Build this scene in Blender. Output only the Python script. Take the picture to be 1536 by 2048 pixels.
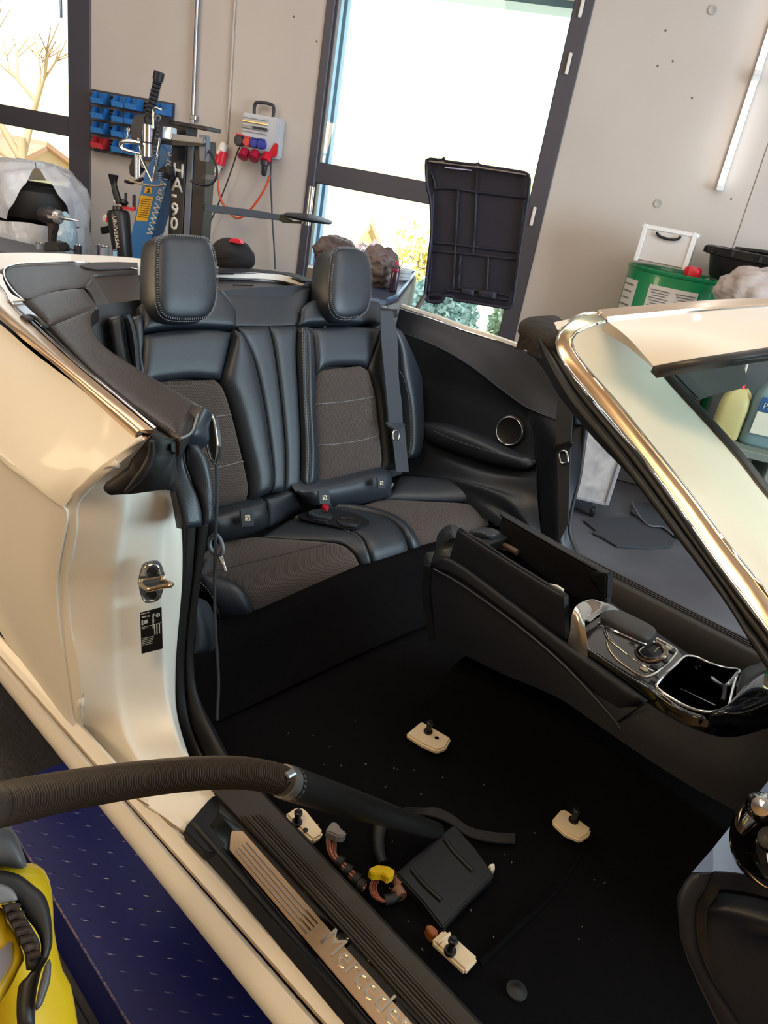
import bpy, bmesh, math, random
import numpy as np
from mathutils import Vector, Matrix
random.seed(7)
rng = np.random.RandomState(3)
for o in list(bpy.data.objects): bpy.data.objects.remove(o)
SC = bpy.context.scene
COL = SC.collection

# ---------------------------------------------------------------- camera (car frame: x forward, y left, z up, metres)
CAM = np.array([1.664, -1.345, 1.436]); FPX = 1473.0
M = np.array([[0.69479903, 0.70027379, 0.16392356], [0.39957598, -0.18634679, -0.89755998], [-0.5979911, 0.68912371, -0.40928615]])
cam = bpy.data.cameras.new('camera'); camo = bpy.data.objects.new('camera', cam); COL.objects.link(camo)
cam.sensor_fit = 'VERTICAL'; cam.sensor_height = 36; cam.sensor_width = 27; cam.lens = FPX / 2048 * 36; cam.clip_start = .02; cam.clip_end = 300
mw = Matrix.Identity(4)
for i in range(3):
    mw[i][0] = M[0][i]; mw[i][1] = -M[1][i]; mw[i][2] = -M[2][i]; mw[i][3] = CAM[i]
camo.matrix_world = mw; SC.camera = camo

# ---------------------------------------------------------------- world, sun, room and fill lights, exposure
SC.view_settings.view_transform = 'Standard'; SC.view_settings.look = 'None'; SC.view_settings.gamma = 1; SC.view_settings.exposure = 0.0
SC.view_settings.use_curve_mapping = False
wd = bpy.data.worlds.new('sky'); SC.world = wd; wd.use_nodes = True
bg = wd.node_tree.nodes['Background']; bg.inputs[0].default_value = (.80, .92, 1.0, 1); bg.inputs[1].default_value = 3.6
# room frame: s runs along the back wall to the right, n points from the camera to the back wall
SD = np.array([math.cos(math.radians(28)), math.sin(math.radians(28)), 0]); ND = np.array([-SD[1], SD[0], 0])
def RW(s, w, z):
    p = CAM + s * SD + w * ND; return np.array([p[0], p[1], z])
def area(name, p, target, size, energy, col, sy=None):
    l = bpy.data.lights.new(name, 'AREA'); l.energy = energy; l.color = col; l.size = size
    if sy: l.shape = 'RECTANGLE'; l.size_y = sy
    o = bpy.data.objects.new(name, l); COL.objects.link(o); o.location = p
    o.rotation_euler = (Vector(target) - Vector(p)).to_track_quat('-Z', 'Y').to_euler(); return o
sun = bpy.data.lights.new('sun', 'SUN'); sun.energy = 22; sun.angle = .02; sun.color = (1, .93, .78)
suno = bpy.data.objects.new('sun', sun); COL.objects.link(suno); suno.rotation_euler = Vector((-.38, .45, -.85)).to_track_quat('-Z', 'Y').to_euler()
area('garage_door_daylight', RW(5.2, 1.0, 1.9), RW(0, 1.5, .9), 3.4, 360, (.66, .84, 1.0), 2.6)
area('warm_workshop_lamp', (-2.4, -3.4, 1.5), (.2, -.8, .7), 1.4, 62, (1, .74, .44), 1.0)
area('warm_ceiling_lamp', (1.3, -2.4, 3.3), (1.0, -.9, .3), 1.0, 42, (1, .74, .44), 1.0)
area('ceiling_fill_light', RW(1.2, 2.2, 3.4), RW(1.2, 3.2, 0), 3.0, 52, (1, .95, .88), 2.0)  # unseen ceiling fill, strength set to brighten the windscreen header
area('ceiling_fill_light', RW(-3.2, 2.6, 3.4), RW(-3.2, 3.6, 0), 3.0, 64, (1, .92, .86), 2.0)  # second unseen fill, added to brighten the left part of the wall

# ---------------------------------------------------------------- geometry helpers
ZM = {'r': (0, 0, 1), 'a': (0, 0, 2.194), 'b': (560, 0, 2.4), 'c': (960, 300, 2.6667), 'd': (0, 460, 2.56), 'e': (240, 440, 2.477), 'f': (700, 560, 3.072), 'g': (0, 860, 2.743),
      'h': (0, 1400, 2.477), 'i': (360, 920, 2.844), 'j': (840, 1000, 2.207), 'k': (560, 1400, 2.259), 'l': (1100, 1500, 3.523), 'm': (1100, 600, 2.844), 'n': (360, 1500, 2.4),
      'o': (0, 1600, 4.573), 'p': (180, 120, 5.121), 'q': (620, 440, 6.4), 'R': (1340, 700, 7.837), 't': (1120, 1180, 3.692), 'v': (240, 1100, 8.907), 'x': (0, 320, 6.4), 'y': (420, 200, 5.908)}
def hit(zm, X, Y, ax, val):
    """photo pixel -> the real point where its line of sight meets a plane of the car or the room"""
    ox, oy, s = ZM[zm]; u = ox + X / s; v = oy + Y / s
    d = M.T @ np.array([(u - 768) / FPX, (v - 1024) / FPX, 1.0])
    if ax in 'xyz': k = 'xyz'.index(ax); t = (val - CAM[k]) / d[k]
    elif ax == 'w': t = val / d.dot(ND)
    elif ax == 'D': t = val / np.linalg.norm(d)
    elif ax == 'B': t = (.355 + val - (CAM[0] + .405 * CAM[2])) / (d[0] + .405 * d[2])   # seat back plane
    return CAM + t * d
def cv(zm, pts, ax, val=None):
    out = []; n = len(pts)
    for i, p in enumerate(pts):
        if len(p) > 3: out.append(hit(zm, p[0], p[1], p[2], p[3])); continue
        if len(p) == 3: w = p[2]
        elif isinstance(val, tuple): w = val[0] + (val[1] - val[0]) * i / max(1, n - 1)
        else: w = val
        out.append(hit(zm, p[0], p[1], ax, w))
    return np.array(out)
def resample(P, n, smooth=True, closed=False):
    P = np.asarray(P, float)
    if closed: P = np.vstack([P, P[:1]])
    if len(P) == 2 or not smooth: Q = P
    else:
        ext = np.vstack([P[-2] if closed else 2 * P[0] - P[1], P, P[1] if closed else 2 * P[-1] - P[-2]]); Q = []
        for i in range(len(P) - 1):
            a, b, c, d = ext[i:i + 4]
            for t in np.linspace(0, 1, 10, endpoint=False):
                Q.append(.5 * (2 * b + (c - a) * t + (2 * a - 5 * b + 4 * c - d) * t * t + (3 * b - a - 3 * c + d) * t ** 3))
        Q.append(P[-1]); Q = np.array(Q)
    L = np.r_[0, np.cumsum(np.linalg.norm(np.diff(Q, axis=0), axis=1))]
    t = np.linspace(0, L[-1], n + 1 if closed else n)
    if closed: t = t[:-1]
    return np.stack([np.interp(t, L, Q[:, k]) for k in range(3)], 1)
def loc_of(o):
    return Vector(o.location) if o is not None and o.type == 'EMPTY' else Vector((0, 0, 0))
def link(name, me, mat, parent=None, smooth=True, kind=None, label=None):
    o = bpy.data.objects.new(name, me); COL.objects.link(o)
    if mat is not None and not me.materials: me.materials.append(mat)
    if smooth:
        for p in me.polygons: p.use_smooth = True
    if parent is not None:
        o.parent = parent; o.matrix_parent_inverse = Matrix.Translation(-loc_of(parent))
    if kind: o['kind'] = kind
    if label: o['label'] = label
    return o
def raw(name, V, Fc, mat, parent=None, smooth=True, **k):
    me = bpy.data.meshes.new(name); me.from_pydata([tuple(map(float, v)) for v in V], [], [tuple(f) for f in Fc]); me.validate(); me.update()
    return link(name, me, mat, parent, smooth, **k)
def fixn(o):
    bm = bmesh.new(); bm.from_mesh(o.data); bmesh.ops.recalc_face_normals(bm, faces=bm.faces); bm.to_mesh(o.data); bm.free(); return o
def sharp(o, ang=35):
    me = o.data; bm = bmesh.new(); bm.from_mesh(me)
    for e in bm.edges:
        if len(e.link_faces) == 2 and e.calc_face_angle(0) > math.radians(ang): e.smooth = False
    bm.to_mesh(me); bm.free(); return o
def grid(n, m, off=0, cl=False):
    F = []
    for i in range(n - 1):
        for j in range(m if cl else m - 1): F.append((off + i * m + j, off + i * m + (j + 1) % m, off + (i + 1) * m + (j + 1) % m, off + (i + 1) * m + j))
    return F
def sheet(name, curves, mat, parent=None, n=24, m=4, thick=.004, cross=True, away=None, smooth=True, **k):
    """skin a surface over real space curves; 'thick' gives it body on the side away from the viewer"""
    R = [resample(c, n) for c in curves]; G = np.stack(R, 0)
    if m > 1:
        K = (len(curves) - 1) * m + 1; H = np.empty((K, n, 3))
        for j in range(n):
            H[:, j] = resample_param(G[:, j], m, cross)
        G = H
    K = G.shape[0]; V = G.reshape(-1, 3); F = grid(K, n)
    dU = np.gradient(G, axis=0); dV = np.gradient(G, axis=1); N = np.cross(dU, dV); N /= np.linalg.norm(N, axis=2, keepdims=True) + 1e-9
    ref = CAM if away is None else np.asarray(away); s = np.sign(((ref - G) * N).sum(2).mean()) or 1
    N = N * s
    V2 = (G - N * thick).reshape(-1, 3); q = len(V); F2 = [tuple(x + q for x in f[::-1]) for f in F]
    B = [i for i in range(n)] + [i * n + n - 1 for i in range(1, K)] + [(K - 1) * n + i for i in range(n - 2, -1, -1)] + [i * n for i in range(K - 2, 0, -1)]
    S = [(B[i], B[(i + 1) % len(B)], B[(i + 1) % len(B)] + q, B[i] + q) for i in range(len(B))]
    o = raw(name, np.vstack([V, V2]), F + F2 + S, mat, parent, smooth, **k); fixn(o); return sharp(o, 50)
def resample_param(P, m, smooth=True):
    out = []; n = len(P); ext = np.vstack([2 * P[0] - P[1], P, 2 * P[-1] - P[-2]])
    for i in range(n - 1):
        a, b, c, d = ext[i:i + 4]
        for t in np.linspace(0, 1, m, endpoint=False):
            out.append(.5 * (2 * b + (c - a) * t + (2 * a - 5 * b + 4 * c - d) * t * t + (3 * b - a - 3 * c + d) * t ** 3) if smooth else b + (c - b) * t)
    out.append(P[-1]); return np.array(out)
def cushion(name, A, B, h, depth, mat, parent=None, n=26, m=11, ends=True, p=5., nrm=None, smooth=True, **k):
    """upholstered panel between two seams: domed, with rolled edges and sides going back"""
    A = resample(A, n); B = resample(B, n); t = .5 - .5 * np.cos(np.pi * np.arange(m) / (m - 1))
    G = A[:, None] * (1 - t)[None, :, None] + B[:, None] * t[None, :, None]
    if nrm is None:
        dU = np.gradient(G, axis=0); dV = np.gradient(G, axis=1); N = np.cross(dU, dV); N /= np.linalg.norm(N, axis=2, keepdims=True) + 1e-9
        N *= np.sign(((CAM - G) * N).sum(2).mean()) or 1
        Nm = N.mean((0, 1)); N = N * .6 + Nm / np.linalg.norm(Nm) * .4; N /= np.linalg.norm(N, axis=2, keepdims=True)
    else: N = np.zeros_like(G) + np.asarray(nrm, float) / np.linalg.norm(nrm)
    f = np.sqrt(np.clip(1 - np.abs(2 * t - 1) ** p, 0, 1))[None, :]
    s = np.linspace(0, 1, n)[:, None]; L = np.linalg.norm(np.diff(A, axis=0), axis=1).sum(); W = np.linalg.norm(A - B, axis=1).mean()
    pe = max(p, p * L / max(W, 1e-3)); g = np.sqrt(np.clip(1 - np.abs(2 * s - 1) ** pe, 0, 1)) if ends else np.ones_like(s)
    T = G + N * (h * f * g)[..., None]; V = T.reshape(-1, 3); V2 = (G - N * depth).reshape(-1, 3); q = len(V); F = grid(n, m)
    B_ = [j for j in range(m)] + [i * m + m - 1 for i in range(1, n)] + [(n - 1) * m + j for j in range(m - 2, -1, -1)] + [i * m for i in range(n - 2, 0, -1)]
    S = [(B_[i], B_[(i + 1) % len(B_)], B_[(i + 1) % len(B_)] + q, B_[i] + q) for i in range(len(B_))]
    o = raw(name, np.vstack([V, V2]), F + [tuple(x + q for x in f_[::-1]) for f_ in F] + S, mat, parent, smooth, **k); fixn(o); return sharp(o, 75)
def tube(name, P, r, mat, parent=None, n=None, k=8, closed=False, smooth=True, flat=1.0, **kw):
    P = resample(P, n or max(2, len(P) * 4), True, closed); N = len(P)
    rr = np.interp(np.linspace(0, 1, N), np.linspace(0, 1, len(r)), r) if hasattr(r, '__len__') else np.full(N, r)
    T = np.roll(P, -1, 0) - np.roll(P, 1, 0) if closed else np.gradient(P, axis=0); T /= np.linalg.norm(T, axis=1, keepdims=True) + 1e-9
    up = np.array([0, 0, 1.0]) if abs(T[0][2]) < .9 else np.array([1.0, 0, 0]); a = np.cross(T[0], up); a /= np.linalg.norm(a); V = []
    for i in range(N):
        a = a - T[i] * a.dot(T[i]); a /= np.linalg.norm(a); b = np.cross(T[i], a)
        for j in range(k):
            th = 2 * math.pi * j / k; V.append(P[i] + rr[i] * (math.cos(th) * a + flat * math.sin(th) * b))
    F = grid(N, k, 0, True)
    if closed: F += [((N - 1) * k + j, (N - 1) * k + (j + 1) % k, (j + 1) % k, j) for j in range(k)]
    else: F += [tuple(range(k))[::-1], tuple((N - 1) * k + j for j in range(k))]
    return sharp(raw(name, V, F, mat, parent, smooth, **kw), 60)
def plate(name, poly, thick, mat, parent=None, nrm=None, bevel=0, smooth=False, n=None, **k):
    """flat piece of real thickness from an outline in space"""
    P = np.asarray(poly, float)
    if n: P = resample(P, n, True, True)
    N = np.zeros(3)
    for i in range(len(P)): N += np.cross(P[i] - P.mean(0), P[(i + 1) % len(P)] - P.mean(0))
    N = N / np.linalg.norm(N) if nrm is None else np.asarray(nrm, float) / np.linalg.norm(nrm)
    if nrm is None and N.dot(CAM - P.mean(0)) < 0: N = -N
    q = len(P); V = np.vstack([P, P - N * thick]); F = [tuple(range(q)), tuple(range(q, 2 * q))[::-1]] + [(i, (i + 1) % q, (i + 1) % q + q, i + q) for i in range(q)]
    o = raw(name, V, F, mat, parent, smooth, **k); bm = bmesh.new(); bm.from_mesh(o.data)
    bmesh.ops.recalc_face_normals(bm, faces=bm.faces)
    if bevel:
        es = [e for e in bm.edges if len(e.link_faces) == 2 and e.calc_face_angle(0) > .6]
        bmesh.ops.bevel(bm, geom=es, offset=bevel, segments=2, affect='EDGES', clamp_overlap=True)
    bmesh.ops.triangulate(bm, faces=[f for f in bm.faces if len(f.verts) > 4]); bm.to_mesh(o.data); bm.free()
    return o
def frame_of(dirz, upv=(0, 0, 1)):
    z = np.asarray(dirz, float); z /= np.linalg.norm(z); x = np.cross(upv, z)
    if np.linalg.norm(x) < 1e-4: x = np.array([1., 0, 0])
    x /= np.linalg.norm(x); return x, np.cross(z, x), z
def box(name, c, ax, size, mat, parent=None, bevel=.003, seg=1, **k):
    """box at c with axes ax=(x,y,z) unit vectors and full size"""
    c = np.asarray(c, float); X, Y, Z = [np.asarray(a, float) for a in ax]; bm = bmesh.new(); V = []
    for sx in (-.5, .5):
        for sy in (-.5, .5):
            for sz in (-.5, .5): V.append(bm.verts.new(c + X * sx * size[0] + Y * sy * size[1] + Z * sz * size[2]))
    for f in ((0, 1, 3, 2), (4, 6, 7, 5), (0, 4, 5, 1), (2, 3, 7, 6), (0, 2, 6, 4), (1, 5, 7, 3)): bm.faces.new([V[i] for i in f])
    bmesh.ops.recalc_face_normals(bm, faces=bm.faces)
    if bevel: bmesh.ops.bevel(bm, geom=bm.edges[:], offset=min(bevel, .45 * min(size)), segments=seg, affect='EDGES')
    me = bpy.data.meshes.new(name); bm.to_mesh(me); bm.free(); return link(name, me, mat, parent, False, **k)
def lathe(name, c, prof, mat, parent=None, axis=(0, 0, 1), k=24, **kw):
    """turned piece: prof = [(height, radius)]"""
    x, y, z = frame_of(axis, (0, 0, 1) if abs(axis[2]) < .9 else (1, 0, 0)); c = np.asarray(c, float); V = []; n = len(prof)
    for h, r in prof:
        for j in range(k): th = 2 * math.pi * j / k; V.append(c + z * h + max(r, 1e-4) * (math.cos(th) * x + math.sin(th) * y))
    F = grid(n, k, 0, True) + [tuple(range(k))[::-1], tuple((n - 1) * k + j for j in range(k))]
    o = raw(name, V, F, mat, parent, True, **kw); fixn(o); return sharp(o, 40)
def text(name, s, c, X, Y, h, mat, parent=None, ext=.0015, sx=1.0, bold=0, **k):
    """raised lettering: lower-left at c, X along the line, Y up the letters, h letter height"""
    cu = bpy.data.curves.new(name, 'FONT'); cu.body = s; cu.size = 1; cu.extrude = 0; cu.resolution_u = 2; cu.offset = bold
    t = bpy.data.objects.new(name, cu); COL.objects.link(t); bpy.context.view_layer.update()
    me = bpy.data.meshes.new_from_object(t.evaluated_get(bpy.context.evaluated_depsgraph_get())); bpy.data.objects.remove(t)
    X = np.asarray(X, float); Y = np.asarray(Y, float); X /= np.linalg.norm(X); Y /= np.linalg.norm(Y); N = np.cross(X, Y); c = np.asarray(c, float)
    bm = bmesh.new(); bm.from_mesh(me); r = bmesh.ops.extrude_face_region(bm, geom=bm.faces[:])
    for v in [g for g in r['geom'] if isinstance(g, bmesh.types.BMVert)]: v.co.z = ext / h
    for v in bm.verts: p = c + X * v.co.x * h * sx + Y * v.co.y * h * 1.0 + N * v.co.z * h; v.co = Vector(p)
    bm.to_mesh(me); bm.free(); me.materials.clear(); return link(name, me, mat, parent, False, **k)
def boxes(name, items, mat, parent=None, kind='stuff', **k):
    """many tiny alike pieces joined: items = (centre, X, Y, Z half vectors)"""
    V = []; F = []
    for c, X, Y, Z in items:
        q = len(V)
        for sx in (-1, 1):
            for sy in (-1, 1):
                for sz in (-1, 1): V.append(c + X * sx + Y * sy + Z * sz)
        F += [tuple(q + i for i in f) for f in ((0, 1, 3, 2), (4, 6, 7, 5), (0, 4, 5, 1), (2, 3, 7, 6), (0, 2, 6, 4), (1, 5, 7, 3))]
    return raw(name, V, F, mat, parent, False, kind=kind, **k)
def stitches(name, P, mat, parent, pitch=.0085, ln=.0026, w=.0008, up=None, cross=False):
    L = np.linalg.norm(np.diff(resample(P, 60), axis=0), axis=1).sum(); n = max(4, int(L / pitch)); Q = resample(P, n); T = np.gradient(Q, axis=0); it = []
    for i in range(n):
        t = T[i] / np.linalg.norm(T[i]); nn = CAM - Q[i]; nn = nn - t * nn.dot(t); nn /= np.linalg.norm(nn); b = np.cross(t, nn)
        it.append((Q[i], (b if cross else t) * ln, (t if cross else b) * w, nn * w))
    return boxes(name, it, mat, parent)
def thing(name, label, cat, loc, group=None):
    o = bpy.data.objects.new(name, None); COL.objects.link(o); o.location = Vector([float(a) for a in loc]); o.empty_display_size = .05
    o['label'] = label; o['category'] = cat
    if group: o['group'] = group
    return o
def tag(o, label, cat, group=None):
    o['label'] = label; o['category'] = cat
    if group: o['group'] = group
    return o
def struct(o): o['kind'] = 'structure'; return o

# ---------------------------------------------------------------- materials
def lin(c): return tuple((x / 12.92 if x <= .04045 else ((x + .055) / 1.055) ** 2.4) for x in [v / 255 for v in c]) + (1,)
def mat(name, col, rough=.5, metal=0, coat=0, bump=None, var=None, spec=None, alpha=None, emit=None, trans=0, sheen=0, tint=None):
    m = bpy.data.materials.new(name); m.use_nodes = True; nt = m.node_tree; b = nt.nodes['Principled BSDF']
    b.inputs['Base Color'].default_value = lin(col); b.inputs['Roughness'].default_value = rough; b.inputs['Metallic'].default_value = metal
    if coat: b.inputs['Coat Weight'].default_value = coat; b.inputs['Coat Roughness'].default_value = .05
    if spec is not None: b.inputs['Specular IOR Level'].default_value = spec
    if trans: b.inputs['Transmission Weight'].default_value = trans
    if sheen: b.inputs['Sheen Weight'].default_value = sheen; b.inputs['Sheen Roughness'].default_value = .4
    if emit: b.inputs['Emission Color'].default_value = lin(emit[0]); b.inputs['Emission Strength'].default_value = emit[1]
    tc = nt.nodes.new('ShaderNodeTexCoord')
    if var:   # (scale, second colour, contrast)
        n = nt.nodes.new('ShaderNodeTexNoise'); n.inputs['Scale'].default_value = var[0]; n.inputs['Detail'].default_value = 6
        r = nt.nodes.new('ShaderNodeValToRGB'); r.color_ramp.elements[0].position = .5 - var[2]; r.color_ramp.elements[1].position = .5 + var[2]
        r.color_ramp.elements[0].color = lin(col); r.color_ramp.elements[1].color = lin(var[1])
        nt.links.new(tc.outputs['Object'], n.inputs['Vector']); nt.links.new(n.outputs['Fac'], r.inputs['Fac']); nt.links.new(r.outputs['Color'], b.inputs['Base Color'])
    if bump:  # (kind, scale, strength)
        bp = nt.nodes.new('ShaderNodeBump'); bp.inputs['Strength'].default_value = bump[2]; bp.inputs['Distance'].default_value = bump[3] if len(bump) > 3 else .001
        if bump[0] == 'noise': n = nt.nodes.new('ShaderNodeTexNoise'); n.inputs['Detail'].default_value = 5; out = 'Fac'
        elif bump[0] == 'vor': n = nt.nodes.new('ShaderNodeTexVoronoi'); out = 'Distance'
        else: n = nt.nodes.new('ShaderNodeTexWave'); n.bands_direction = bump[0][-1].upper() if bump[0][-1] in 'xyz' else 'DIAGONAL'; out = 'Fac'
        n.inputs['Scale'].default_value = bump[1]; nt.links.new(tc.outputs['Object'], n.inputs['Vector']); nt.links.new(n.outputs[out], bp.inputs['Height']); nt.links.new(bp.outputs['Normal'], b.inputs['Normal'])
    return m
PAINT = mat('white_paint', (236, 231, 222), .5, coat=.15)
CHROME = mat('warm_tinted_chrome', (232, 200, 166), .30, 1)  # orange reflections put into the metal's base colour as a tint
BRIGHT = mat('bright_chrome', (235, 235, 235), .1, 1)
STEEL = mat('worn_steel', (165, 168, 175), .32, 1, bump=('noise', 60, .3))
LEATHER = mat('dark_leather', (36, 42, 50), .40, bump=('vor', 620, .35, .0006), spec=.55)
LEATHER2 = mat('deck_leather_warm_sheen', (44, 36, 35), .36, bump=('vor', 420, .5, .0008), spec=.5)  # brown of the warm sheen is painted into the leather colour
FABRIC = mat('woven_fabric', (66, 57, 56), .9, bump=('wave_d', 120, 1.0, .002), sheen=.3)
THREAD = mat('grey_thread', (120, 122, 128), .7)
BLACKP = mat('black_plastic', (20, 20, 22), .45)
SOFTB = mat('soft_black_trim', (9, 13, 23), .5, bump=('noise', 500, .2))  # blue of reflected daylight put into the black base colour
GLOSS = mat('gloss_black', (10, 10, 12), .08, coat=1)
RUBBER = mat('black_rubber', (22, 21, 21), .55)
CARPET = mat('black_carpet', (9, 9, 12), .95, bump=('noise', 900, .9, .003), var=(35, (15, 14, 15), .3), spec=.1)
MOUNTW = mat('painted_metal_pad', (228, 208, 176), .5, bump=('noise', 40, .3))
WEB = mat('belt_webbing', (58, 62, 68), .7, bump=('wave_d', 300, .5))
RIBB = mat('ribbed_sill_rubber', (44, 40, 37), .5)
def concrete(name, col, col2, sc=1.2, pits=True):
    m = mat(name, col, .75, bump=('noise', 9, .15, .004), var=(sc, col2, .35)); nt = m.node_tree; b = nt.nodes['Principled BSDF']
    if pits:
        tc = [n for n in nt.nodes if n.type == 'TEX_COORD'][0]; vo = nt.nodes.new('ShaderNodeTexVoronoi'); vo.inputs['Scale'].default_value = 8.5
        lt = nt.nodes.new('ShaderNodeMath'); lt.operation = 'LESS_THAN'; lt.inputs[1].default_value = .055
        nz = nt.nodes.new('ShaderNodeTexNoise'); nz.inputs['Scale'].default_value = 3; mm = nt.nodes.new('ShaderNodeMath'); mm.operation = 'GREATER_THAN'; mm.inputs[1].default_value = .50
        mu = nt.nodes.new('ShaderNodeMath'); mu.operation = 'MULTIPLY'; mx = nt.nodes.new('ShaderNodeMixRGB'); mx.inputs[2].default_value = lin((96, 84, 78))
        nt.links.new(tc.outputs['Object'], vo.inputs['Vector']); nt.links.new(tc.outputs['Object'], nz.inputs['Vector']); nt.links.new(vo.outputs['Distance'], lt.inputs[0]); nt.links.new(nz.outputs['Fac'], mm.inputs[0])
        nt.links.new(lt.outputs[0], mu.inputs[0]); nt.links.new(mm.outputs[0], mu.inputs[1]); nt.links.new(mu.outputs[0], mx.inputs[0])
        src = b.inputs['Base Color'].links[0].from_socket; nt.links.new(src, mx.inputs[1]); nt.links.new(mx.outputs[0], b.inputs['Base Color'])
    return m
WALL = concrete('white_washed_concrete', (200, 190, 181), (184, 173, 164))
FLOORM = mat('stained_concrete_floor', (92, 92, 98), .55, bump=('noise', 14, .3, .003), var=(2.2, (62, 61, 66), .22))
FRAME = mat('anthracite_window_frame', (70, 66, 74), .5)
REVEAL = mat('pale_metal_reveal', (136, 176, 208), .5)
def glass(name, tint, refl=1.45):
    m = bpy.data.materials.new(name); m.use_nodes = True; nt = m.node_tree; nt.nodes.clear(); o = nt.nodes.new('ShaderNodeOutputMaterial')
    t = nt.nodes.new('ShaderNodeBsdfTransparent'); t.inputs[0].default_value = tint; g = nt.nodes.new('ShaderNodeBsdfGlossy'); g.inputs['Roughness'].default_value = .02
    f = nt.nodes.new('ShaderNodeFresnel'); f.inputs[0].default_value = refl; mx = nt.nodes.new('ShaderNodeMixShader')
    nt.links.new(f.outputs[0], mx.inputs[0]); nt.links.new(t.outputs[0], mx.inputs[1]); nt.links.new(g.outputs[0], mx.inputs[2]); nt.links.new(mx.outputs[0], o.inputs[0]); return m
GLASS = glass('window_glass', (.96, .98, .98, 1)); WGLASS = glass('tinted_windscreen', (.90, .94, .90, 1), 1.04)
ZV = np.array([0, 0, 1.]); AX = (SD, ND, ZV); XV = np.array([1., 0, 0]); YV = np.array([0, 1., 0]); CARAX = (XV, YV, ZV)

# ================================================================ ROOM
W0 = 5.2; TH = .30
def wallbox(name, s0, s1, z0, z1, w0=W0, w1=W0 + TH, m=WALL, parent=None, bevel=0, **k):
    return box(name, RW((s0 + s1) / 2, (w0 + w1) / 2, (z0 + z1) / 2), AX, (s1 - s0, w1 - w0, z1 - z0), m, parent, bevel, **k)
# back wall with two window openings, one mesh
win = [(-5.75, -3.90, .10, 2.62), (-2.16, -.507, .10, 2.62)]
def wall_with_holes(name, s0, s1, z0, z1, holes):
    bm = bmesh.new(); ss = sorted({s0, s1, *[a for h in holes for a in h[:2]]}); zs = sorted({z0, z1, *[a for h in holes for a in h[2:]]}); o = None; V = []; F = []
    for i in range(len(ss) - 1):
        for j in range(len(zs) - 1):
            cs = (ss[i] + ss[i + 1]) / 2; cz = (zs[j] + zs[j + 1]) / 2
            if any(h[0] < cs < h[1] and h[2] < cz < h[3] for h in holes): continue
            q = len(V)
            for a in (ss[i], ss[i + 1]):
                for w in (W0, W0 + TH):
                    for b in (zs[j], zs[j + 1]): V.append(RW(a, w, b))
            F += [tuple(q + t for t in f) for f in ((0, 1, 3, 2), (4, 6, 7, 5), (0, 4, 5, 1), (2, 3, 7, 6), (0, 2, 6, 4), (1, 5, 7, 3))]
    o = raw(name, V, F, WALL, None, False); bm.from_mesh(o.data); bmesh.ops.remove_doubles(bm, verts=bm.verts, dist=1e-4); bmesh.ops.recalc_face_normals(bm, faces=bm.faces); bm.to_mesh(o.data); bm.free(); return o
struct(wall_with_holes('wall_back', -8, .655, 0, 3.6, win)); struct(wallbox('wall_back.001', .662, 6.3, 0, 3.6))
struct(wallbox('wall_joint', .655, .662, 0, 3.6, W0 + .008, W0 + TH))
struct(box('wall_left', RW(-8.1, .8, 1.8), AX, (.2, 9.4, 3.6), WALL, None, 0)); 
struct(box('wall_right', RW(6.4, 3.8, 1.8), AX, (.2, 3.2, 3.6), WALL, None, 0)); struct(box('wall_right.001', RW(6.4, -3.0, 1.8), AX, (.2, 2.0, 3.6), WALL, None, 0))
struct(box('wall_front', RW(-.8, -4.1, 1.8), AX, (14.6, .2, 3.6), mat('orange_reflection_wall', (206, 150, 92), .8, bump=('wave_x', 6, .3)), None, 0))  # unseen wall, coloured orange so that the chrome reflects it
struct(box('ceiling', RW(-.8, .7, 3.7), AX, (14.8, 9.8, .2), WALL, None, 0)); struct(box('floor', RW(-.8, .7, -.1), AX, (14.8, 9.6, .2), FLOORM, None, 0))
# windows
for k, (s0, s1, z0, z1) in enumerate(win):
    fr = thing('window_%d' % (k + 1), 'x', 'x', RW((s0 + s1) / 2, W0, z0)); del fr['label']; del fr['category']; fr['kind'] = 'structure'
    fw = .105 if k else .18
    for nm, a, b, c, d in (('frame_jamb', s0, s0 + (.06 if k else .2), z0, z1), ('frame_jamb', s1 - (.115 if k else .19), s1, z0, z1), ('frame_rail', s0, s1, z0, z0 + .1), ('frame_rail', s0, s1, z1 - .07, z1), ('transom', s0, s1, 1.315, 1.45)):
        wallbox(nm, a, b, c, d, W0 - .012 if nm != 'transom' else W0 - .004, W0 + .075, FRAME, fr, .006)
    wallbox('frame_bead', s0 + .055 if k else s0 + .19, s0 + (.075 if k else .21), z0, z1, W0 + .01, W0 + .06, FRAME, fr, .002)
    for a, b in ((z0 + .1, 1.315), (1.45, z1 - .07)): wallbox('pane', s0 + .07, s1 - .11, a, b, W0 + .030, W0 + .036, GLASS, fr)
    for side in (s0 + .0, s1 - .012): wallbox('outer_reveal', side, side + .012, z0, z1, W0 + .08, W0 + TH + .10, REVEAL, fr)
    wallbox('blind_rail', s0 + .05, s0 + .075, z0, z1, W0 + .17, W0 + .2, REVEAL, fr, .002) if k else None
    wallbox('blind_box', s0, s1, z1 - .09, z1 + .05, W0 + .16, W0 + TH + .1, REVEAL, fr)
    hs = [(2.50, .05), (2.22, .075), (1.36, .075)] if k else [(2.24, .03)]
    for hz, hh in hs:
        wallbox('hinge' if k else 'window_handle_base', s1 - .075 if k else s1 - .20, s1 - .055 if k else s1 - .175, hz - hh / 2 - .02, hz + hh / 2 + .02, W0 - .03, W0 - .01, mat('hinge_white', (225, 222, 215), .35), fr, .004)
    if not k: wallbox('window_handle', s1 - .215, s1 - .200, 2.06, 2.2, W0 - .06, W0 - .04, mat('handle_grey', (150, 150, 155), .3, 1), fr, .005)
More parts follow.
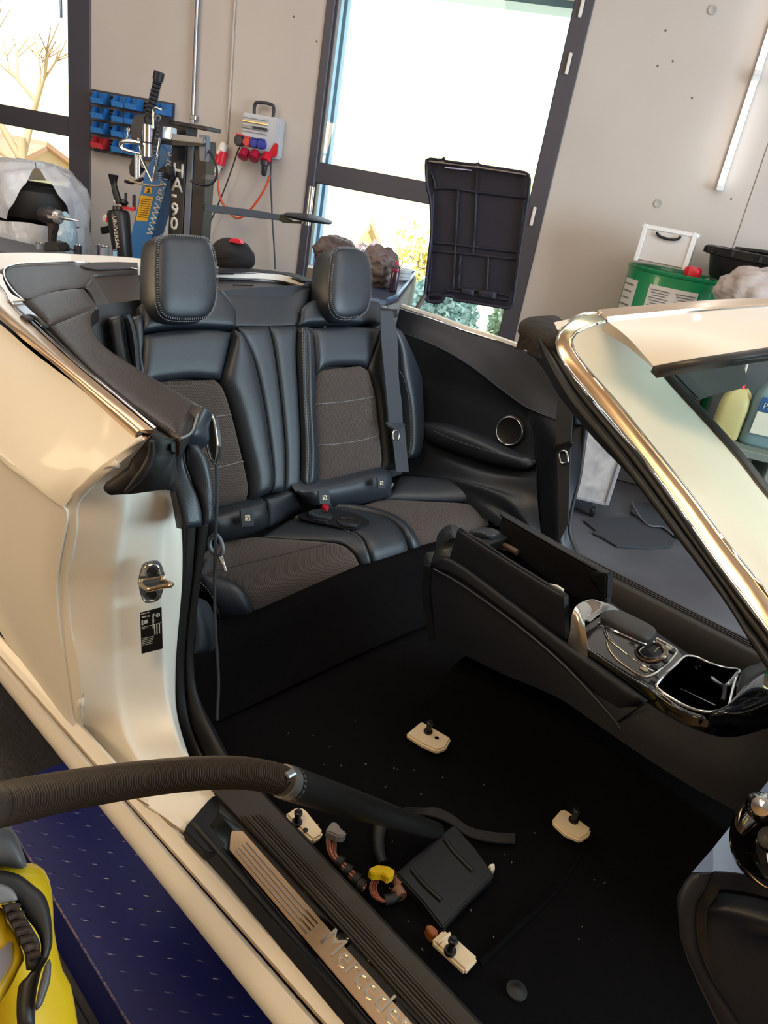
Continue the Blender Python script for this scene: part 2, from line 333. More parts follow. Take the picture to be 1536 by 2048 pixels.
# tie holes, conduit, cables, LED tube
for nm, zm, X, Y in (('tie_hole', 'r', 1316, 407), ('tie_hole', 'r', 1425, 20)):
    o = lathe(nm, hit(zm, X, Y, 'w', W0 - .004), [(0, .024), (.003, .024), (.0035, .016), (.001, .012)], mat('hole_plug', (170, 165, 158), .7), None, axis=-ND, k=16); struct(o)
cd = thing('conduit_pipe', 'galvanised steel conduit pipe running down the wall to the lift column', 'pipe', hit('r', 385, 245, 'w', W0 - .03))
pp = cv('r', [(395, 0), (390, 120), (385, 245)], 'w', W0 - .03); tube('pipe', np.vstack([[pp[0] + ZV * (3.58 - pp[0][2])], pp]), .014, STEEL, cd)
for X, Y in ((388, 235), (1e9, 0)):
    if X < 1e6: box('pipe_clip', hit('r', X, Y, 'w', W0 - .025), AX, (.05, .04, .03), STEEL, cd)
cb = thing('cable_trunking', 'thin pale cable running down the wall to the red connector', 'cable', hit('r', 455, 280, 'w', W0 - .01))
pp = cv('r', [(470, 0), (463, 130), (453, 285)], 'w', W0 - .012); tube('cable_run', np.vstack([[pp[0] + ZV * (3.58 - pp[0][2])], pp]), .008, mat('pale_cable', (188, 176, 166), .5), cb)
lt = thing('led_tube_light', 'glowing white LED tube light standing upright on the right wall', 'lamp', RW(.475, W0 - .04, 1.69))
EM = mat('led_glow', (255, 255, 255), .4, emit=((245, 250, 255), 9)); CAPM = mat('led_cap', (225, 225, 225), .4)
for a, b in ((1.70, 2.27), (2.30, 3.35)):
    p = np.array([RW(.475, W0 - .045, a), RW(.475, W0 - .045, b)]); tube('tube', p, .017, EM, lt, k=12); tube('tube_housing', p + ND * .022, .02, CAPM, lt, k=8)
    for q in (a, b): box('end_cap', RW(.475, W0 - .04, q), AX, (.04, .045, .03), CAPM, lt)
# bin rack on the wall
GREYR = mat('rack_grey', (62, 60, 66), .5); BB = mat('blue_bin', (40, 110, 178), .45); RBN = mat('red_bin', (190, 48, 58), .45)
rk = thing('bin_rack', 'dark grey louvred wall panel holding the small storage bins', 'rack', RW(-3.55, W0 - .01, 1.25))
box('back_panel', RW(-3.55, W0 - .008, 1.455), AX, (.68, .012, .40), GREYR, rk)
for i in range(14): box('louvre', RW(-3.60, W0 - .020, 1.27 + i * .028), AX, (.56, .012, .012), mat('louvre_grey', (92, 88, 94), .5) if i == 0 else bpy.data.materials['louvre_grey'], rk, .001)
box('shelf_rail', RW(-3.55, W0 - .035, 1.262), AX, (.66, .06, .018), GREYR, rk)
def bin_(c, m, label, grp, w=.095, h=.075, d=.085):
    t = thing('storage_bin', label, 'storage bin', c + ND * 0, grp); c = np.asarray(c)
    def b(nm, ds, dw, dz, sz, mm=m): box(nm, c + SD * ds + ND * dw + ZV * dz, AX, sz, mm, t, .0015)
    b('base', 0, -d / 2, .003, (w, d, .006)); b('back_wall', 0, -.004, h / 2, (w, .006, h))
    for sg in (-1, 1):
        P = [c + SD * sg * w / 2 + ND * a + ZV * z for a, z in ((0, 0), (-d, 0), (-d - .012, .035), (-d + .01, .04), (-.055, h), (0, h))]; plate('side_wall', P, .004, m, t, nrm=SD)
    b('front_lip', 0, -d - .004, .018, (w, .006, .036))
rows = [1.575, 1.480, 1.385, 1.285]
colS = [(-3.835, 1), (-3.665, 1), (-3.56, 1), (-3.33, 1)]
names_r = ['top', 'second', 'third', 'bottom']; names_c = ['first', 'second', 'third', 'last']
for ri, z in enumerate(rows):
    for ci, (s, _) in enumerate(colS):
        red = ri == 3 and ci == 0
        if ci == 3 and ri > 0: continue
        bin_(RW(s + .07, W0 - .03, z - .01), RBN if red else BB, 'red storage bin at the lower left of the wall rack' if red else 'blue storage bin, %s row, %s column of the wall rack' % (names_r[ri], names_c[ci]), 'storage bins on the wall rack')
# CEE power distributor
LG = mat('light_grey_plastic', (188, 190, 196), .4); REDP = mat('red_plastic', (205, 25, 48), .35); BLUEP = mat('blue_socket', (52, 60, 150), .4); DKG = mat('dark_grey_plastic', (48, 48, 56), .45); WHT = mat('off_white_plastic', (222, 214, 200), .4)
pb = thing('power_distributor', 'grey wall power box with black handle and coloured sockets', 'power box', RW(-2.50, W0, 1.44))
box('housing', RW(-2.505, W0 - .05, 1.555), AX, (.27, .10, .23), LG, pb, .012, 2)
box('side_block', RW(-2.385, W0 - .045, 1.545), AX, (.05, .09, .25), LG, pb, .012, 2)
for q, (z, hh, mm) in enumerate(((1.645, .012, LG), (1.618, .012, mat('gold_strip', (225, 190, 130), .3, .6)), (1.585, .02, mat('breaker_window', (120, 120, 130), .2)), (1.560, .008, LG))): box('cover_strip', RW(-2.535, W0 - .107, z), AX, (.19, .012, hh), mm, pb, .003)
for i in range(8): box('breaker', RW(-2.54 + i * .014, W0 - .115, 1.588), AX, (.009, .012, .016), DKG, pb, .001)
tube('carry_handle', [RW(-2.575, W0 - .05, 1.665), RW(-2.575, W0 - .05, 1.725), RW(-2.55, W0 - .05, 1.745), RW(-2.46, W0 - .05, 1.745), RW(-2.435, W0 - .05, 1.725), RW(-2.435, W0 - .05, 1.665)], .011, DKG, pb, n=24)
for i, (m_, s, r) in enumerate(((DKG, -2.635, .036), (mat('orange_red', (205, 66, 62), .4), -2.575, .030), (BLUEP, -2.52, .030), (BLUEP, -2.468, .031))):
    so = lathe('socket', RW(s, W0 - .09, 1.492), [(0, r), (.04, r), (.05, r * .8), (.052, .004)], m_, pb, axis=-ND, k=14)
    box('socket_flap', RW(s, W0 - .12, 1.492 + r), AX, (r * 1.4, .03, .010), REDP if i == 0 else m_, so)
for i, s in enumerate((-2.60, -2.52, -2.43)):
    so = lathe('red_socket', RW(s, W0 - .085, 1.44), [(0, .030), (.035, .034), (.06, .037), (.064, .02)], mat('dark_red', (168, 26, 60), .35) if i < 2 else REDP, pb, axis=tuple(-ND * .6 - ZV * .8), k=16)
plate('socket_cover', [RW(-2.395 + a, W0 - .11, 1.42 + b) for a, b in ((0, 0), (.035, .02), (.04, .09), (.02, .10), (0, .07), (-.02, .03))], .02, REDP, pb, bevel=.004)
lathe('plug', RW(-2.43, W0 - .12, 1.40), [(0, .03), (.03, .03), (.035, .022), (.09, .018), (.10, .01)], DKG, pb, axis=(0, 0, -1), k=12)
oc = thing('extension_cable', 'orange cable looping from the red connector to the power box', 'cable', RW(-2.7, W0 - .05, 1.1))
tube('cable_sheath', cv('y', [(705, 900), (670, 1000), (600, 1130), (500, 1270), (400, 1370), (300, 1390), (200, 1290), (130, 1180), (100, 1050), (100, 880)], 'w', W0 - .09), .008, mat('orange_cable', (214, 84, 48), .5), oc, n=60)
cn = lathe('connector', hit('y', 165, 500, 'w', W0 - .05), [(0, .018), (.02, .03), (.055, .032), (.06, .036), (.085, .036), (.09, .03), (.13, .038), (.16, .03), (.165, .024), (.205, .022), (.215, .012)], WHT, oc, axis=tuple(-ZV - SD * .22), k=16, label='white and red industrial connector')
lathe('red_sleeve', hit('y', 150, 600, 'w', W0 - .05), [(0, .0345), (.045, .0385), (.09, .04), (.095, .03)], REDP, cn, axis=tuple(-ZV - SD * .22), k=16)
g1 = tube('power_cable', cv('y', [(390, 500), (330, 600), (270, 780), (180, 1030), (90, 1250), (0, 1450), (-60, 1600), (-90, 1800)], 'w', W0 - .07), .0055, DKG, None, n=50); tag(g1, 'thin grey cable hanging diagonally left from the power box', 'cable')
g2 = tube('power_cable', cv('y', [(735, 570), (715, 900), (725, 1150), (738, 1450), (755, 1700), (770, 2000)], 'w', W0 - .06), .0055, DKG, None, n=50); tag(g2, 'thin grey cable hanging straight down below the power box plug', 'cable')

# ================================================================ OUTSIDE
YG = mat('meadow', (200, 192, 156), .9, var=(.6, (176, 172, 130), .3))
struct(box('ground', RW(-5, 35, -.35), AX, (120, 59, .2), YG, None, 0))
def hill(name, s, w, rx, rz, m, z0=-1.2):
    V = []; n = 28
    for i in range(n):
        a = math.pi * i / (n - 1)
        for j, q in enumerate((-1, -.6, 0, .6, 1)): V.append(RW(s + rx * math.cos(a), w + q * 7, z0 + rz * (math.sin(a) ** .8) * (1 - q * q * .9) * (1 + .15 * math.sin(a * 9 + j))))
    F = grid(n, 5); return struct(fixn(raw(name, V, F, m)))
hill('hills', -22, 55, 40, 5.2, mat('far_wood', (176, 170, 120), .9, var=(.4, (140, 140, 92), .3))); hill('hills.001', 22, 58, 34, 3.6, bpy.data.materials['far_wood'])
def house(nm, lab, s, w, sx, sy, h, rh, mw_, mr, z0=-1.25):
    t = thing(nm, lab, 'building', RW(s, w, z0)); box('wall', RW(s, w, z0 + h / 2), AX, (sx, sy, h), mw_, t, 0)
    for k in (-1, 1): plate('roof', [RW(s - sx * .57, w, z0 + h + rh), RW(s + sx * .57, w, z0 + h + rh), RW(s + sx * .57, w + k * sy * .62, z0 + h - .25), RW(s - sx * .57, w + k * sy * .62, z0 + h - .25)], .12, mr, t)
    plate('gable', [RW(s + sx * .5, w - sy / 2, z0 + h), RW(s + sx * .5, w + sy / 2, z0 + h), RW(s + sx * .5, w, z0 + h + rh)], .1, mw_, t, nrm=SD)
    for k in (-1, 1): plate('window', [RW(s + k * sx * .2 - .3, w - sy / 2 - .02, z0 + h * .45), RW(s + k * sx * .2 + .3, w - sy / 2 - .02, z0 + h * .45), RW(s + k * sx * .2 + .3, w - sy / 2 - .02, z0 + h * .75), RW(s + k * sx * .2 - .3, w - sy / 2 - .02, z0 + h * .75)], .05, DKG, t)
house('barn', 'weathered wooden barn with brown roof outside the left window', -17.4, 19, 3.0, 4, 1.15, .75, mat('old_wood', (140, 118, 92), .8, bump=('wave_x', 8, .5)), mat('brown_roof', (126, 92, 72), .8))
house('garden_shed', 'pale low shed beyond the meadow outside the right window', -12.0 + 5.6, 16.5, 2.0, 2.2, 1.2, .5, mat('shed_wall', (196, 176, 140), .8), mat('shed_roof', (150, 128, 110), .8))
def tree(nm, lab, base, H, seed, leaf=None, spread=.5, depth=4, m=None):
    r = random.Random(seed); t = thing(nm, lab, 'tree', base); V = []; F = []
    def seg(p, q, r0, r1):
        d = np.asarray(q) - p; x, y, z = frame_of(d, (1, .01, 0)); o = len(V)
        for c, rr in ((p, r0), (q, r1)):
            for j in range(5): a = 2 * math.pi * j / 5; V.append(c + rr * (math.cos(a) * x + math.sin(a) * y))
        for j in range(5): F.append((o + j, o + (j + 1) % 5, o + 5 + (j + 1) % 5, o + 5 + j))
    tips = []
    def br(p, d, L, rad, lev):
        q = p + d * L; seg(p, q, rad, rad * .65)
        if lev == 0: tips.append(q); return
        for _ in range(3 if lev > 1 else 4):
            e = d + np.array([r.gauss(0, spread), r.gauss(0, spread), r.gauss(.05, spread * .6)]); e /= np.linalg.norm(e); br(q - d * L * r.uniform(0, .3), e, L * r.uniform(.6, .8), rad * .6, lev - 1)
    br(np.asarray(base), np.array([0, 0, 1.]), H * .33, H * .022, depth); raw('trunk', V, F, m or mat('bark', (128, 108, 84), .9) if 'bark' not in bpy.data.materials else bpy.data.materials['bark'], t)
    if leaf:
        V = []; F = []
        for q in tips:
            for _ in range(leaf[1]):
                c = q + np.array([r.gauss(0, leaf[2]), r.gauss(0, leaf[2]), r.gauss(0, leaf[2])]); a = np.array([r.gauss(0, 1) for _ in range(3)]); b = np.cross(a, [r.gauss(0, 1) for _ in range(3)]); a *= leaf[3] / np.linalg.norm(a); b *= leaf[3] * .6 / np.linalg.norm(b); o = len(V)
                V += [c - a, c + b, c + a, c - b]; F.append((o, o + 1, o + 2, o + 3))
        raw('foliage', V, F, leaf[0], t, kind='stuff')
GLF = mat('yellow_green_leaf', (176, 170, 84), .8); GLF2 = mat('teal_leaf', (196, 226, 222), .6); GLF3 = mat('pinkish_leaf', (228, 208, 216), .6)
tree('bare_tree', 'bare leafless tree standing outside the left window', RW(-12.6, 14.5, -1.2), 6.4, 5)
tree('leafy_tree', 'yellow green tree behind the barn outside the left window', RW(-16.5, 24, -1.2), 4.2, 8, (GLF, 14, .35, .12))
tree('leafy_tree', 'small yellowish tree right of the shed outside the right window', RW(-3.4, 14, -1.2), 2.6, 3, (GLF, 16, .2, .07), depth=3)
def bush(lab, s, w, z, r, n, m, lf=.035):
    t = thing('shrub', lab, 'shrub', RW(s, w, z)); V = []; F = []; rd = random.Random(int(s * 100)); 
    for i in range(n):
        a = np.array([rd.gauss(0, 1) for _ in range(3)]); a /= np.linalg.norm(a); k = rd.uniform(.6, 1); c = RW(s, w, z) + np.array([0, 0, r[2]]) + SD * a[0] * r[0] * k + ND * a[1] * r[1] * k + ZV * a[2] * r[2] * k
        u = np.array([rd.gauss(0, 1) for _ in range(3)]); v = np.cross(u, [rd.gauss(0, 1) for _ in range(3)]); u *= lf / np.linalg.norm(u); v *= lf * .6 / np.linalg.norm(v); o = len(V); V += [c - u, c + v, c + u, c - v]; F.append((o, o + 1, o + 2, o + 3))
    raw('foliage', V, F, m, t, kind='stuff')
    for i in range(5): tube('stem', [RW(s + (i - 2) * .1, w, z), RW(s + (i - 2) * .22 * r[0], w, z + r[2])], .015, bpy.data.materials['bark'], t, n=3, k=5)
bush('pinkish shrub low outside the right window at its left', -2.05, 6.7, -.2, (.36, .35, .55), 4000, GLF3)
bush('teal leafy shrub outside the right window behind the work cart', -1.30, 6.4, -.2, (.35, .35, .50), 5000, GLF2)
bush('tall leafy shrub outside the right window beside the black tray', -.55, 6.6, -.2, (.36, .30, .60), 5000, mat('olive_teal_leaf', (206, 226, 200), .6))
wallbox('terrace', -4, 2, -.4, -.2, W0 + TH + .1, W0 + 3.0, mat('terrace_paving', (200, 196, 184), .8)); struct(bpy.data.objects['terrace'])

# ================================================================ THE CAR
car = thing('convertible_car', 'white open convertible car with black leather rear seats, filling the foreground', 'car', (.6, 0, .15))
def rearward(P, *ds):
    P = np.asarray(P); return np.vstack([[P[0] + np.array(d) for d in ds][::-1], P])
# near rear quarter panel
q0 = rearward(cv('r', [(0, 648, -.775), (60, 700, -.785), (156, 773, -.80), (220, 828, -.805), (270, 875, -.808), (283, 880, -.808)], 'y'), (-.4, .02, .0), (-1.0, .08, -.01))
q1 = rearward(cv('r', [(0, 740, -.83), (70, 800, -.835), (150, 880, -.84), (205, 935, -.845), (208, 938, -.845)], 'y'), (-.4, .02, .0), (-1.0, .08, -.01))
q2 = rearward(cv('r', [(0, 907, -.885), (60, 955, -.885), (110, 995, -.88), (131, 1008, -.872)], 'y'), (-.4, .02, .0), (-1.0, .08, 0))
q3 = q2 + [0, .002, -.03]
q4 = rearward(cv('r', [(0, 1130, -.885), (60, 1180, -.885), (100, 1195, -.878), (113, 1190, -.871)], 'y'), (-.4, .02, .02), (-1.0, .08, .1))
q5 = rearward(cv('r', [(0, 1240, -.875), (75, 1340, -.875), (125, 1400, -.872), (140, 1405, -.868)], 'y'), (-.4, .02, .06), (-1.0, .08, .2))
q6 = rearward(cv('r', [(0, 1263, -.868), (75, 1372, -.868), (125, 1440, -.868), (150, 1478, -.865)], 'y'), (-.4, .02, .08), (-1.0, .08, .25))
sheet('quarter_panel', [q0, q1, q2, q3, q4, q5, q6], PAINT, car, n=40, m=5, thick=.01)
# door jamb (B pillar face)
J = [cv('g', [(790, 52, -.812), (800, 78, -.80), (830, 110, -.785), (900, 150, -.755), (955, 200, -.725)], 'y'),
     cv('g', [(600, 160, -.85), (655, 190, -.842), (735, 235, -.808), (870, 290, -.748), (965, 320, -.712)], 'y'),
     cv('g', [(450, 290, -.866), (530, 300, -.855), (690, 345, -.812), (915, 380, -.742), (975, 410, -.704)], 'y'),
     cv('g', [(356, 400, -.870), (440, 410, -.858), (675, 440, -.812), (912, 480, -.740), (990, 500, -.702)], 'y'),
     cv('g', [(355, 540, -.868), (430, 560, -.857), (652, 590, -.812), (908, 620, -.737), (1000, 620, -.702)], 'y'),
     cv('g', [(318, 740, -.868), (400, 740, -.857), (622, 780, -.812), (903, 800, -.737), (1000, 800, -.702)], 'y'),
     cv('g', [(305, 900, -.868), (385, 900, -.857), (612, 940, -.812), (900, 960, -.737), (988, 980, -.702)], 'y'),
     cv('g', [(325, 1100, -.868), (400, 1100, -.857), (612, 1120, -.812), (900, 1140, -.737), (972, 1160, -.702)], 'y'),
     cv('g', [(360, 1300, -.866), (435, 1290, -.857), (620, 1320, -.812), (908, 1330, -.737), (963, 1340, -.702)], 'y'),
     cv('g', [(400, 1550, -.864), (455, 1540, -.857), (645, 1520, -.812), (930, 1520, -.737), (968, 1530, -.712)], 'y'),
     cv('r', [(150, 1476, -.862), (180, 1480, -.838), (250, 1480, -.818), (357, 1480, -.745), (368, 1482, -.722)], 'y'),
     cv('r', [(205, 1550, -.845), (232, 1552, -.832), (300, 1552, -.81), (375, 1545, -.745), (392, 1543, -.742)], 'y'),
     cv('r', [(290, 1607, .400), (312, 1603, .404), (350, 1600, .41), (400, 1590, .415), (428, 1585, .418)], 'z'),
     cv('r', [(368, 1663, .398), (376, 1655, .40), (392, 1638, .41), (412, 1612, .415), (434, 1590, .418)], 'z')]
cols = [np.array([r[c] for r in J]) for c in range(5)]
# crease, step and lip rows so the pressed channels read
rows_j = []
for r in J:
    a, b, c, d, e = r; rows_j.append(np.array([a, a + (b - a) * .45 + [0, -.001, 0], a + (b - a) * .85, b + [-.002, .001, 0], b + (c - b) * .5 + [.0, -.001, 0], c + [.001, -.001, 0], c + (d - c) * .2 + [-.001, 0, 0], c + (d - c) * .85, d + [-.003, .001, 0], d + (e - d) * .5, e]))
def jamb():
    R = np.stack([resample_param(np.array([r[c] for r in rows_j]), 6) for c in range(11)], 0); K, n = R.shape[:2]
    G = np.stack([resample_param(R[:, j], 3) for j in range(n)], 1); K = G.shape[0]
    o = raw('door_jamb', G.reshape(-1, 3), grid(K, n), PAINT, car); s = o.modifiers.new('s', 'SOLIDIFY'); s.thickness = .008; s.offset = 1; 
    fixn(o); return o
jamb()
tube('weld_seam', cv('r', [(163, 1484, -.862), (185, 1500, -.862), (205, 1550, -.85), (235, 1578, -.85)], 'y'), .0022, mat('seam_sealer', (150, 130, 104), .6), car, n=20, k=6)
tube('weld_seam', cv('r', [(275, 1598), (310, 1620), (340, 1648), (368, 1664)], 'z', .401), .0018, bpy.data.materials['seam_sealer'], car, n=16, k=6)
# rocker / outer sill
def sillrow(pts, z, x1=2.10, x0=None):
    P = cv('r', pts, 'z', z); P = P[np.argsort(P[:, 0])]; kf = np.polyfit(P[:, 0], P[:, 1], 1); P[:, 1] = np.polyval(kf, P[:, 0])
    ext = [[x1, np.polyval(kf, x1), z]] if P[-1][0] < x1 else []
    if x0 is not None: P = np.vstack([[[x0, np.polyval(kf, x0), z]], P])
    return np.vstack([P] + ([ext] if ext else []))
E0 = sillrow([(109, 1500), (198, 1608), (274, 1699), (363, 1812), (448, 1921), (549, 2048)], .335, x0=-.35)
E1 = sillrow([(109, 1456), (238, 1600), (347, 1724), (464, 1857), (620, 2042)], .375, x0=-.35)
E2 = sillrow([(279, 1600), (367, 1668), (440, 1757), (620, 1966), (700, 2060)], .400, x0=-.35)
E1b = E1 + [0, .009, .004]; E1c = E1 + [0, .018, .016]; E0u = E0 + [0, .03, -.07]; E2 = np.vstack([E2[:1], E2[2:]])
E1c = np.array([[x, np.interp(x, E1c[:, 0], E1c[:, 1]), .391] for x in E1c[:, 0]])
sheet('rocker_panel', [E0u, E0, E1], PAINT, car, n=30, m=4, thick=.01)
sheet('rocker_flange', [E1b, E1c, E2], PAINT, car, n=30, m=4, thick=.01)
tube('rocker_seam', E1b, .0020, mat('seam_shadow', (160, 142, 118), .6), car, n=30, k=6)
# black sill trim, metal plate, ribbed inner cover
def xrow(pts, z, x1=2.10): return sillrow(pts, z, x1)
T0 = xrow([(370, 1662), (440, 1757), (620, 1966), (700, 2060)], .402); T0b = T0 + [0.006, .012, .022]
P0 = xrow([(446, 1683), (525, 1788), (620, 1897), (752, 2048)], .420); P1 = xrow([(466, 1640), (652, 1846), (718, 1917), (835, 2037)], .428)
R0 = xrow([(443, 1596), (527, 1690), (700, 1875), (864, 2048)], .436); R1 = xrow([(531, 1590), (652, 1733), (777, 1858), (962, 2048)], .446)

def setx(a, x): b = a.copy(); b[0][1] += (b[1][1] - b[0][1]) / (b[1][0] - b[0][0]) * (x - b[0][0]); b[0][0] = x; return b
x0 = T0[0][0]
sheet('sill_trim', [T0, T0b, setx(P0, x0 + .03) + [0, -.012, 0], setx(P0, x0 + .03) + [0, 0, -.004]], SOFTB, car, n=30, m=4, thick=.006)
sheet('sill_inlay', [setx(P0, x0 + .03) + [0, -.002, -.002], setx(P1, x0 + .01) + [0, 0, -.002], setx(R0, x0 - .02) + [0, 0, -.006]], GLOSS, car, n=30, m=3, thick=.006)
# stainless plate with grooves and lettering
px0 = P0[0][0]; yA, yB = P0[0][1], P1[0][1]
zp = lambda y: .423 + (y - yA) / (yB - yA) * .006
xe = 1.70; ol = []
for t in np.linspace(0, 1, 9): a = math.pi * (.5 + .5 * (1 - t)); ol.append((px0 + .025 + .03 * math.cos(math.pi * (.5 + t)) , (yA + yB) / 2 - (yB - yA) / 2 * math.sin(math.pi * (.5 + t)) * 1.0))
outl = [(xe, yA)] + [(px0 + .022, yA), (px0 + .006, yA + .012), (px0, yA + (yB - yA) * .5), (px0 - .004, yB - .012), (px0 + .008, yB)] + [(xe, yB)]
plate('sill_trim_end', cv('r', [(369, 1662), (373, 1650), (430, 1584), (444, 1596), (470, 1632), (470, 1645), (452, 1690), (440, 1710), (410, 1704)], 'z', .419), .02, SOFTB, car, nrm=(0, 0, 1), bevel=.002)
sp = plate('sill_plate', [(x, y, zp(y) + .0015) for x, y in outl], .003, mat('warm_tinted_sill_steel', (216, 180, 142), .26, 1), car, nrm=(0, -.08, 1), bevel=.001)  # steel tinted orange to carry the warm light falling on the sill
for i in range(4):
    y = yB - .008 - i * .0068; xs, xq = px0 + .03, hit('r', 640, 1848, 'z', .427)[0]; tube('groove', [(xs, y, zp(y) + .0022), (xq, y, zp(y) + .0022)], .0014, BRIGHT, sp, n=4, k=6)
ww = yB - yA
text('sill_lettering', 'Mercedes-Benz', (1.272, yB - .013, zp(yB) + .0015), (1, 0, 0), (0, -1, 0), .046, mat('engraved_steel', (240, 226, 205), .16, 1), sp, ext=.0016, sx=1.0) if False else None
text('sill_lettering', 'Mercedes-Benz', (hit('r', 650, 1872, 'z', .426)[0], yA + .012, zp(yA + .012) + .0016), (1, 0, 0), (0, 1, .006 / (yB - yA)), .044, mat('engraved_steel', (250, 240, 222), .12, 1), sp, ext=.0016, sx=.98)
rc = sheet('ribbed_sill_cover', [setx(R0, x0 - .05), setx(R1, x0 - .04) , setx(R1, x0 - .04) + [0, .012, -.012], setx(R1, x0 - .04) + [0, .016, -.17]], RIBB, car, n=24, m=2, thick=.006, cross=False)
for i in range(7):
    f = .08 + i * .085; tube('rib', [R0[0] * (1 - f) + R1[0] * f + [.05, 0, .0025], [2.1, R0[0][1] * (1 - f) + R1[0][1] * f, .436 * (1 - f) + .446 * f + .0025]], .0021, RIBB, rc, n=3, k=6)
# vertical door seal
sL = cv('r', [(368, 1050), (366, 1150), (358, 1230), (351, 1330), (352, 1420), (362, 1490), (388, 1550), (434, 1592, 'y', -.745)], 'y', -.698)
sR = cv('r', [(417, 1050), (409, 1100), (401, 1152), (390, 1240), (386, 1300), (392, 1370), (410, 1430), (452, 1510), (500, 1560), (533, 1592)], 'y', -.655)
sM1 = resample(sL, 30) * .52 + resample(sR, 30) * .48; sM2 = resample(sL, 30) * .46 + resample(sR, 30) * .54
cushion('door_seal', sL, sM1, .006, .02, RUBBER, car, n=40, ends=False, p=3); cushion('door_seal', sM2, sR, .008, .02, RUBBER, car, n=40, ends=False, p=2.5)
# inner side panel behind the seal (near side)
ie = cv('r', [(424, 900), (422, 1050), (402, 1150), (408, 1250), (426, 1340), (446, 1430), (470, 1520)], 'y', -.64)
box('bulkhead', (-.30, 0, .62), CARAX, (.03, 1.46, .72), BLACKP, car, .005); box('seat_plinth', (.09, 0, .32), CARAX, (.60, 1.28, .10), BLACKP, car, .01); box('far_inner_wall', (.12, .775, .62), CARAX, (.95, .02, .60), BLACKP, car, .005); box('near_inner_wall', (-.12, -.735, .62), CARAX, (.5, .02, .66), BLACKP, car, .005)
# rubber corner flap
fl = cv('g', [(x, y, v - .032) for x, y, v in [(835, 28, -.80), (770, 105, -.80), (722, 165, -.805), (700, 215, -.805), (640, 258, -.815), (580, 300, -.825), (563, 330, -.827), (600, 362, -.82), (720, 355, -.80), (830, 338, -.785), (920, 330, -.765), (960, 350, -.755), (975, 250, -.745), (960, 150, -.745), (985, 70, -.74)]], 'y')
mid = np.array([[.664, -.775, .95]])
A_ = cv('g', [(835, 28, -.825), (765, 105, -.84), (715, 175, -.848), (640, 258, -.855), (563, 325, -.862)], 'y'); B_ = cv('g', [(985, 60, -.765), (970, 130, -.77), (955, 240, -.775), (945, 325, -.785), (800, 345, -.815), (660, 362, -.845), (590, 360, -.860)], 'y')
plate('rubber_corner_cover', fl, .010, mat('matt_rubber', (24, 22, 23), .6, bump=('noise', 30, .4, .004)), car, bevel=.002, smooth=True)
tube('rubber_fold', cv('g', [(835, 60, -.835), (830, 150, -.833), (780, 240, -.843), (690, 340, -.853)], 'y'), [.004, .007, .006, .003], bpy.data.materials['matt_rubber'], car, n=18)
for i, (X, Y) in enumerate(((850, 28), (885, 35), (915, 50), (945, 78), (965, 95))): lathe('rubber_lump', hit('g', X, Y + 8, 'y', -.765), [(-.012, .002), (-.006, .010), (.004, .011), (.012, .003)], bpy.data.materials['matt_rubber'], car, axis=(.5, -.6, .6), k=8)
# leather pad at the top of the B pillar
pA = cv('g', [(1000, 62, -.735), (958, 110, -.74), (935, 200, -.745), (955, 330, -.75), (985, 440, -.75), (1005, 545, -.75)], 'y')
pM = cv('g', [(1030, 60, -.725), (1010, 150, -.725), (1045, 270, -.72), (1085, 360, -.715), (1108, 450, -.712), (1112, 528, -.715)], 'y')
pB = cv('g', [(1060, 70, -.71), (1120, 130, -.70), (1150, 210, -.695), (1170, 330, -.69), (1165, 450, -.69), (1152, 512, -.695)], 'y')
cushion('pillar_leather_pad', pA, pM + [0, -.001, 0], .008, .03, LEATHER, car, n=24, m=9, p=4, ends=True); cushion('pillar_leather_pad', pM + [0, .001, 0], pB, .012, .03, LEATHER, car, n=24, m=9, p=3, ends=True)
rg = tube('chrome_loop', cv('d', [(1075, 947), (1054, 978), (1050, 1045), (1062, 1115), (1083, 1180), (1103, 1190), (1113, 1110), (1105, 1030), (1092, 965)], 'y', -.672), .0022, BRIGHT, car, closed=True, n=50, k=6)
plate('belt_slot', cv('d', [(1077, 955), (1062, 985), (1058, 1045), (1070, 1115), (1090, 1178), (1103, 1182), (1108, 1110), (1100, 1030), (1088, 965)], 'y', -.668), .01, BLACKP, car)
cushion('shoulder_cap', cv('d', [(1030, 905, -.70), (1000, 980, -.715), (985, 1030, -.725), (925, 1068, -.74)], 'y'), cv('d', [(1078, 950, -.675), (1062, 1010, -.68), (1060, 1090, -.685), (1010, 1130, -.70)], 'y'), .008, .02, LEATHER, car, n=18, p=3, ends=False)
# hanging belt strap and its grey hook
tube('belt_cord', cv('r', [(430, 862, -.655), (434, 980, -.65), (431, 1080, -.64), (429, 1180, -.63), (431, 1260, -.62), (437, 1360, -.61), (434, 1440, -.62)], 'y'), .0034, WEB, car, n=30, k=6)
hk = tube('belt_hook', cv('g', [(1178, 575), (1153, 600), (1150, 635), (1163, 668), (1195, 690), (1222, 668), (1216, 620), (1196, 585)], 'y', -.63), .0042, mat('hook_grey', (112, 118, 128), .45), car, closed=True, n=40, k=8)
tube('hook_stem', cv('g', [(1205, 680), (1215, 710), (1232, 750), (1238, 772)], 'y', -.628), [.006, .005, .003, .0035], BRIGHT, hk, n=12, k=8)
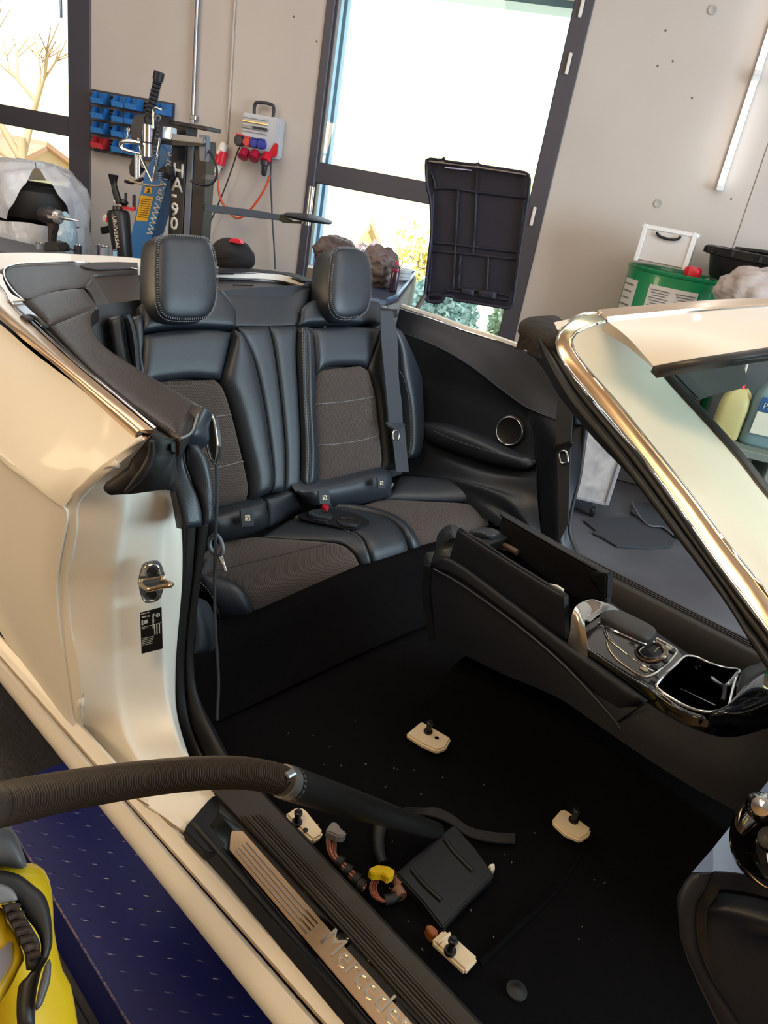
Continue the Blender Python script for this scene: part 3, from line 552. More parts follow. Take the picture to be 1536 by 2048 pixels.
# ---- belt line: chrome, slot, leather deck (near side)
c_lo = rearward(cv('d', [(0, 455, -.785), (100, 545, -.79), (250, 668, -.80), (400, 795, -.805), (560, 945, -.808), (692, 1068, -.808)], 'y'), (-.4, .03, 0), (-1.0, .10, -.01))
c_up = rearward(cv('d', [(0, 300, 1.050), (45, 372, 1.050), (200, 520, 1.048), (400, 702, 1.045), (600, 868, 1.040), (785, 1024, 1.034)], 'z'), (-.4, .04, 0), (-1.0, .12, -.01))
n_ = 40; a, b = resample(c_lo, n_), resample(c_up, n_); out = np.array([0, -.010, .006])
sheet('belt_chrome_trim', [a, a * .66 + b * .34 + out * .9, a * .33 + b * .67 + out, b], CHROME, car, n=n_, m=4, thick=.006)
lathe('trim_end_cap', cv('d', [(735, 1045, -.80)], 'y')[0], [(-.004, .001), (-.003, .014), (.001, .016), (.003, .001)], BRIGHT, car, axis=(.8, -.5, -.3), k=16) if False else plate('trim_end_cap', cv('d', [(692, 1070, -.806), (720, 1040, -.802), (785, 1024, -.79), (778, 1045, -.795), (740, 1078, -.803)], 'y'), .004, BRIGHT, car, bevel=.001)
sl = resample(c_up, n_)
tube('silver_bead', c_up + [0, .004, .002], .0024, BRIGHT, car, n=40, k=6)
dk0 = cv('d', [(60, 372, 1.04), (150, 470, 1.04), (250, 565, 1.04), (430, 715, 1.038), (620, 868, 1.034), (800, 1010, 1.03), (905, 1075, 1.028)], 'z'); dk1 = cv('d', [(112, 362, 1.044), (250, 495, 1.044), (430, 690, 1.042), (600, 840, 1.04), (760, 960, 1.036), (925, 1066, 1.032)], 'z')
sheet('window_slot', [dk0 + [0, 0, -.002], (resample(dk0, 7) + resample(dk1, 7)) / 2 + [0, 0, -.02], dk1 + [0, 0, -.002]], RUBBER, car, n=24, m=3, thick=.01)
tube('slot_lip', (resample(dk0, 30) * .45 + resample(dk1, 30) * .55) + [0, 0, .0], .003, BLACKP, car, n=30, k=6)
deckA = cv('d', [(252, 493), (430, 688), (600, 838), (760, 958), (922, 1064)], 'z', (1.044, 1.034)); deckB = cv('d', [(508, 403), (472, 432), (470, 490), (500, 560), (560, 620), (700, 712), (850, 802), (985, 880), (1030, 907)], 'z', (1.044, 1.04))
cushion('side_deck_leather', deckA, deckB, .006, .03, LEATHER2, car, n=40, m=13, p=6, nrm=(0, 0, 1), ends=True)
tube('deck_piping', cv('d', [(1030, 905), (1015, 940), (1000, 985), (985, 1030), (960, 1052), (925, 1066)], 'z', 1.042), .0018, THREAD, car, n=20, k=6)
# corner plate with latch
plate('latch_plate', cv('d', [(48, 374), (110, 366), (245, 488), (205, 490), (160, 445), (125, 460)], 'z', 1.046), .004, mat('latch_metal', (150, 140, 140), .2, 1), car, bevel=.001)
tube('latch_hook', cv('d', [(125, 448), (150, 440), (185, 452), (215, 478), (240, 492)], 'z', 1.052), .0042, BLACKP, car, n=16, k=8); box('latch_block', hit('d', 140, 458, 'z', 1.05), CARAX, (.03, .02, .012), BLACKP, car)
cushion('deck_leather_section', cv('d', [(132, 362), (210, 335), (300, 312), (428, 300)], 'z', 1.045), cv('d', [(256, 487), (330, 463), (400, 440), (498, 396)], 'z', 1.045), .004, .03, LEATHER2, car, n=20, m=9, p=6, nrm=(0, 0, 1))
dl = cushion('rear_deck_leather', cv('d', [(24, 225), (32, 195), (90, 181), (250, 171), (400, 169), (560, 185), (705, 203)], 'z', 1.035), cv('d', [(28, 240), (60, 292), (128, 354), (300, 308), (428, 292), (472, 250), (495, 226), (705, 207)], 'z', 1.035), .002, .03, LEATHER2, car, n=36, m=9, p=8, nrm=(0, 0, 1), ends=False)
plate('speaker_grille', cv('d', [(408, 180), (440, 192), (490, 200), (600, 197), (705, 191), (705, 166), (600, 163), (480, 165)], 'z', 1.042), .004, mat('speaker_mesh', (66, 66, 70), .6, bump=('vor', 500, .9)), dl, bevel=.001)
va = cv('d', [(432, 296, 1.03), (475, 252, 1.03), (498, 230, 1.03), (705, 210, 1.03)], 'z'); vb = cv('d', [(498, 398, 1.03), (560, 412, 1.015), (600, 395, 1.0), (725, 372, 1.0)], 'z')
vm = (resample(va, 12) * .5 + resample(vb, 12) * .5) + np.array([0, 0, .012]) * np.linspace(1, -2, 12)[:, None]
sheet('rear_deck_slope', [va, vm, vb], LEATHER2, car, n=24, m=5, thick=.02)
# painted boot lid around the deck
bA = cv('d', [(-420, 120), (-50, 112), (200, 110), (500, 124), (700, 138), (1120, 188), (1300, 205), (1440, 216), (1500, 226), (1560, 250)], 'z', 1.035); bB = cv('d', [(-420, 320), (-120, 240), (10, 200), (90, 172), (250, 162), (400, 160), (700, 198), (1120, 212), (1400, 226), (1560, 258)], 'z', 1.032)
bO = resample(bA, 30) + [-.03, .0, -.14]
sheet('boot_lid', [bO, resample(bA, 30) + [.0, 0, -.004], bB], PAINT, car, n=40, m=5, thick=.02, cross=False, away=(-.7, .1, 6))
sheet('boot_lid_corner', [cv('d', [(-60, 225), (5, 222), (20, 262), (55, 322), (118, 360)], 'z', 1.044), cv('d', [(-120, 290), (-40, 300), (0, 320), (20, 345), (60, 374)], 'z', 1.048)], PAINT, car, n=20, m=4, thick=.02)
tube('boot_seam', cv('d', [(-20, 385), (40, 372), (128, 360)], 'z', 1.05), .0016, bpy.data.materials['seam_shadow'], car, n=8, k=6)
tube('deck_bead', cv('d', [(118, 360), (58, 300), (22, 235), (30, 195), (90, 176), (250, 166), (400, 164), (560, 180), (700, 200)], 'z', 1.040), .0022, BRIGHT, car, n=40, k=6)
# rear shelf between the headrests
sheet('shelf_rim', [cv('e', [(440, 236), (640, 240), (800, 256), (880, 268), (958, 300)], 'z', 1.035), cv('e', [(440, 262), (640, 264), (780, 272), (850, 288), (905, 304)], 'z', 1.03), cv('e', [(440, 270), (640, 272), (775, 282), (840, 298), (880, 316)], 'z', 1.01)], SOFTB, car, n=24, m=4, thick=.01)
shf = sheet('rear_shelf', [cv('e', [(440, 272), (640, 275), (780, 284), (885, 308)], 'z', 1.0), cv('e', [(440, 350), (650, 354), (830, 354), (890, 312)], 'z', .995)], mat('shelf_grey', (66, 65, 70), .5), car, n=24, m=6, thick=.02)
tube('shelf_line', cv('e', [(470, 292), (600, 296), (720, 296)], 'z', 1.003), .002, LEATHER, shf, n=8, k=6); tube('shelf_slot', cv('e', [(560, 322), (660, 324)], 'z', 1.001), .0025, GLOSS, shf, n=4, k=6)
# ---- rear seat backs (B = plane of the seat backs)
S = thing  # alias
rs = thing('rear_seat', 'black leather rear bench seat with grey woven centre panels and two headrests', 'seat', (0.2, 0, .3))
def loc_rs(o): return o
def rsc(name, A, B, h=.018, d=.05, m=LEATHER, n=30, mm=13, p=5., ends=True, **k): return cushion(name, A, B, h, d, m, rs, n=n, m=mm, p=p, ends=ends, **k)
Bv = lambda pts, off=0: cv('e', pts, 'B', off)
# structure behind
sheet('seat_shell', [Bv([(-260, 440), (500, 350), (960, 330), (1300, 430)], -.05), Bv([(-200, 1400), (560, 1400), (900, 1380), (1400, 1260)], -.05)], SOFTB, rs, n=16, m=4, thick=.04)
rsc('shelf_front', Bv([(488, 352), (650, 356), (830, 358), (900, 325), (965, 300)], -.06), Bv([(560, 524), (650, 526), (735, 527), (830, 524), (890, 520)], -.015), .004, .03, n=20, p=6)
# left seat
rsc('upper_backrest', Bv([(100, 420), (200, 390), (350, 370), (480, 345), (520, 375), (548, 420), (568, 470)], -.02), Bv([(108, 552), (250, 532), (400, 528), (500, 532), (578, 532)], 0), .014, .06)
rsc('backrest_block', Bv([(108, 572), (250, 548), (400, 543), (480, 546), (552, 558)]), Bv([(90, 820), (185, 800), (330, 782), (430, 785), (498, 792)]), .020, .05)
fI = rsc('fabric_insert', Bv([(190, 802), (260, 788), (350, 781), (430, 785), (480, 797), (505, 830)]), Bv([(300, 1460), (400, 1445), (480, 1428), (560, 1412), (615, 1392), (634, 1350)]), .012, .05, FABRIC, n=24, mm=24, p=8) if False else None
fL = Bv([(190, 802), (195, 900), (215, 1050), (245, 1200), (280, 1350), (310, 1460)]); fR = Bv([(470, 792), (510, 840), (550, 960), (585, 1100), (620, 1250), (634, 1340), (618, 1392)])
rsc('fabric_insert', fL, fR, .012, .05, FABRIC, p=7, n=36)
for pts in ([(215, 1010), (330, 985), (455, 975), (553, 965)], [(250, 1270), (380, 1245), (487, 1225), (612, 1195)]): tube('insert_seam', Bv(pts, .0125), .0012, THREAD, rs, n=14, k=5)
bl = Bv([(552, 562), (522, 680), (500, 790), (530, 870), (565, 980), (597, 1110), (630, 1250), (640, 1395)]); br_ = Bv([(568, 540), (618, 620), (658, 720), (698, 900), (728, 1100), (745, 1250), (742, 1350)])
rsc('side_bolster', bl, br_, .035, .05, n=40, p=3.2); stitches('bolster_stitch', Bv([(574, 552), (622, 635), (660, 740), (698, 910), (727, 1105), (742, 1250), (740, 1335)], .016), THREAD, rs)
g1_ = Bv([(735, 527), (760, 640), (788, 850), (808, 1050), (815, 1200), (812, 1345)])
rsc('centre_panel', Bv([(582, 532), (628, 620), (668, 720), (708, 900), (738, 1100), (753, 1250), (750, 1352)]), g1_, .010, .05, n=36, p=4)
rsc('centre_panel', g1_ + [0, .003, 0], Bv([(876, 525), (868, 650), (878, 850), (888, 1050), (890, 1200), (888, 1332)]), .010, .05, n=36, p=4)
# right seat
rsc('upper_backrest', Bv([(892, 470), (905, 432), (960, 400), (1100, 395), (1240, 400), (1288, 415)], -.02), Bv([(885, 520), (960, 512), (1080, 508), (1200, 512), (1290, 518)], 0), .014, .06)
b1 = Bv([(884, 535), (876, 650), (886, 850), (896, 1050), (898, 1200), (893, 1332)], -.01); b2 = Bv([(922, 530), (925, 700), (930, 900), (940, 1100), (940, 1200), (932, 1318)], .02); b3 = Bv([(944, 540), (958, 700), (962, 850), (958, 950), (968, 1100), (978, 1250), (974, 1312)])
rsc('side_bolster', b1, b2, .012, .05, n=36, p=4); rsc('side_bolster', b2 + [0, .002, 0], b3, .010, .05, n=36, p=4)
for dx in (-10, 8): stitches('bolster_stitch', Bv([(915 + dx, 540), (918 + dx, 700), (924 + dx, 900), (933 + dx, 1100), (933 + dx, 1290)], .022), THREAD, rs)
rsc('backrest_block', Bv([(946, 538), (1080, 528), (1200, 530), (1288, 536)]), Bv([(966, 770), (1000, 738), (1060, 722), (1180, 720), (1222, 738)]), .020, .05)
FL = Bv([(1010, 742), (975, 762), (960, 850), (961, 950), (970, 1100), (978, 1250), (976, 1310)]); FR = Bv([(1190, 724), (1228, 752), (1245, 810), (1263, 880), (1282, 1050), (1296, 1190), (1284, 1238)])
rsc('fabric_insert', FL, FR, .012, .05, FABRIC, p=7, n=36)
for pts in ([(962, 912), (1080, 903), (1180, 890), (1262, 875)], [(977, 1116), (1090, 1108), (1190, 1092), (1282, 1068)]): tube('insert_seam', Bv(pts, .0125), .0012, THREAD, rs, n=14, k=5)
rsc('side_bolster', Bv([(1292, 545), (1255, 640), (1226, 735), (1248, 800), (1270, 880), (1290, 1050), (1302, 1190), (1296, 1240)]), Bv([(1330, 560), (1335, 700), (1340, 850), (1370, 1000), (1385, 1150), (1390, 1235)], -.02), .025, .05, n=36, p=3)
rsc('outer_wing', Bv([(1345, 520), (1385, 640), (1400, 760), (1430, 900), (1440, 1050), (1435, 1180)], -.01), Bv([(1370, 540), (1480, 760), (1490, 900), (1495, 1000), (1490, 1090), (1470, 1180)], -.05), .02, .05, n=30, p=3)
stitches('wing_stitch', Bv([(1386, 745), (1412, 800), (1432, 900), (1442, 1050), (1436, 1150)], .012), THREAD, rs)
# near seat outer wing, tucked under the side deck
rsc('outer_wing', Bv([(-60, 480), (-40, 600), (-20, 720), (0, 820)], -.03), Bv([(0, 470), (20, 520), (30, 600), (60, 740)], -.01), .02, .05, n=20, p=3); rsc('side_bolster', Bv([(60, 480), (72, 600), (84, 700), (100, 900)], .0), Bv([(108, 470), (112, 600), (106, 700), (180, 900)], .0), .012, .05, n=20, p=3)
tube('near_belt', Bv([(40, 470), (62, 520), (80, 620), (90, 740)], .03), .012, WEB, rs, n=14, k=6, flat=.15)
def headrest(name, zm, sil, seam, cu_, x_off):
    """closed lofted head restraint: sections from the front face back"""
    face = Bv(seam); c = face.mean(0); N = np.array([.93, 0, .37]); back = np.array([-.93, .0, -.25]); rings = []
    f = resample(face, 44, True, True)
    for dep, sc, in ((.013, .02), (.013, .45), (.011, .72), (.006, .88), (.0, .965), (-.006, 1.0), (-.016, 1.03), (-.035, 1.055), (-.06, 1.05), (-.085, .99), (-.105, .86), (-.115, .6), (-.118, .03)):
        cc = c + N * dep; r = c + (f - c) * sc; r = r + N * dep; r[:, 2] += -.0 ; rings.append(r)
    V = np.concatenate(rings); K = len(rings); F = grid(K, 44, 0, True) + [tuple(range(44))[::-1], tuple((K - 1) * 44 + j for j in range(44))]
    o = raw(name, V, F, LEATHER, rs, True); fixn(o)
    P = resample(c + (face - c) * .985 + N * .004, 60, True, True); 
    stitches('headrest_stitch', np.vstack([P, P[:1]]), THREAD, o, pitch=.006, cross=True, ln=.0022); P2 = c + (f - c) * 1.03 - N * .005; stitches('headrest_stitch', np.vstack([P2, P2[:1]]), THREAD, o, pitch=.006, ln=.0018)
    for s in (-.05, .05): tube('post', [c + [-.05, s, -.06], c + [-.03, s, -.17]], .007, BRIGHT, o, n=3)
    return o
H_OFF = .045
def Hs(pts): return [(x, y) for x, y in pts]
_B = Bv
def Bv(pts, off=0): return cv('e', pts, 'B', off)
def mk_head(pts, off):
    global Bv
    keep = Bv; Bv = lambda p, o=0: cv('e', p, 'B', off); h = headrest('headrest', 'e', None, pts, None, 0); Bv = keep; return h
mk_head([(192, 90), (182, 160), (178, 300), (188, 420), (228, 482), (330, 495), (425, 482), (470, 420), (482, 300), (474, 190), (445, 105), (400, 84), (300, 76), (225, 76)], .06)
mk_head([(1060, 165), (1048, 240), (1040, 340), (1045, 430), (1080, 480), (1150, 486), (1212, 460), (1238, 400), (1246, 300), (1240, 215), (1215, 158), (1170, 140), (1120, 136), (1080, 140)], .06)
# ---- rear cushions
cushion('cushion_side', cv('i', [(60, 760), (70, 880), (80, 1000), (90, 1100)], 'y', -.655), cv('i', [(128, 800), (168, 850), (192, 930), (196, 1010), (186, 1090)], 'y', -.60), .012, .03, LEATHER, rs, n=20, p=3)
def iz(pts, val=None): return cv('i', pts, 'z', val)
cA = iz([(215, 475, .452), (110, 560, .458), (110, 640, .464), (290, 690, .462), (365, 750, .450), (405, 830, .415), (430, 905, .372)]); cB = iz([(450, 447, .452), (610, 455, .458), (800, 468, .464), (915, 484, .462), (985, 535, .448), (1022, 605, .415), (1046, 672, .372)])
cushion('seat_cushion_fabric', cA, cB, .006, .05, FABRIC, rs, n=40, m=15, p=8, ends=False)
for s_, z_ in (((110, 650), .472), ((120, 560), .466)):
    pass
tube('cushion_seam', iz([(180, 640), (330, 600), (500, 560), (700, 510), (830, 480)], .4705), .0014, mat('seam_dark', (40, 38, 38), .8), rs, n=16, k=5); tube('cushion_seam', iz([(200, 575), (350, 540), (480, 500), (600, 462)], .464), .0014, bpy.data.materials['seam_dark'], rs, n=16, k=5)
cO = iz([(60, 640, .455), (118, 690, .46), (160, 745, .45), (195, 815, .42), (222, 900, .37), (238, 985, .32)]); cI = iz([(120, 650, .466), (290, 692, .464), (362, 750, .452), (402, 830, .417), (420, 890, .38), (425, 925, .345)])
cushion('cushion_bolster', cO, cI, .016, .05, LEATHER, rs, n=26, m=11, p=3); stitches('cushion_stitch', iz([(122, 700, .466), (168, 752, .456), (203, 822, .426), (230, 905, .376), (244, 975, .334)]), THREAD, rs)
mL = iz([(640, 335, .47), (800, 352, .475), (930, 392, .478), (1025, 440, .475), (1072, 530, .448), (1095, 645, .385)]); cushion('cushion_bolster', iz([(455, 442, .45), (612, 452, .456), (802, 464, .462), (918, 480, .46), (988, 532, .446), (1026, 602, .413), (1050, 668, .372)]), mL, .010, .05, LEATHER, rs, n=30, m=11, p=4)
stitches('cushion_stitch', iz([(800, 353, .48), (925, 390, .486), (1018, 438, .484), (1066, 530, .458), (1090, 635, .395)]), THREAD, rs)
mR = iz([(860, 268, .480), (1000, 286, .482), (1120, 312, .484), (1225, 372, .478), (1282, 460, .452), (1306, 570, .390)])
cushion('centre_cushion', mL + [0, .004, .0], mR, .010, .06, LEATHER, rs, n=34, m=13, p=7, ends=False)
cup = plate('cup_holder', iz([(668, 318), (740, 288), (840, 276), (960, 290), (1050, 325), (1080, 352), (1040, 378), (940, 384), (850, 366), (720, 338)], .494), .006, SOFTB, rs, bevel=.002, n=30)
for X, Y, rx in ((795, 318, .040), (960, 354, .036)): lathe('cup_well', hit('i', X, Y, 'z', .4945), [(0, rx), (.0025, rx), (.0025, rx - .003), (.0008, rx - .006), (.0006, .001)], GLOSS, cup, k=24)
tA = iz([(862, 262, .480), (1005, 280, .482), (1128, 306, .484), (1234, 366, .478), (1292, 452, .452), (1316, 562, .390)]); tB = iz([(1020, 272, .455), (1135, 300, .462), (1255, 350, .466), (1332, 430, .450), (1375, 530, .400)])
cushion('cushion_bolster', tA, tB, .014, .05, LEATHER, rs, n=30, m=11, p=3); stitches('cushion_stitch', tA + [0, .008, .006], THREAD, rs)
def fz(pts, val=None): return cv('f', pts, 'z', val)
rA = iz([(1100, 245, .452), (1022, 275, .455), (1137, 302, .462), (1258, 352, .466), (1335, 432, .450), (1374, 534, .400)]); rB = fz([(215, 1356, .452), (450, 1364, .460), (720, 1378, .468), (810, 1405, .462), (850, 1470, .440), (852, 1570, .385)])
cushion('seat_cushion_fabric', rA, rB, .006, .05, FABRIC, rs, n=36, m=15, p=8, ends=False)
cushion('cushion_bolster', fz([(200, 1352, .455), (450, 1358, .463), (725, 1372, .470), (816, 1402, .464), (856, 1470, .442), (858, 1570, .385)]), fz([(310, 1205, .50), (560, 1222, .51), (800, 1272, .52), (920, 1322, .515), (972, 1385, .49), (985, 1480, .44)]), .016, .05, LEATHER, rs, n=34, m=11, p=3.5)
# leather rolls with the isofix flaps
def roll(A, B, n=20): return cushion('lower_backrest_roll', A, B, .03, .05, LEATHER, rs, n=n, m=11, p=2.4)
roll(cv('i', [(170, 330), (330, 272), (490, 238)], 'B', .03), iz([(150, 475), (330, 440), (500, 375)], .455)); roll(cv('i', [(655, 178), (900, 128), (1130, 66), (1210, 78)], 'B', .03), iz([(720, 262), (850, 266), (1000, 245), (1200, 205)], .458))
cushion('centre_filler', cv('i', [(490, 225), (580, 200), (648, 178)], 'B', .01), iz([(500, 395), (600, 350), (700, 292)], .455), .008, .05, SOFTB, rs, n=14, p=3)
TAGM = mat('cream_print', (214, 204, 176), .6)
def iso(X, Y, w, h, off):
    c = [(X - w, Y - h * .9), (X + w * .8, Y - h), (X + w, Y + h * .9), (X - w * .8, Y + h)]; o = plate('isofix_flap', cv('i', c, 'B', off), .006, SOFTB, rs, bevel=.002)
    pp = cv('i', [(X - w * .3, Y - h * .25), (X + w * .35, Y - h * .3), (X + w * .4, Y + h * .35), (X - w * .3, Y + h * .35)], 'B', off + .002); plate('tag', pp, .001, TAGM, o)
    tube('tag_symbol', cv('i', [(X - w * .2, Y), (X, Y - h * .15), (X + w * .25, Y + h * .1), (X, Y + h * .25)], 'B', off + .003), .0012, DKG, o, n=8, k=5)
iso(383, 328, 42, 52, .085); iso(822, 212, 36, 40, .085); iso(1146, 130, 26, 34, .085)
plate('red_buckle_button', cv('i', [(812, 242), (840, 234), (848, 262), (840, 286), (826, 284), (808, 258)], 'z', .50), .02, REDP, rs, bevel=.003); box('buckle_body', hit('i', 822, 262, 'z', .485), CARAX, (.04, .03, .03), BLACKP, rs)
# ---- far seat belts
def belt(zm, L, Rr, ax, v, name='seat_belt'): return sheet(name, [cv(zm, L, ax, v), cv(zm, Rr, ax, v)], WEB, car, n=26, m=3, thick=.002)
b_ = belt('f', [(185, 190), (195, 400), (215, 600), (232, 780), (240, 880)], [(262, 190), (285, 300), (296, 430), (300, 600), (318, 760), (325, 885)], 'B', .07)
sheet('belt_lower', [cv('f', [(250, 895), (265, 1000), (285, 1180)], 'B', .05), cv('f', [(335, 890), (345, 1000), (362, 1180)], 'B', .05)], WEB, b_, n=10, m=3, thick=.002)
def tongue(zm, K, Sil, ax, v):
    o = plate('belt_tongue', cv(zm, K, ax, v), .012, BLACKP, b_, bevel=.003); P = cv(zm, Sil, ax, v + .002 if ax == 'B' else v - .002)
    tube('tongue_loop', P, .0035, mat('tongue_silver', (205, 205, 205), .25, 1) if 'tongue_silver' not in bpy.data.materials else bpy.data.materials['tongue_silver'], o, closed=True, n=36, k=6); return o
tongue('f', [(220, 872), (345, 880), (340, 900), (308, 916), (300, 932), (268, 930), (262, 912), (225, 893)], [(268, 928), (300, 932), (298, 975), (290, 983), (265, 980), (262, 960)], 'B', .078)
cushion('belt_guide', cv('f', [(138, 158), (200, 172), (270, 180), (292, 176)], 'B', -.02), cv('f', [(140, 172), (190, 192), (262, 204), (290, 190)], 'B', 0), .006, .02, BLACKP, car, n=10, p=2)
b2_ = belt('f', [(1285, 705), (1270, 800), (1265, 900), (1262, 1010)], [(1385, 760), (1368, 850), (1362, 930), (1358, 1005)], 'y', .665)
tongue('f', [(1230, 1012), (1262, 1020), (1350, 988), (1368, 1015), (1330, 1040), (1325, 1060), (1285, 1066), (1278, 1052), (1238, 1040)], [(1285, 1060), (1326, 1052), (1338, 1110), (1330, 1122), (1300, 1124), (1290, 1100)], 'y', .66)
sheet('belt_lower', [cv('f', [(1268, 1040), (1275, 1200), (1290, 1600)], 'y', .668), cv('f', [(1355, 1030), (1350, 1200), (1340, 1500)], 'y', .668)], WEB, b2_, n=10, m=3, thick=.002)
# ---- far side trim
def fy(pts, val=None): return cv('f', pts, 'y', val)
top = fy([(120, 130, .785), (290, 178, .785), (500, 245, .785), (700, 318, .785), (900, 382, .785), (1100, 460, .78), (1300, 640, .77)])
sheet('far_belt_trim', [top, fy([(150, 200, .77), (290, 235, .765), (500, 320, .762), (720, 410, .758), (900, 490, .755), (1090, 620, .75), (1280, 780, .745)]), fy([(200, 285, .735), (290, 312, .73), (450, 370, .728), (600, 440, .725), (760, 540, .722), (900, 648, .72), (1000, 722, .718), (1090, 782, .715), (1270, 862, .71)])], SOFTB, car, n=30, m=6, thick=.015)
tube('far_chrome_line', cv('f', [(138, 108), (290, 170), (500, 238), (700, 310), (905, 374)], 'y', .79), .004, BRIGHT, car, n=24, k=6)
sheet('far_quarter_panel', [cv('f', [(100, 92), (290, 160), (500, 228), (700, 302), (900, 368), (1150, 460)], 'y', .80), cv('f', [(100, 92), (290, 160), (500, 228), (700, 302), (900, 368), (1150, 460)], 'y', .80) + [0, .07, -.03], cv('f', [(100, 92), (290, 160), (500, 228), (700, 302), (900, 368), (1150, 460)], 'y', .80) + [0, .10, -.25], cv('f', [(100, 92), (290, 160), (500, 228), (700, 302), (900, 368), (1150, 460)], 'y', .80) + [0, .09, -.62]], PAINT, car, n=24, m=4, thick=.01)
sheet('far_side_panel', [fy([(220, 290), (290, 316), (450, 374), (600, 444), (760, 544), (900, 652), (1000, 726), (1092, 786)], .728), fy([(250, 400), (330, 480), (450, 560), (620, 620), (800, 700), (950, 770), (1040, 800), (1100, 860)], .748), fy([(300, 600), (430, 660), (600, 740), (800, 830), (1000, 900), (1125, 930)], .745), fy([(300, 850), (445, 880), (620, 940), (800, 1000), (1000, 1060), (1140, 1090)], .735), fy([(330, 1000), (500, 1010), (650, 1080), (850, 1150), (1000, 1180), (1140, 1180)], .70)], LEATHER, car, n=30, m=6, thick=.02)
tube('trim_seam', fy([(285, 312), (450, 371), (600, 441), (760, 541), (900, 650), (1000, 724), (1090, 784), (1270, 862)], .714), .0022, LEATHER, car, n=30, k=6)
tube('panel_edge', fy([(1092, 786), (1120, 850), (1135, 920), (1140, 1030), (1140, 1160)], .725), .004, SOFTB, car, n=16, k=6)
ar = cushion('far_armrest', fy([(446, 900), (470, 873), (530, 875), (650, 905), (800, 958), (1000, 1048), (1135, 1095)], .70), fy([(446, 925), (480, 985), (560, 1025), (700, 1072), (880, 1130), (1080, 1165), (1136, 1130)], .69), .045, .05, LEATHER, car, n=30, m=11, p=2.6)
stitches('armrest_stitch', fy([(520, 930), (650, 985), (800, 1035), (1000, 1088), (1130, 1112)], .645), THREAD, ar)
sk = lathe('speaker', hit('f', 990, 925, 'y', .735), [(0, .052), (.008, .052), (.011, .048), (.008, .043)], BLACKP, car, axis=(.15, -1, .1), k=36)
tube('speaker_ring', [hit('f', 990, 925, 'y', .735) + np.array([.0, -.012, 0]) + .047 * (math.cos(t) * np.array([1, .15, 0]) + math.sin(t) * np.array([0, .1, 1])) for t in np.linspace(0, 2 * math.pi, 24, endpoint=False)], .0025, BRIGHT, sk, closed=True, n=48, k=6)
# tub below: highlight folds, wheel-arch shelf and far B pillar trim
sheet('far_tub', [fy([(330, 1000, .70), (500, 1005, .70), (650, 1080, .69), (850, 1150, .685), (1000, 1175, .69), (1145, 1180, .69)]), fy([(340, 1110, .66), (500, 1090, .655), (650, 1130, .65), (850, 1190, .655), (1000, 1220, .665), (1145, 1240, .68)]), fy([(340, 1180, .63), (500, 1185, .625), (680, 1215, .625), (850, 1265, .63), (1000, 1300, .65), (1150, 1320, .675)]), fy([(360, 1230, .62), (560, 1240, .61), (780, 1290, .61), (960, 1350, .62), (1060, 1400, .64), (1160, 1430, .67)]), fy([(900, 1500, .60), (960, 1500, .60), (1010, 1500, .61), (1080, 1520, .64), (1140, 1560, .65), (1180, 1600, .67)])], LEATHER, car, n=30, m=6, thick=.02)
pl_l = fy([(1092, 790, .722), (1135, 900, .712), (1143, 1050, .70), (1150, 1250, .69), (1165, 1400, .68), (1190, 1620, .67), (1230, 1800, .66)]); pl_m = fy([(1270, 862, .715), (1275, 1000, .69), (1270, 1200, .685), (1275, 1400, .68), (1290, 1620, .68), (1330, 1800, .68)]); pl_r = fy([(1450, 900, .74), (1432, 1000, .735), (1405, 1200, .73), (1365, 1350, .725), (1340, 1480, .72), (1345, 1580, .72), (1400, 1700, .72)])
sheet('far_pillar_trim', [pl_l, pl_m, pl_r], SOFTB, car, n=30, m=8, thick=.02)
tube('far_door_seal', fy([(1448, 895), (1432, 1000), (1405, 1200), (1368, 1350), (1345, 1470), (1348, 1570), (1390, 1680)], .742), .011, RUBBER, car, n=30, k=8)
cushion('far_pillar_cap', fy([(1370, 800, .70), (1375, 850, .70), (1372, 890, .705)]), fy([(1415, 830, .735), (1440, 870, .74), (1450, 893, .74)]), .01, .03, LEATHER, car, n=12, p=3)
# ---- cabin floor and carpets
Zf = .268
fv = []; nx, ny = 60, 110
for i in range(nx):
    for j in range(ny):
        x = .46 + 1.6 * i / (nx - 1); y = -.70 + 1.42 * j / (ny - 1); z = Zf + .006 * math.sin(x * 9) * math.sin(y * 11)
        if x < .58: z += (.58 - x) / .12 * .09
        d = abs(y); z += .20 * max(0, min(1, (.13 - d) / .04)) * max(0, min(1, (x - .80) / .1))
        fv.append((x, y, z))
struct_floor = raw('cabin_carpet', fv, grid(nx, ny), CARPET, car); md = struct_floor.modifiers.new('s', 'SOLIDIFY'); md.thickness = .02; md.offset = 1
sheet('seat_riser_carpet', [[(.60, -.66, Zf), (.60, 0, Zf + .02), (.60, .66, Zf)], [(.54, -.66, .33), (.52, 0, .35), (.54, .66, .33)], [(.50, -.64, .375), (.46, 0, .42), (.48, .64, .43)], [(.42, -.64, .38), (.40, 0, .42), (.42, .64, .42)]], CARPET, car, n=16, m=4, thick=.02)
tube('floor_ridge', cv('k', [(790, 175), (900, 230), (1050, 330), (1180, 430), (1270, 480)], 'z', Zf + .003), .010, CARPET, car, n=20, k=8); tube('floor_ridge', cv('k', [(1400, 640), (1250, 860), (1100, 1000), (900, 1190)], 'z', Zf), .006, CARPET, car, n=16, k=8)
box('underbody', (.6, 0, .19), CARAX, (2.9, 1.50, .05), BLACKP, car, .01)
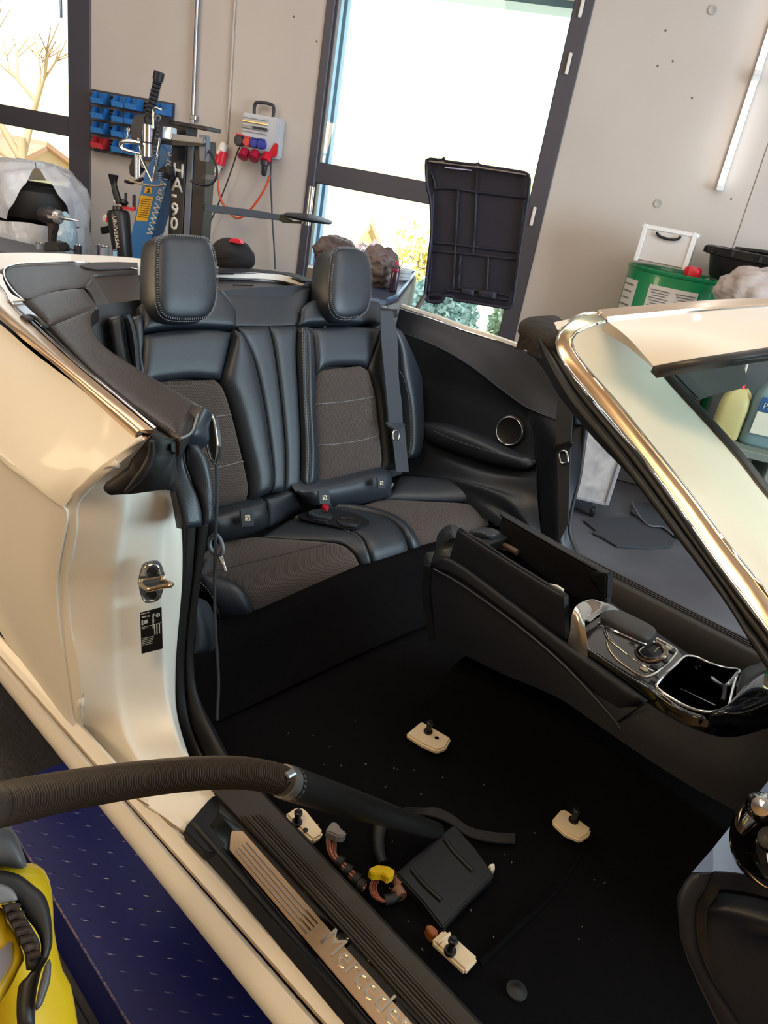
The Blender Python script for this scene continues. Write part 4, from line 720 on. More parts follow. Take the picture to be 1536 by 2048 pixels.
# seat mounting pads with studs
def pad(pts, stud, hole=None, z=.292, bend=False):
    P = cv('k', pts, 'z', z); o = plate('seat_mount', P, .014, MOUNTW, car, nrm=(0, 0, 1), bevel=.004)
    c = hit('k', stud[0], stud[1], 'z', z); lathe('stud', c, [(-.002, .0105), (.004, .0105), (.0045, .0065), (.030, .0060), (.031, .0045), (.034, .004)], BLACKP, o, k=12)
    lathe('stud_head', c + np.array([0, 0, .022]), [(0, .0085), (.007, .0085), (.009, .006)], BLACKP, o, k=6)
    if hole: lathe('bolt_hole', hit('k', hole[0], hole[1], 'z', z), [(0, .0052), (.0008, .0052), (.001, .001)], GLOSS, o, k=12)
    return o
pad([(570, 152), (640, 93), (775, 170), (752, 215), (710, 228), (640, 198)], (668, 145), (708, 172)); pad([(1230, 540), (1275, 488), (1330, 510), (1410, 575), (1400, 605), (1360, 632), (1290, 602), (1245, 560)], (1325, 545), None, .300)
pad([(22, 515), (75, 480), (112, 487), (195, 590), (190, 612), (150, 636)], (76, 555), (115, 588), .285); pad([(685, 1085), (740, 1033), (798, 1072), (898, 1162), (840, 1228), (800, 1190)], (768, 1135), None, .298)
tube('pad_crease', cv('k', [(712, 1102), (740, 1075), (768, 1055)], 'z', .300), .003, MOUNTW, car, n=6, k=6)
# control unit cover plate between the mounts
cp = plate('cover_plate', cv('k', [(525, 780), (600, 712), (700, 630), (788, 562), (880, 665), (970, 790), (850, 905), (735, 1030), (640, 905)], 'z', .300), .02, BLACKP, car, nrm=(0, 0, 1), bevel=.003)
tube('raised_rib', cv('k', [(745, 630), (790, 690), (870, 772)], 'z', .302), .0042, BLACKP, cp, n=10, k=8); tube('raised_rib', cv('k', [(595, 765), (650, 832), (728, 905)], 'z', .302), .0042, BLACKP, cp, n=10, k=8)
# wiring
HW = mat('harness_tape', (26, 24, 24), .6); CW = mat('copper_brown_wire', (150, 82, 62), .45); CW2 = mat('pinkish_wire', (176, 120, 104), .45); YEL = mat('yellow_connector', (232, 190, 20), .45); GCON = mat('grey_connector', (120, 112, 108), .5)
wh = thing('wiring_harness', 'loose brown and black wiring with yellow plug on the cabin floor', 'wiring', (1.1, -.5, .27))
for k in range(6):
    o = (k - 2.5) * 7; tube('flat_cable', cv('k', [(560, 500 + o * .5), (640, 505 + o * .6), (710, 512 + o), (780, 545 + o), (850, 595 + o), (950, 620 + o), (1060, 628 + o)], 'z', Zf + .012), .0034, HW, wh, n=30, k=6)
for k in range(7):
    o = (k - 3) * 4.5; tube('wire', cv('k', [(228 + o, 605), (232 + o * 1.4, 650), (240 + o, 700), (285 + o, 748 - o * .3), (330 + o * .6, 795 - o), (385 + o * .5, 848 - o)], 'z', Zf + .015 + .003 * (k % 3)), .0022, CW if k % 2 else CW2, wh, n=24, k=6)
for X, Y in ((272, 735), (308, 772), (345, 812), (368, 838)): lathe('tape_wrap', hit('k', X, Y, 'z', Zf + .016), [(-.006, .012), (.006, .012)], HW, wh, axis=(.8, .25, 0), k=10)
for k in range(6):
    o = (k - 2.5) * 5; tube('wire', cv('k', [(462, 790), (432 + o, 815), (420 + o, 850), (435 + o, 890), (470 + o * .5, 912)], 'z', Zf + .02 + .002 * (k % 2)), .002, CW if k % 2 else CW2, wh, n=18, k=6)
tube('cable_sleeve', cv('k', [(455, 555), (445, 620), (450, 690), (468, 740)], 'z', Zf + .018), [.014, .012, .011, .010], HW, wh, n=20, k=8); tube('cable_sleeve', cv('k', [(470, 905), (510, 895), (540, 865), (535, 820), (500, 790)], 'z', Zf + .012), .010, HW, wh, n=20, k=8)
for X, Y in ((537, 825), (538, 872)): lathe('tape_wrap', hit('k', X, Y, 'z', Zf + .014), [(-.009, .0115), (.009, .0115)], mat('tan_tape', (134, 96, 76), .7) if 'tan_tape' not in bpy.data.materials else bpy.data.materials['tan_tape'], wh, axis=(.9, -.3, 0), k=10)
plate('yellow_plug', cv('k', [(402, 760), (440, 742), (490, 748), (520, 768), (515, 790), (488, 803), (468, 785), (425, 785), (408, 780)], 'z', Zf + .05), .018, YEL, wh, bevel=.002)
plate('grey_plug', cv('k', [(205, 590), (235, 545), (262, 552), (275, 580), (300, 590), (298, 612), (262, 615), (235, 602)], 'z', Zf + .05), .02, GCON, wh, bevel=.003)
plate('brown_plug', cv('k', [(660, 1015), (690, 1015), (718, 1045), (705, 1068), (682, 1060), (668, 1040)], 'z', Zf + .03), .02, mat('brown_connector', (150, 84, 40), .5), wh, bevel=.002)

# ---- centre console
cc = thing('centre_console', 'black centre console with chrome touchpad controller and open armrest box', 'console', (1.15, 0, .3))
def jy(pts, v=-.13): return cv('j', pts, 'y', v)
topE = jy([(52, 300), (132, 262), (400, 450), (640, 632), (800, 745), (1000, 893), (1150, 985), (1350, 1050), (1560, 1000)])
botE = jy([(70, 620), (350, 760), (600, 868), (760, 975), (940, 1100), (1150, 1236), (1350, 1350), (1560, 1470)], -.165)
sheet('console_side', [topE, resample(topE, 12) * .5 + resample(botE, 12) * .5 + [0, -.004, 0], botE], SOFTB, cc, n=34, m=4, thick=.02)
cushion('side_ledge', jy([(58, 292), (135, 258), (400, 445), (640, 628), (800, 742), (1000, 890)], -.135), jy([(62, 306), (170, 345), (400, 515), (610, 690), (760, 850), (868, 985)], -.145), .008, .01, SOFTB, cc, n=30, p=5)
tube('side_seam', jy([(60, 305), (180, 372), (420, 545), (610, 705), (760, 860), (868, 985), (942, 1100)], -.158), .0022, LEATHER, cc, n=30, k=6); tube('side_seam', jy([(868, 985), (990, 898)], -.156), .002, GLOSS, cc, n=6, k=6)
sheet('console_end', [jy([(52, 300), (40, 420), (55, 520), (72, 622)], -.13), jy([(52, 300), (40, 420), (55, 520), (72, 622)], -.13) + [-.015, .09, 0], jy([(52, 300), (40, 420), (55, 520), (72, 622)], -.13) + [-.01, .26, 0]], SOFTB, cc, n=14, m=5, thick=.02)
far = resample(topE, 30) + [0, .255, -.01]; sheet('console_far_side', [far, far + [0, .02, -.22]], SOFTB, cc, n=30, m=2, thick=.02, away=(1, 3, 1))
# arm rest box: two raised lids and the dark well
l1 = jy([(166, 130), (400, 282), (560, 382), (636, 427)], -.118); l2 = jy([(130, 262), (380, 442), (540, 556), (640, 614)], -.128)
cushion('armrest_lid', l1, l2, .002, .018, SOFTB, cc, n=26, m=9, p=8, label='near lid of the armrest box, standing open'); tube('lid_edge', l1 + [0, .008, .0], .004, SOFTB, cc, n=20, k=6)
yf = .10; f1 = jy([(362, 62), (600, 200), (740, 278), (826, 326)], yf); f2 = jy([(345, 190), (560, 350), (700, 440), (822, 470)], yf - .005)
cushion('armrest_lid', f1, f2, .004, .02, BLACKP, cc, n=26, m=9, p=8, label='far lid of the armrest box, standing open'); tube('lid_edge', f1 + [0, -.004, 0], .005, LEATHER, cc, n=20, k=6)
plate('lid_end', jy([(826, 326), (822, 445), (800, 440), (780, 380), (740, 350), (750, 320)], yf - .02), .03, BLACKP, cc, bevel=.004)
wellA = l2 + [0, .01, .0]; sheet('box_well', [wellA, resample(wellA, 10) + [0, .02, -.13], resample(wellA, 10) + [0, .19, -.13], resample(f2, 10) + [0, -.002, 0]], GLOSS, cc, n=16, m=3, thick=.01, cross=False)
tube('hinge_pin', jy([(350, 195), (380, 205), (430, 232)], .07), .008, mat('bronze_plastic', (92, 70, 56), .5), cc, n=8); plate('white_edge_clip', jy([(565, 372), (600, 378), (630, 398), (628, 408), (596, 396)], -.095), .006, WHT, cc)
cushion('rear_cap', cv('j', [(40, 300, -.13), (70, 215, -.125), (110, 178, -.12), (150, 168, -.115)], 'y'), cv('j', [(62, 290, -.12), (140, 262, -.115), (230, 250, -.08), (330, 200, .04)], 'y'), .012, .04, LEATHER, cc, n=14, p=2.4)
cushion('rear_cap', cv('j', [(205, 142), (240, 132), (285, 136), (322, 155)], 'y', -.02), cv('j', [(215, 160), (245, 158), (280, 172), (318, 178)], 'y', -.02), .01, .03, LEATHER, cc, n=14, p=2.4)
box('hinge_block', hit('j', 300, 190, 'y', .03), CARAX, (.04, .10, .03), BLACKP, cc, .004)
# gloss deck with controller
def ty(pts, v=None): return cv('t', pts, 'y', v)
NE = ty([(60, 330, -.118), (210, 455, -.118), (450, 620, -.118), (700, 775, -.118), (860, 880, -.118), (1000, 945, -.116), (1100, 965, -.108)]); FE = ty([(380, 130, .095), (480, 190, .10), (720, 330, .10), (900, 440, .10), (1010, 492, .10), (1150, 555, .10), (1330, 595, .10)])
HI = ty([(60, 330, -.105), (210, 430, -.105), (450, 590, -.105), (630, 690, -.105), (705, 725, -.10)]); FI = ty([(380, 130, .095), (480, 190, .10), (720, 330, .10), (860, 415, .10), (925, 480, .09)])
zadj = np.array([0, 0, -.006])
sheet('controller_deck', [HI + zadj, resample(HI, 20) * .5 + resample(FI, 20) * .5 + zadj, FI + zadj], mat('dark_gloss_deck', (40, 33, 30), .16, coat=.6), cc, n=26, m=6, thick=.02)
nb = cushion('gloss_side_band', NE, ty([(60, 318, -.103), (210, 428, -.103), (450, 588, -.103), (700, 742, -.100), (820, 835, -.098), (950, 905, -.096), (1090, 935, -.092)]), .006, .02, GLOSS, cc, n=34, m=9, p=2.5)
# storage tray with bright rim
rim = [(712, 705, -.098), (780, 620, -.06), (850, 555, -.01), (905, 500, .04), (945, 488, .07), (1010, 497, .085), (1080, 530, .09), (1160, 560, .09), (1250, 582, .085), (1322, 592, .075), (1300, 650, .03), (1270, 760, -.03), (1248, 850, -.075), (1200, 888, -.092), (1100, 902, -.096), (1000, 885, -.097), (900, 845, -.098), (800, 785, -.098), (735, 740, -.098)]
RP = ty(rim); rim_o = tube('tray_rim', RP, .0032, BRIGHT, cc, closed=True, n=90, k=8)
dr = RP + [0, 0, -.075]; cd_ = dr.mean(0); dr = cd_ + (dr - cd_) * .93
Vt = np.vstack([resample(RP, 50, True, True), resample(dr, 50, True, True)]); Ft = [(i, (i + 1) % 50, 50 + (i + 1) % 50, 50 + i) for i in range(50)] + [tuple(range(50, 100))[::-1]]
raw('tray_well', Vt, Ft, GLOSS, cc, True); tube('tray_divider', [hit('t', 890, 728, 'y', -.04), hit('t', 1150, 852, 'y', -.06)], .0012, STEEL, cc, n=3, k=5)
tube('tray_spring', ty([(1120, 650, .03), (1170, 690, .01), (1215, 710, -.01), (1250, 690, .0), (1310, 615, .05)]), .004, STEEL, cc, n=20, k=6); tube('tray_spring', ty([(1215, 710, -.02), (1212, 770, -.04), (1200, 820, -.06)]), .0045, BLACKP, cc, n=8, k=6)
cushion('gloss_front_band', ty([(1100, 962, -.108), (1220, 945, -.105), (1330, 935, -.11), (1440, 900, -.115), (1620, 800, -.12)]), ty([(1095, 915, -.095), (1200, 897, -.09), (1275, 850, -.07), (1400, 700, -.02), (1560, 560, .03)]), .012, .03, GLOSS, cc, n=24, m=9, p=3)
cushion('console_front_trim', ty([(1340, 600, .08), (1420, 570, .08), (1470, 560, .08), (1560, 520, .08)]), ty([(1290, 830, -.06), (1400, 700, -.02), (1480, 640, .0), (1570, 600, .02)]), .01, .03, BLACKP, cc, n=14, p=3)
for P in ([(1400, 870, -.10), (1480, 830, -.10), (1560, 780, -.10)], [(1470, 780, -.06), (1500, 720, -.04), (1545, 660, -.02)]): tube('bright_strip', ty(P), .004, BRIGHT, cc, n=10, k=6)
plate('screen_edge', ty([(1480, 770, -.06), (1500, 775, -.06), (1570, 670, -.04), (1540, 660, -.04)]), .006, WHT, cc)
# silver bridge
ou = ty([(50, 412, -.128), (74, 310, -.128), (84, 200, -.124), (110, 130, -.112), (150, 95, -.085), (200, 78, -.05), (260, 80, -.005), (330, 92, .035), (400, 122, .065), (482, 186, .098)]); inn = ty([(202, 502, -.128), (200, 400, -.126), (190, 300, -.122), (182, 240, -.115), (190, 215, -.10), (225, 232, -.075), (270, 195, -.03), (330, 160, .03), (400, 170, .065), (480, 190, .098)])
sv = mat('satin_silver', (205, 198, 188), .3, 1); sheet('silver_bridge', [ou, (resample(ou, 20) + resample(inn, 20)) / 2 + [-.0, -.002, .004], inn], sv, cc, n=34, m=5, thick=.006)
lidp = ty([(108, 178, -.105), (150, 192, -.095), (192, 206, -.085), (240, 188, -.05), (290, 150, -.01), (298, 118, .0), (270, 92, -.01), (225, 84, -.035), (175, 98, -.065), (130, 130, -.095)]) + [0, 0, .004]
sp_ = plate('bronze_lid', lidp, .003, mat('bronze_satin', (150, 128, 108), .25, 1), cc, n=40, bevel=.0008); tube('bridge_line', lidp, .0012, BRIGHT, cc, closed=True, n=50, k=6)
# touch controller: palm rest, chrome skirt, legs, ring
pT = ty([(305, 236, -.045), (312, 200, -.03), (345, 172, -.005), (430, 168, .02), (520, 205, .03), (600, 250, .03), (668, 300, .03), (705, 338, .02)]); pN = ty([(305, 240, -.05), (350, 252, -.055), (430, 290, -.055), (520, 335, -.055), (600, 368, -.05), (650, 378, -.04), (685, 368, -.02), (708, 345, .01)])
cushion('palm_rest', pT + [0, 0, .035], pN + [0, 0, .035], .012, .01, mat('palm_leather', (58, 54, 52), .5, bump=('vor', 700, .2)), cc, n=34, m=15, p=2.6) if False else None
off = np.array([0, 0, 0.])
def tyy(pts): return cv('t', pts, 'y')
pT = tyy([(300, 232, -.075), (325, 190, -.065), (370, 170, -.05), (440, 172, -.035), (520, 205, -.03), (600, 250, -.028), (665, 297, -.028), (704, 338, -.030)]); pN = tyy([(300, 236, -.078), (350, 250, -.095), (430, 290, -.105), (520, 332, -.105), (590, 362, -.10), (645, 378, -.09), (685, 370, -.07), (706, 345, -.04)])
cushion('palm_rest', pT, pN, .014, .012, mat('palm_leather', (60, 56, 54), .5, bump=('vor', 700, .2)), cc, n=34, m=15, p=2.6)
kN = pN + [0, -.002, -.006]; kL = tyy([(292, 242, -.08), (320, 285, -.085), (400, 330, -.09), (480, 362, -.09), (560, 385, -.085), (625, 402, -.075), (680, 390, -.06), (712, 352, -.035)])
sheet('chrome_skirt', [kN, (resample(kN, 16) + resample(kL, 16)) / 2 + [0, -.002, 0], kL], BRIGHT, cc, n=30, m=4, thick=.004)
tube('chrome_leg', tyy([(325, 290, -.08), (350, 350, -.085), (395, 395, -.085), (470, 455, -.085), (560, 520, -.085), (640, 575, -.085), (690, 600, -.08)]), [.004, .004, .003, .002, .002, .002, .0015], BRIGHT, cc, n=30, k=6)
tube('chrome_frame', tyy([(345, 375, -.085), (365, 440, -.09), (420, 510, -.093), (500, 572, -.094), (580, 622, -.094), (635, 642, -.094), (675, 630, -.085), (720, 600, -.07), (800, 535, -.03), (850, 475, .0), (862, 450, .01), (840, 430, .02), (780, 395, .025), (715, 360, .03)]), .0032, sv, cc, n=60, k=8)
rgc = hit('t', 678, 462, 'y', -.03); ring = tube('dial_ring', tyy([(578, 440, -.05), (572, 465, -.055), (600, 500, -.06), (650, 522, -.06), (710, 520, -.055), (760, 500, -.045), (778, 470, -.03), (768, 435, -.02), (730, 400, -.015), (690, 385, -.015), (640, 400, -.03)]), .0062, mat('dial_metal', (150, 135, 122), .25, 1), cc, closed=True, n=50, k=8)
plate('dial_face', tyy([(600, 450, -.048), (620, 488, -.055), (680, 505, -.052), (740, 488, -.04), (762, 455, -.026), (735, 410, -.018), (690, 395, -.018), (640, 412, -.03)]), .01, DKG, cc, n=30)
for X, Y, yy in ((620, 588, -.088), (700, 570, -.07), (768, 520, -.045), (795, 430, .0), (820, 450, .0), (540, 400, -.06)): box('button', hit('t', X, Y, 'y', yy), CARAX, (.016, .012, .008), sv if X in (620, 795, 540) else DKG, cc, .002)
tube('dial_mark', tyy([(700, 455, -.035), (722, 428, -.028), (735, 420, -.026)]), .0012, WHT, cc, n=6, k=5)
# ---- far sill
fs1 = [(.45, .708, .425), (1.0, .708, .425), (1.7, .708, .425)]; A3 = lambda L: np.array(L, float)
sheet('far_sill_cover', [A3(fs1) + [0, -.03, -.16], A3(fs1) + [0, -.012, -.01], A3(fs1), A3(fs1) + [0, .06, -.006]], RIBB, car, n=12, m=2, thick=.01, cross=False); sheet('far_rocker', [A3(fs1) + [0, .06, -.05], A3(fs1) + [0, .13, -.10], A3(fs1) + [0, .12, -.25]], PAINT, car, n=8, m=2, thick=.01)
for i in range(3): tube('far_sill_rib', A3(fs1) + [0, .008 + i * .012, .003], .0022, RIBB, car, n=4, k=6)
# ---- windscreen frame (near A pillar, header, far A pillar)
def my(pts): return cv('m', pts, 'y')
ext = np.array([[1.82, -.725, 1.03], [2.06, -.76, .93]])
HO = cv('m', [(1240, 5, 1.360), (1000, 12, 1.357), (700, 35, 1.350), (400, 62, 1.340), (268, 75, 1.3335)], 'z'); HIi = cv('m', [(1240, 36, 1.366), (900, 61, 1.361), (600, 90, 1.352), (322, 119, 1.342)], 'z')
PO = my([(262, 76, -.556), (180, 85, -.578), (100, 130, -.594), (50, 190, -.601), (35, 250, -.604), (60, 330, -.606), (150, 450, -.612), (300, 620, -.625), (500, 860, -.640), (700, 1130, -.655), (900, 1420, -.668), (1100, 1690, -.680), (1240, 1880, -.690)])
PI = my([(316, 122, -.530), (230, 145, -.556), (150, 185, -.580), (118, 225, -.590), (125, 265, -.592), (200, 380, -.602), (400, 610, -.617), (600, 860, -.632), (800, 1110, -.646), (1000, 1380, -.657), (1240, 1680, -.668)])
dirp = PO[-1] - PO[-3]; dirp /= np.linalg.norm(dirp); extO = [PO[-1] + dirp * .2, PO[-1] + dirp * .45]; diri = PI[-1] - PI[-3]; diri /= np.linalg.norm(diri); extI = [PI[-1] + diri * .2, PI[-1] + diri * .45]
PO = np.vstack([PO, extO]); PI = np.vstack([PI, extI])
def flip(P): return np.array(P) * [1, -1, 1]
HOc = np.vstack([HO[::-1], [[1.285, .1, 1.366], [1.268, .35, 1.352], [1.245, .55, 1.334]]]); HIc = np.vstack([HIi[::-1], [[1.305, .1, 1.372], [1.29, .33, 1.36], [1.265, .53, 1.342]]])
def trim2(name, A, B, m, n, bul=.0018):
    a, b = resample(A, n), resample(B, n); up = np.array([0, -.5, .8]); return sheet(name, [a, (a + b) / 2 + up * bul, b], m, car, n=n, m=5, thick=.004)
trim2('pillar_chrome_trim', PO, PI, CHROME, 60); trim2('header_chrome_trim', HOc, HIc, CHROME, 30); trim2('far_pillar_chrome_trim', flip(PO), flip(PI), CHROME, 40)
for P in (PO, PI): tube('chrome_edge', P, .0021, BRIGHT, car, n=80, k=6)
tube('chrome_edge', HOc, .0021, BRIGHT, car, n=30, k=6); tube('chrome_edge', HIc, .0018, BRIGHT, car, n=30, k=6)
WS = cv('r', [(1307, 732, -.50), (1325, 752, -.503), (1341, 771, -.507), (1417, 854, -.525), (1480, 926, -.54), (1536, 998, -.555)], 'y'); dw = WS[-1] - WS[-3]; dw /= np.linalg.norm(dw); WS = np.vstack([WS, [WS[-1] + dw * .25, WS[-1] + dw * .62]])
WSf = WS + 0
ia, ib = resample(PI, 50), resample(WS, 50)
sheet('a_pillar', [ia, ia * .55 + ib * .45 + [.0, -.001, .003], ib], PAINT, car, n=50, m=5, thick=.012); sheet('a_pillar', [flip(ia), flip(ia * .6 + ib * .4), flip(ib)], PAINT, car, n=30, m=4, thick=.012, away=(1.5, 2, 3))
HL = cv('r', [(1307, 732, 1.312), (1350, 722, 1.321), (1400, 715, 1.329), (1460, 706, 1.338), (1536, 695, 1.347)], 'z'); HL = np.vstack([HL, [HL[-1] + (HL[-1] - HL[-3]) * .8, HL[-1] + [-.02, .5, -.004], [HL[-1][0] - .06, .50, 1.322]]])
hl, hi_ = resample(HL, 30), resample(HIc, 30)
sheet('windscreen_header', [hi_, hi_ * .55 + hl * .45 + [0, 0, .003], hl], PAINT, car, n=30, m=5, thick=.012)
tube('panel_joint', [PI[0] + [0, 0, .001], (PI[0] + WS[0]) / 2 + [.001, 0, .0035], WS[0] + [0, 0, .001]], .0016, bpy.data.materials['seam_shadow'], car, n=10, k=6)
SE = mat('screen_seal', (58, 58, 60), .4)
cushion('windscreen_seal', WS, WS + [.003, .014, .003], .002, .01, SE, car, n=40, m=7, p=2.5, ends=False); cushion('windscreen_seal', HL, HL + [.008, .0, -.004], .002, .01, SE, car, n=30, m=7, p=2.5, ends=False)
gt = resample(HL, 20) + [.007, 0, -.006]; L0 = WS[0] + [.004, .012, -.002]; L1 = WS[-1] + [0, .012, 0]; bot = resample(np.array([L1, [L1[0] + .10, -.3, L1[2] - .01], [L1[0] + .12, 0, L1[2]], [L1[0] + .10, .3, L1[2] - .01], L1 * [1, -1, 1]]), 20)
gt[0] = L0; Gm = [gt, gt * .66 + bot * .34 + [0, 0, .02], gt * .33 + bot * .67 + [0, 0, .02], bot]
sheet('windscreen_glass', Gm, WGLASS, car, n=24, m=4, thick=.004)
plate('sun_visor', cv('r', [(1345, 748), (1420, 733), (1487, 722), (1494, 745), (1495, 768), (1480, 780), (1440, 788), (1398, 802)], 'x', 1.22), .015, BLACKP, car, bevel=.003)
# black inner pillar trim and cloth at the header corner
IN = cv('m', [(-110, 185, -.585), (-70, 250, -.60), (0, 400, -.618), (100, 570, -.628), (215, 718, -.636), (400, 930, -.646), (700, 1325, -.664), (1000, 1725, -.680), (1180, 2010, -.692), (1260, 2130, -.697)], 'y')
MI = cv('m', [(-105, 172, -.575), (-30, 215, -.585), (40, 300, -.598), (150, 465, -.612), (300, 650, -.624), (500, 890, -.640), (700, 1165, -.655), (900, 1455, -.667), (1100, 1725, -.680), (1260, 1935, -.690)], 'y')
dI = IN[-1] - IN[-3]; dI /= np.linalg.norm(dI); IN = np.vstack([IN, [IN[-1] + dI * .4]]); dI = MI[-1] - MI[-3]; dI /= np.linalg.norm(dI); MI = np.vstack([MI, [MI[-1] + dI * .4]])
mm = resample(IN, 50) * .42 + resample(MI, 50) * .58
cushion('inner_pillar_trim', IN, mm + [0, .001, 0], .010, .03, SOFTB, car, n=50, m=9, p=2.6); cushion('pillar_rubber_seal', mm, MI, .005, .02, RUBBER, car, n=50, m=9, p=2.6)
cushion('header_latch_cloth', cv('c', [(200, 968, -.58), (245, 925, -.57), (320, 912, -.54), (400, 902, -.50), (440, 905, -.49)], 'y'), cv('c', [(215, 975, -.59), (270, 1000, -.60), (330, 1020, -.605), (380, 1030, -.607), (425, 985, -.60)], 'y'), .012, .02, mat('black_cloth', (36, 33, 34), .8, bump=('noise', 60, .6, .01)), car, n=20, p=3)
plate('header_end_panel', cv('c', [(360, 925, -.56), (500, 897, -.53), (560, 885, -.52), (480, 905, -.56), (430, 965, -.592), (400, 950, -.58)], 'y'), .01, PAINT, car)
# ---- dashboard end (lower right)
db = thing('dashboard', 'dark dashboard end with silver trim, round vent and glovebox at lower right', 'dashboard', (1.75, -.4, .5))
def lD(pts, v=None): return cv('l', pts, 'D', v)
SB = mat('silver_blue_trim', (104, 130, 176), .4, .5)
plate('silver_dash_trim', lD([(1000, 862, .868), (1150, 690, .86), (1300, 500, .85), (1440, 340, .84), (1560, 190, .84), (1800, -60, .84), (1900, 980, .82), (1560, 925, .83), (1420, 890, .84), (1300, 868, .85), (1150, 858, .86)]), .02, SB, db)
e1 = lD([(1000, 862, .87), (1150, 690, .86), (1300, 500, .85), (1440, 340, .84), (1560, 190, .84), (1800, -60, .84)]); e2 = lD([(1000, 864, .872), (1150, 858, .86), (1300, 868, .85), (1420, 890, .84), (1560, 925, .83), (1800, 980, .82)])
gA = lD([(1000, 866, .87), (935, 950, .875), (905, 1090, .88), (912, 1260, .89), (958, 1450, .90), (1045, 1650, .92), (1180, 1931, .94), (1300, 2150, .96)]); gB = lD([(1150, 858, .86), (1100, 985, .87), (1045, 1060, .878), (1028, 1220, .888), (1052, 1400, .90), (1140, 1610, .915), (1350, 1931, .935), (1500, 2150, .95)])
DM = mat('dash_plastic', (20, 24, 34), .5, bump=('noise', 600, .2)); cushion('dash_lower_shell', gA, gB, .006, .03, DM, db, n=30, m=9, p=3, ends=False)  # dash base colour also carries the blue of reflected daylight
sheet('dash_brow', [lD([(1150, 860, .858), (1300, 872, .848), (1420, 893, .838), (1560, 930, .828), (1800, 990, .82)]), lD([(1100, 985, .872), (1250, 985, .865), (1400, 1005, .855), (1560, 1045, .848), (1800, 1100, .84)])], DM, db, n=20, m=4, thick=.02)
sheet('glovebox_lid', [lD([(1085, 1000, .895), (1250, 1010, .885), (1400, 1030, .875), (1560, 1070, .865), (1800, 1140, .855)]), lD([(1095, 1110, .885), (1250, 1125, .875), (1400, 1160, .865), (1560, 1210, .855), (1800, 1290, .845)]), lD([(1060, 1180, .895), (1250, 1220, .885), (1400, 1260, .875), (1560, 1300, .865), (1800, 1380, .855)]), lD([(1060, 1420, .905), (1250, 1420, .90), (1400, 1420, .895), (1560, 1420, .89), (1800, 1420, .88)]), lD([(1340, 1950, .935), (1450, 1950, .93), (1550, 1950, .925), (1650, 1950, .92), (1800, 1950, .91)])], DM, db, n=20, m=5, thick=.02)
sheet('glovebox_side', [gB + 0, resample(gB, 8) * 1.0 + [0, .01, -.012]], BLACKP, db, n=24, m=2, thick=.01)
vc = hit('l', 1620, 660, 'D', .79); vn = (CAM - vc) / np.linalg.norm(CAM - vc); vn = vn + np.array([-.5, .0, -.1])
lathe('vent_housing', vc - vn * .03, [(0, .040), (.03, .042), (.045, .039), (.05, .034), (.04, .030), (.02, .028)], GLOSS, db, axis=tuple(vn), k=40); lathe('vent_hub', vc - vn * .005, [(0, .012), (.02, .012), (.026, .009), (.028, .002)], BLACKP, db, axis=tuple(vn), k=24)
tube('chrome_arc', lD([(1345, 590, .80), (1380, 530, .795), (1425, 480, .79), (1475, 430, .785), (1545, 400, .78)]), [.003, .006, .007, .007, .008], BRIGHT, db, n=20, k=8); lathe('chrome_knob', hit('l', 1490, 405, 'D', .785), [(0, .012), (.01, .013), (.02, .008), (.022, .002)], BRIGHT, db, axis=tuple(CAM - vc), k=16)

# ---- door striker and type label on the jamb
def vj(pts, off): return np.array([hit('v', x, y, 'y', -.777 + (x - 320) / 480 * .037 - off) for x, y in pts])
SKM = mat('zinc_steel', (150, 158, 172), .3, .9)
stp = plate('door_striker', vj([(400, 270), (460, 230), (560, 208), (640, 195), (710, 230), (760, 330), (800, 470), (802, 560), (770, 720), (730, 850), (660, 920), (560, 945), (460, 955), (400, 900), (350, 760), (322, 560), (340, 440), (370, 340)], .018), .006, SKM, car, bevel=.0015)
plate('striker_bridge', vj([(325, 540), (560, 500), (800, 455), (808, 540), (570, 610), (345, 640)], .022), .006, BRIGHT, stp, bevel=.0015)
tube('striker_loop', np.array([hit('v', x, y, 'y', v) for x, y, v in ((350, 590, -.796), (420, 650, -.806), (510, 702, -.812), (600, 690, -.808), (740, 655, -.800), (880, 640, -.793), (918, 615, -.789), (880, 585, -.785), (800, 560, -.775), (740, 560, -.765))]), .0038, mat('brass_steel', (200, 180, 150), .25, 1), stp, n=50, k=10)
for X, Y in ((572, 395), (568, 785)):
    c = vj([(X, Y)], .0195)[0]; nn = np.array([.75, -.62, .1]); rcs = lathe('screw_recess', c, [(0, .0088), (.0015, .0088), (.0015, .0070), (-.0005, .0060), (-.0006, .001)], BLACKP, stp, axis=tuple(nn), k=24)
tube('pressed_edge', vj([(440, 330), (470, 290), (560, 262), (650, 270), (700, 330), (720, 440)], .0185), .0012, BRIGHT, stp, n=24, k=6); tube('pressed_edge', vj([(400, 800), (430, 890), (520, 910), (640, 880), (700, 800)], .0185), .0012, BRIGHT, stp, n=24, k=6)
LP = vj([(355, 1120), (740, 1020), (762, 1755), (385, 1860)], .014); lab = plate('type_label', LP, .001, mat('label_black', (14, 14, 16), .4), car)
dn = (LP[3] - LP[0]); rt = (LP[1] - LP[0]); LN = np.linalg.norm; wL, hL = LN(rt), LN(dn); dnu, rtu = dn / hL, rt / wL; nn = np.cross(dnu, rtu); nn = nn / LN(nn); nn = nn if nn.dot(CAM - LP[0]) > 0 else -nn
PW = mat('label_white', (205, 205, 200), .5); lp = lambda a, b: LP[0] + rt * a + dn * b + nn * .0006
text('label_lettering', 'Mercedes-Benz', lp(.56, .10), dnu, rtu, wL * .16, PW, lab, ext=.0004, sx=.78, bold=.01)
cc0 = lp(.82, .155); tube('star_ring', [cc0 + wL * .085 * (math.cos(t) * dnu + math.sin(t) * rtu) for t in np.linspace(0, 6.283, 20, endpoint=False)], .0006, PW, lab, closed=True, n=36, k=5)
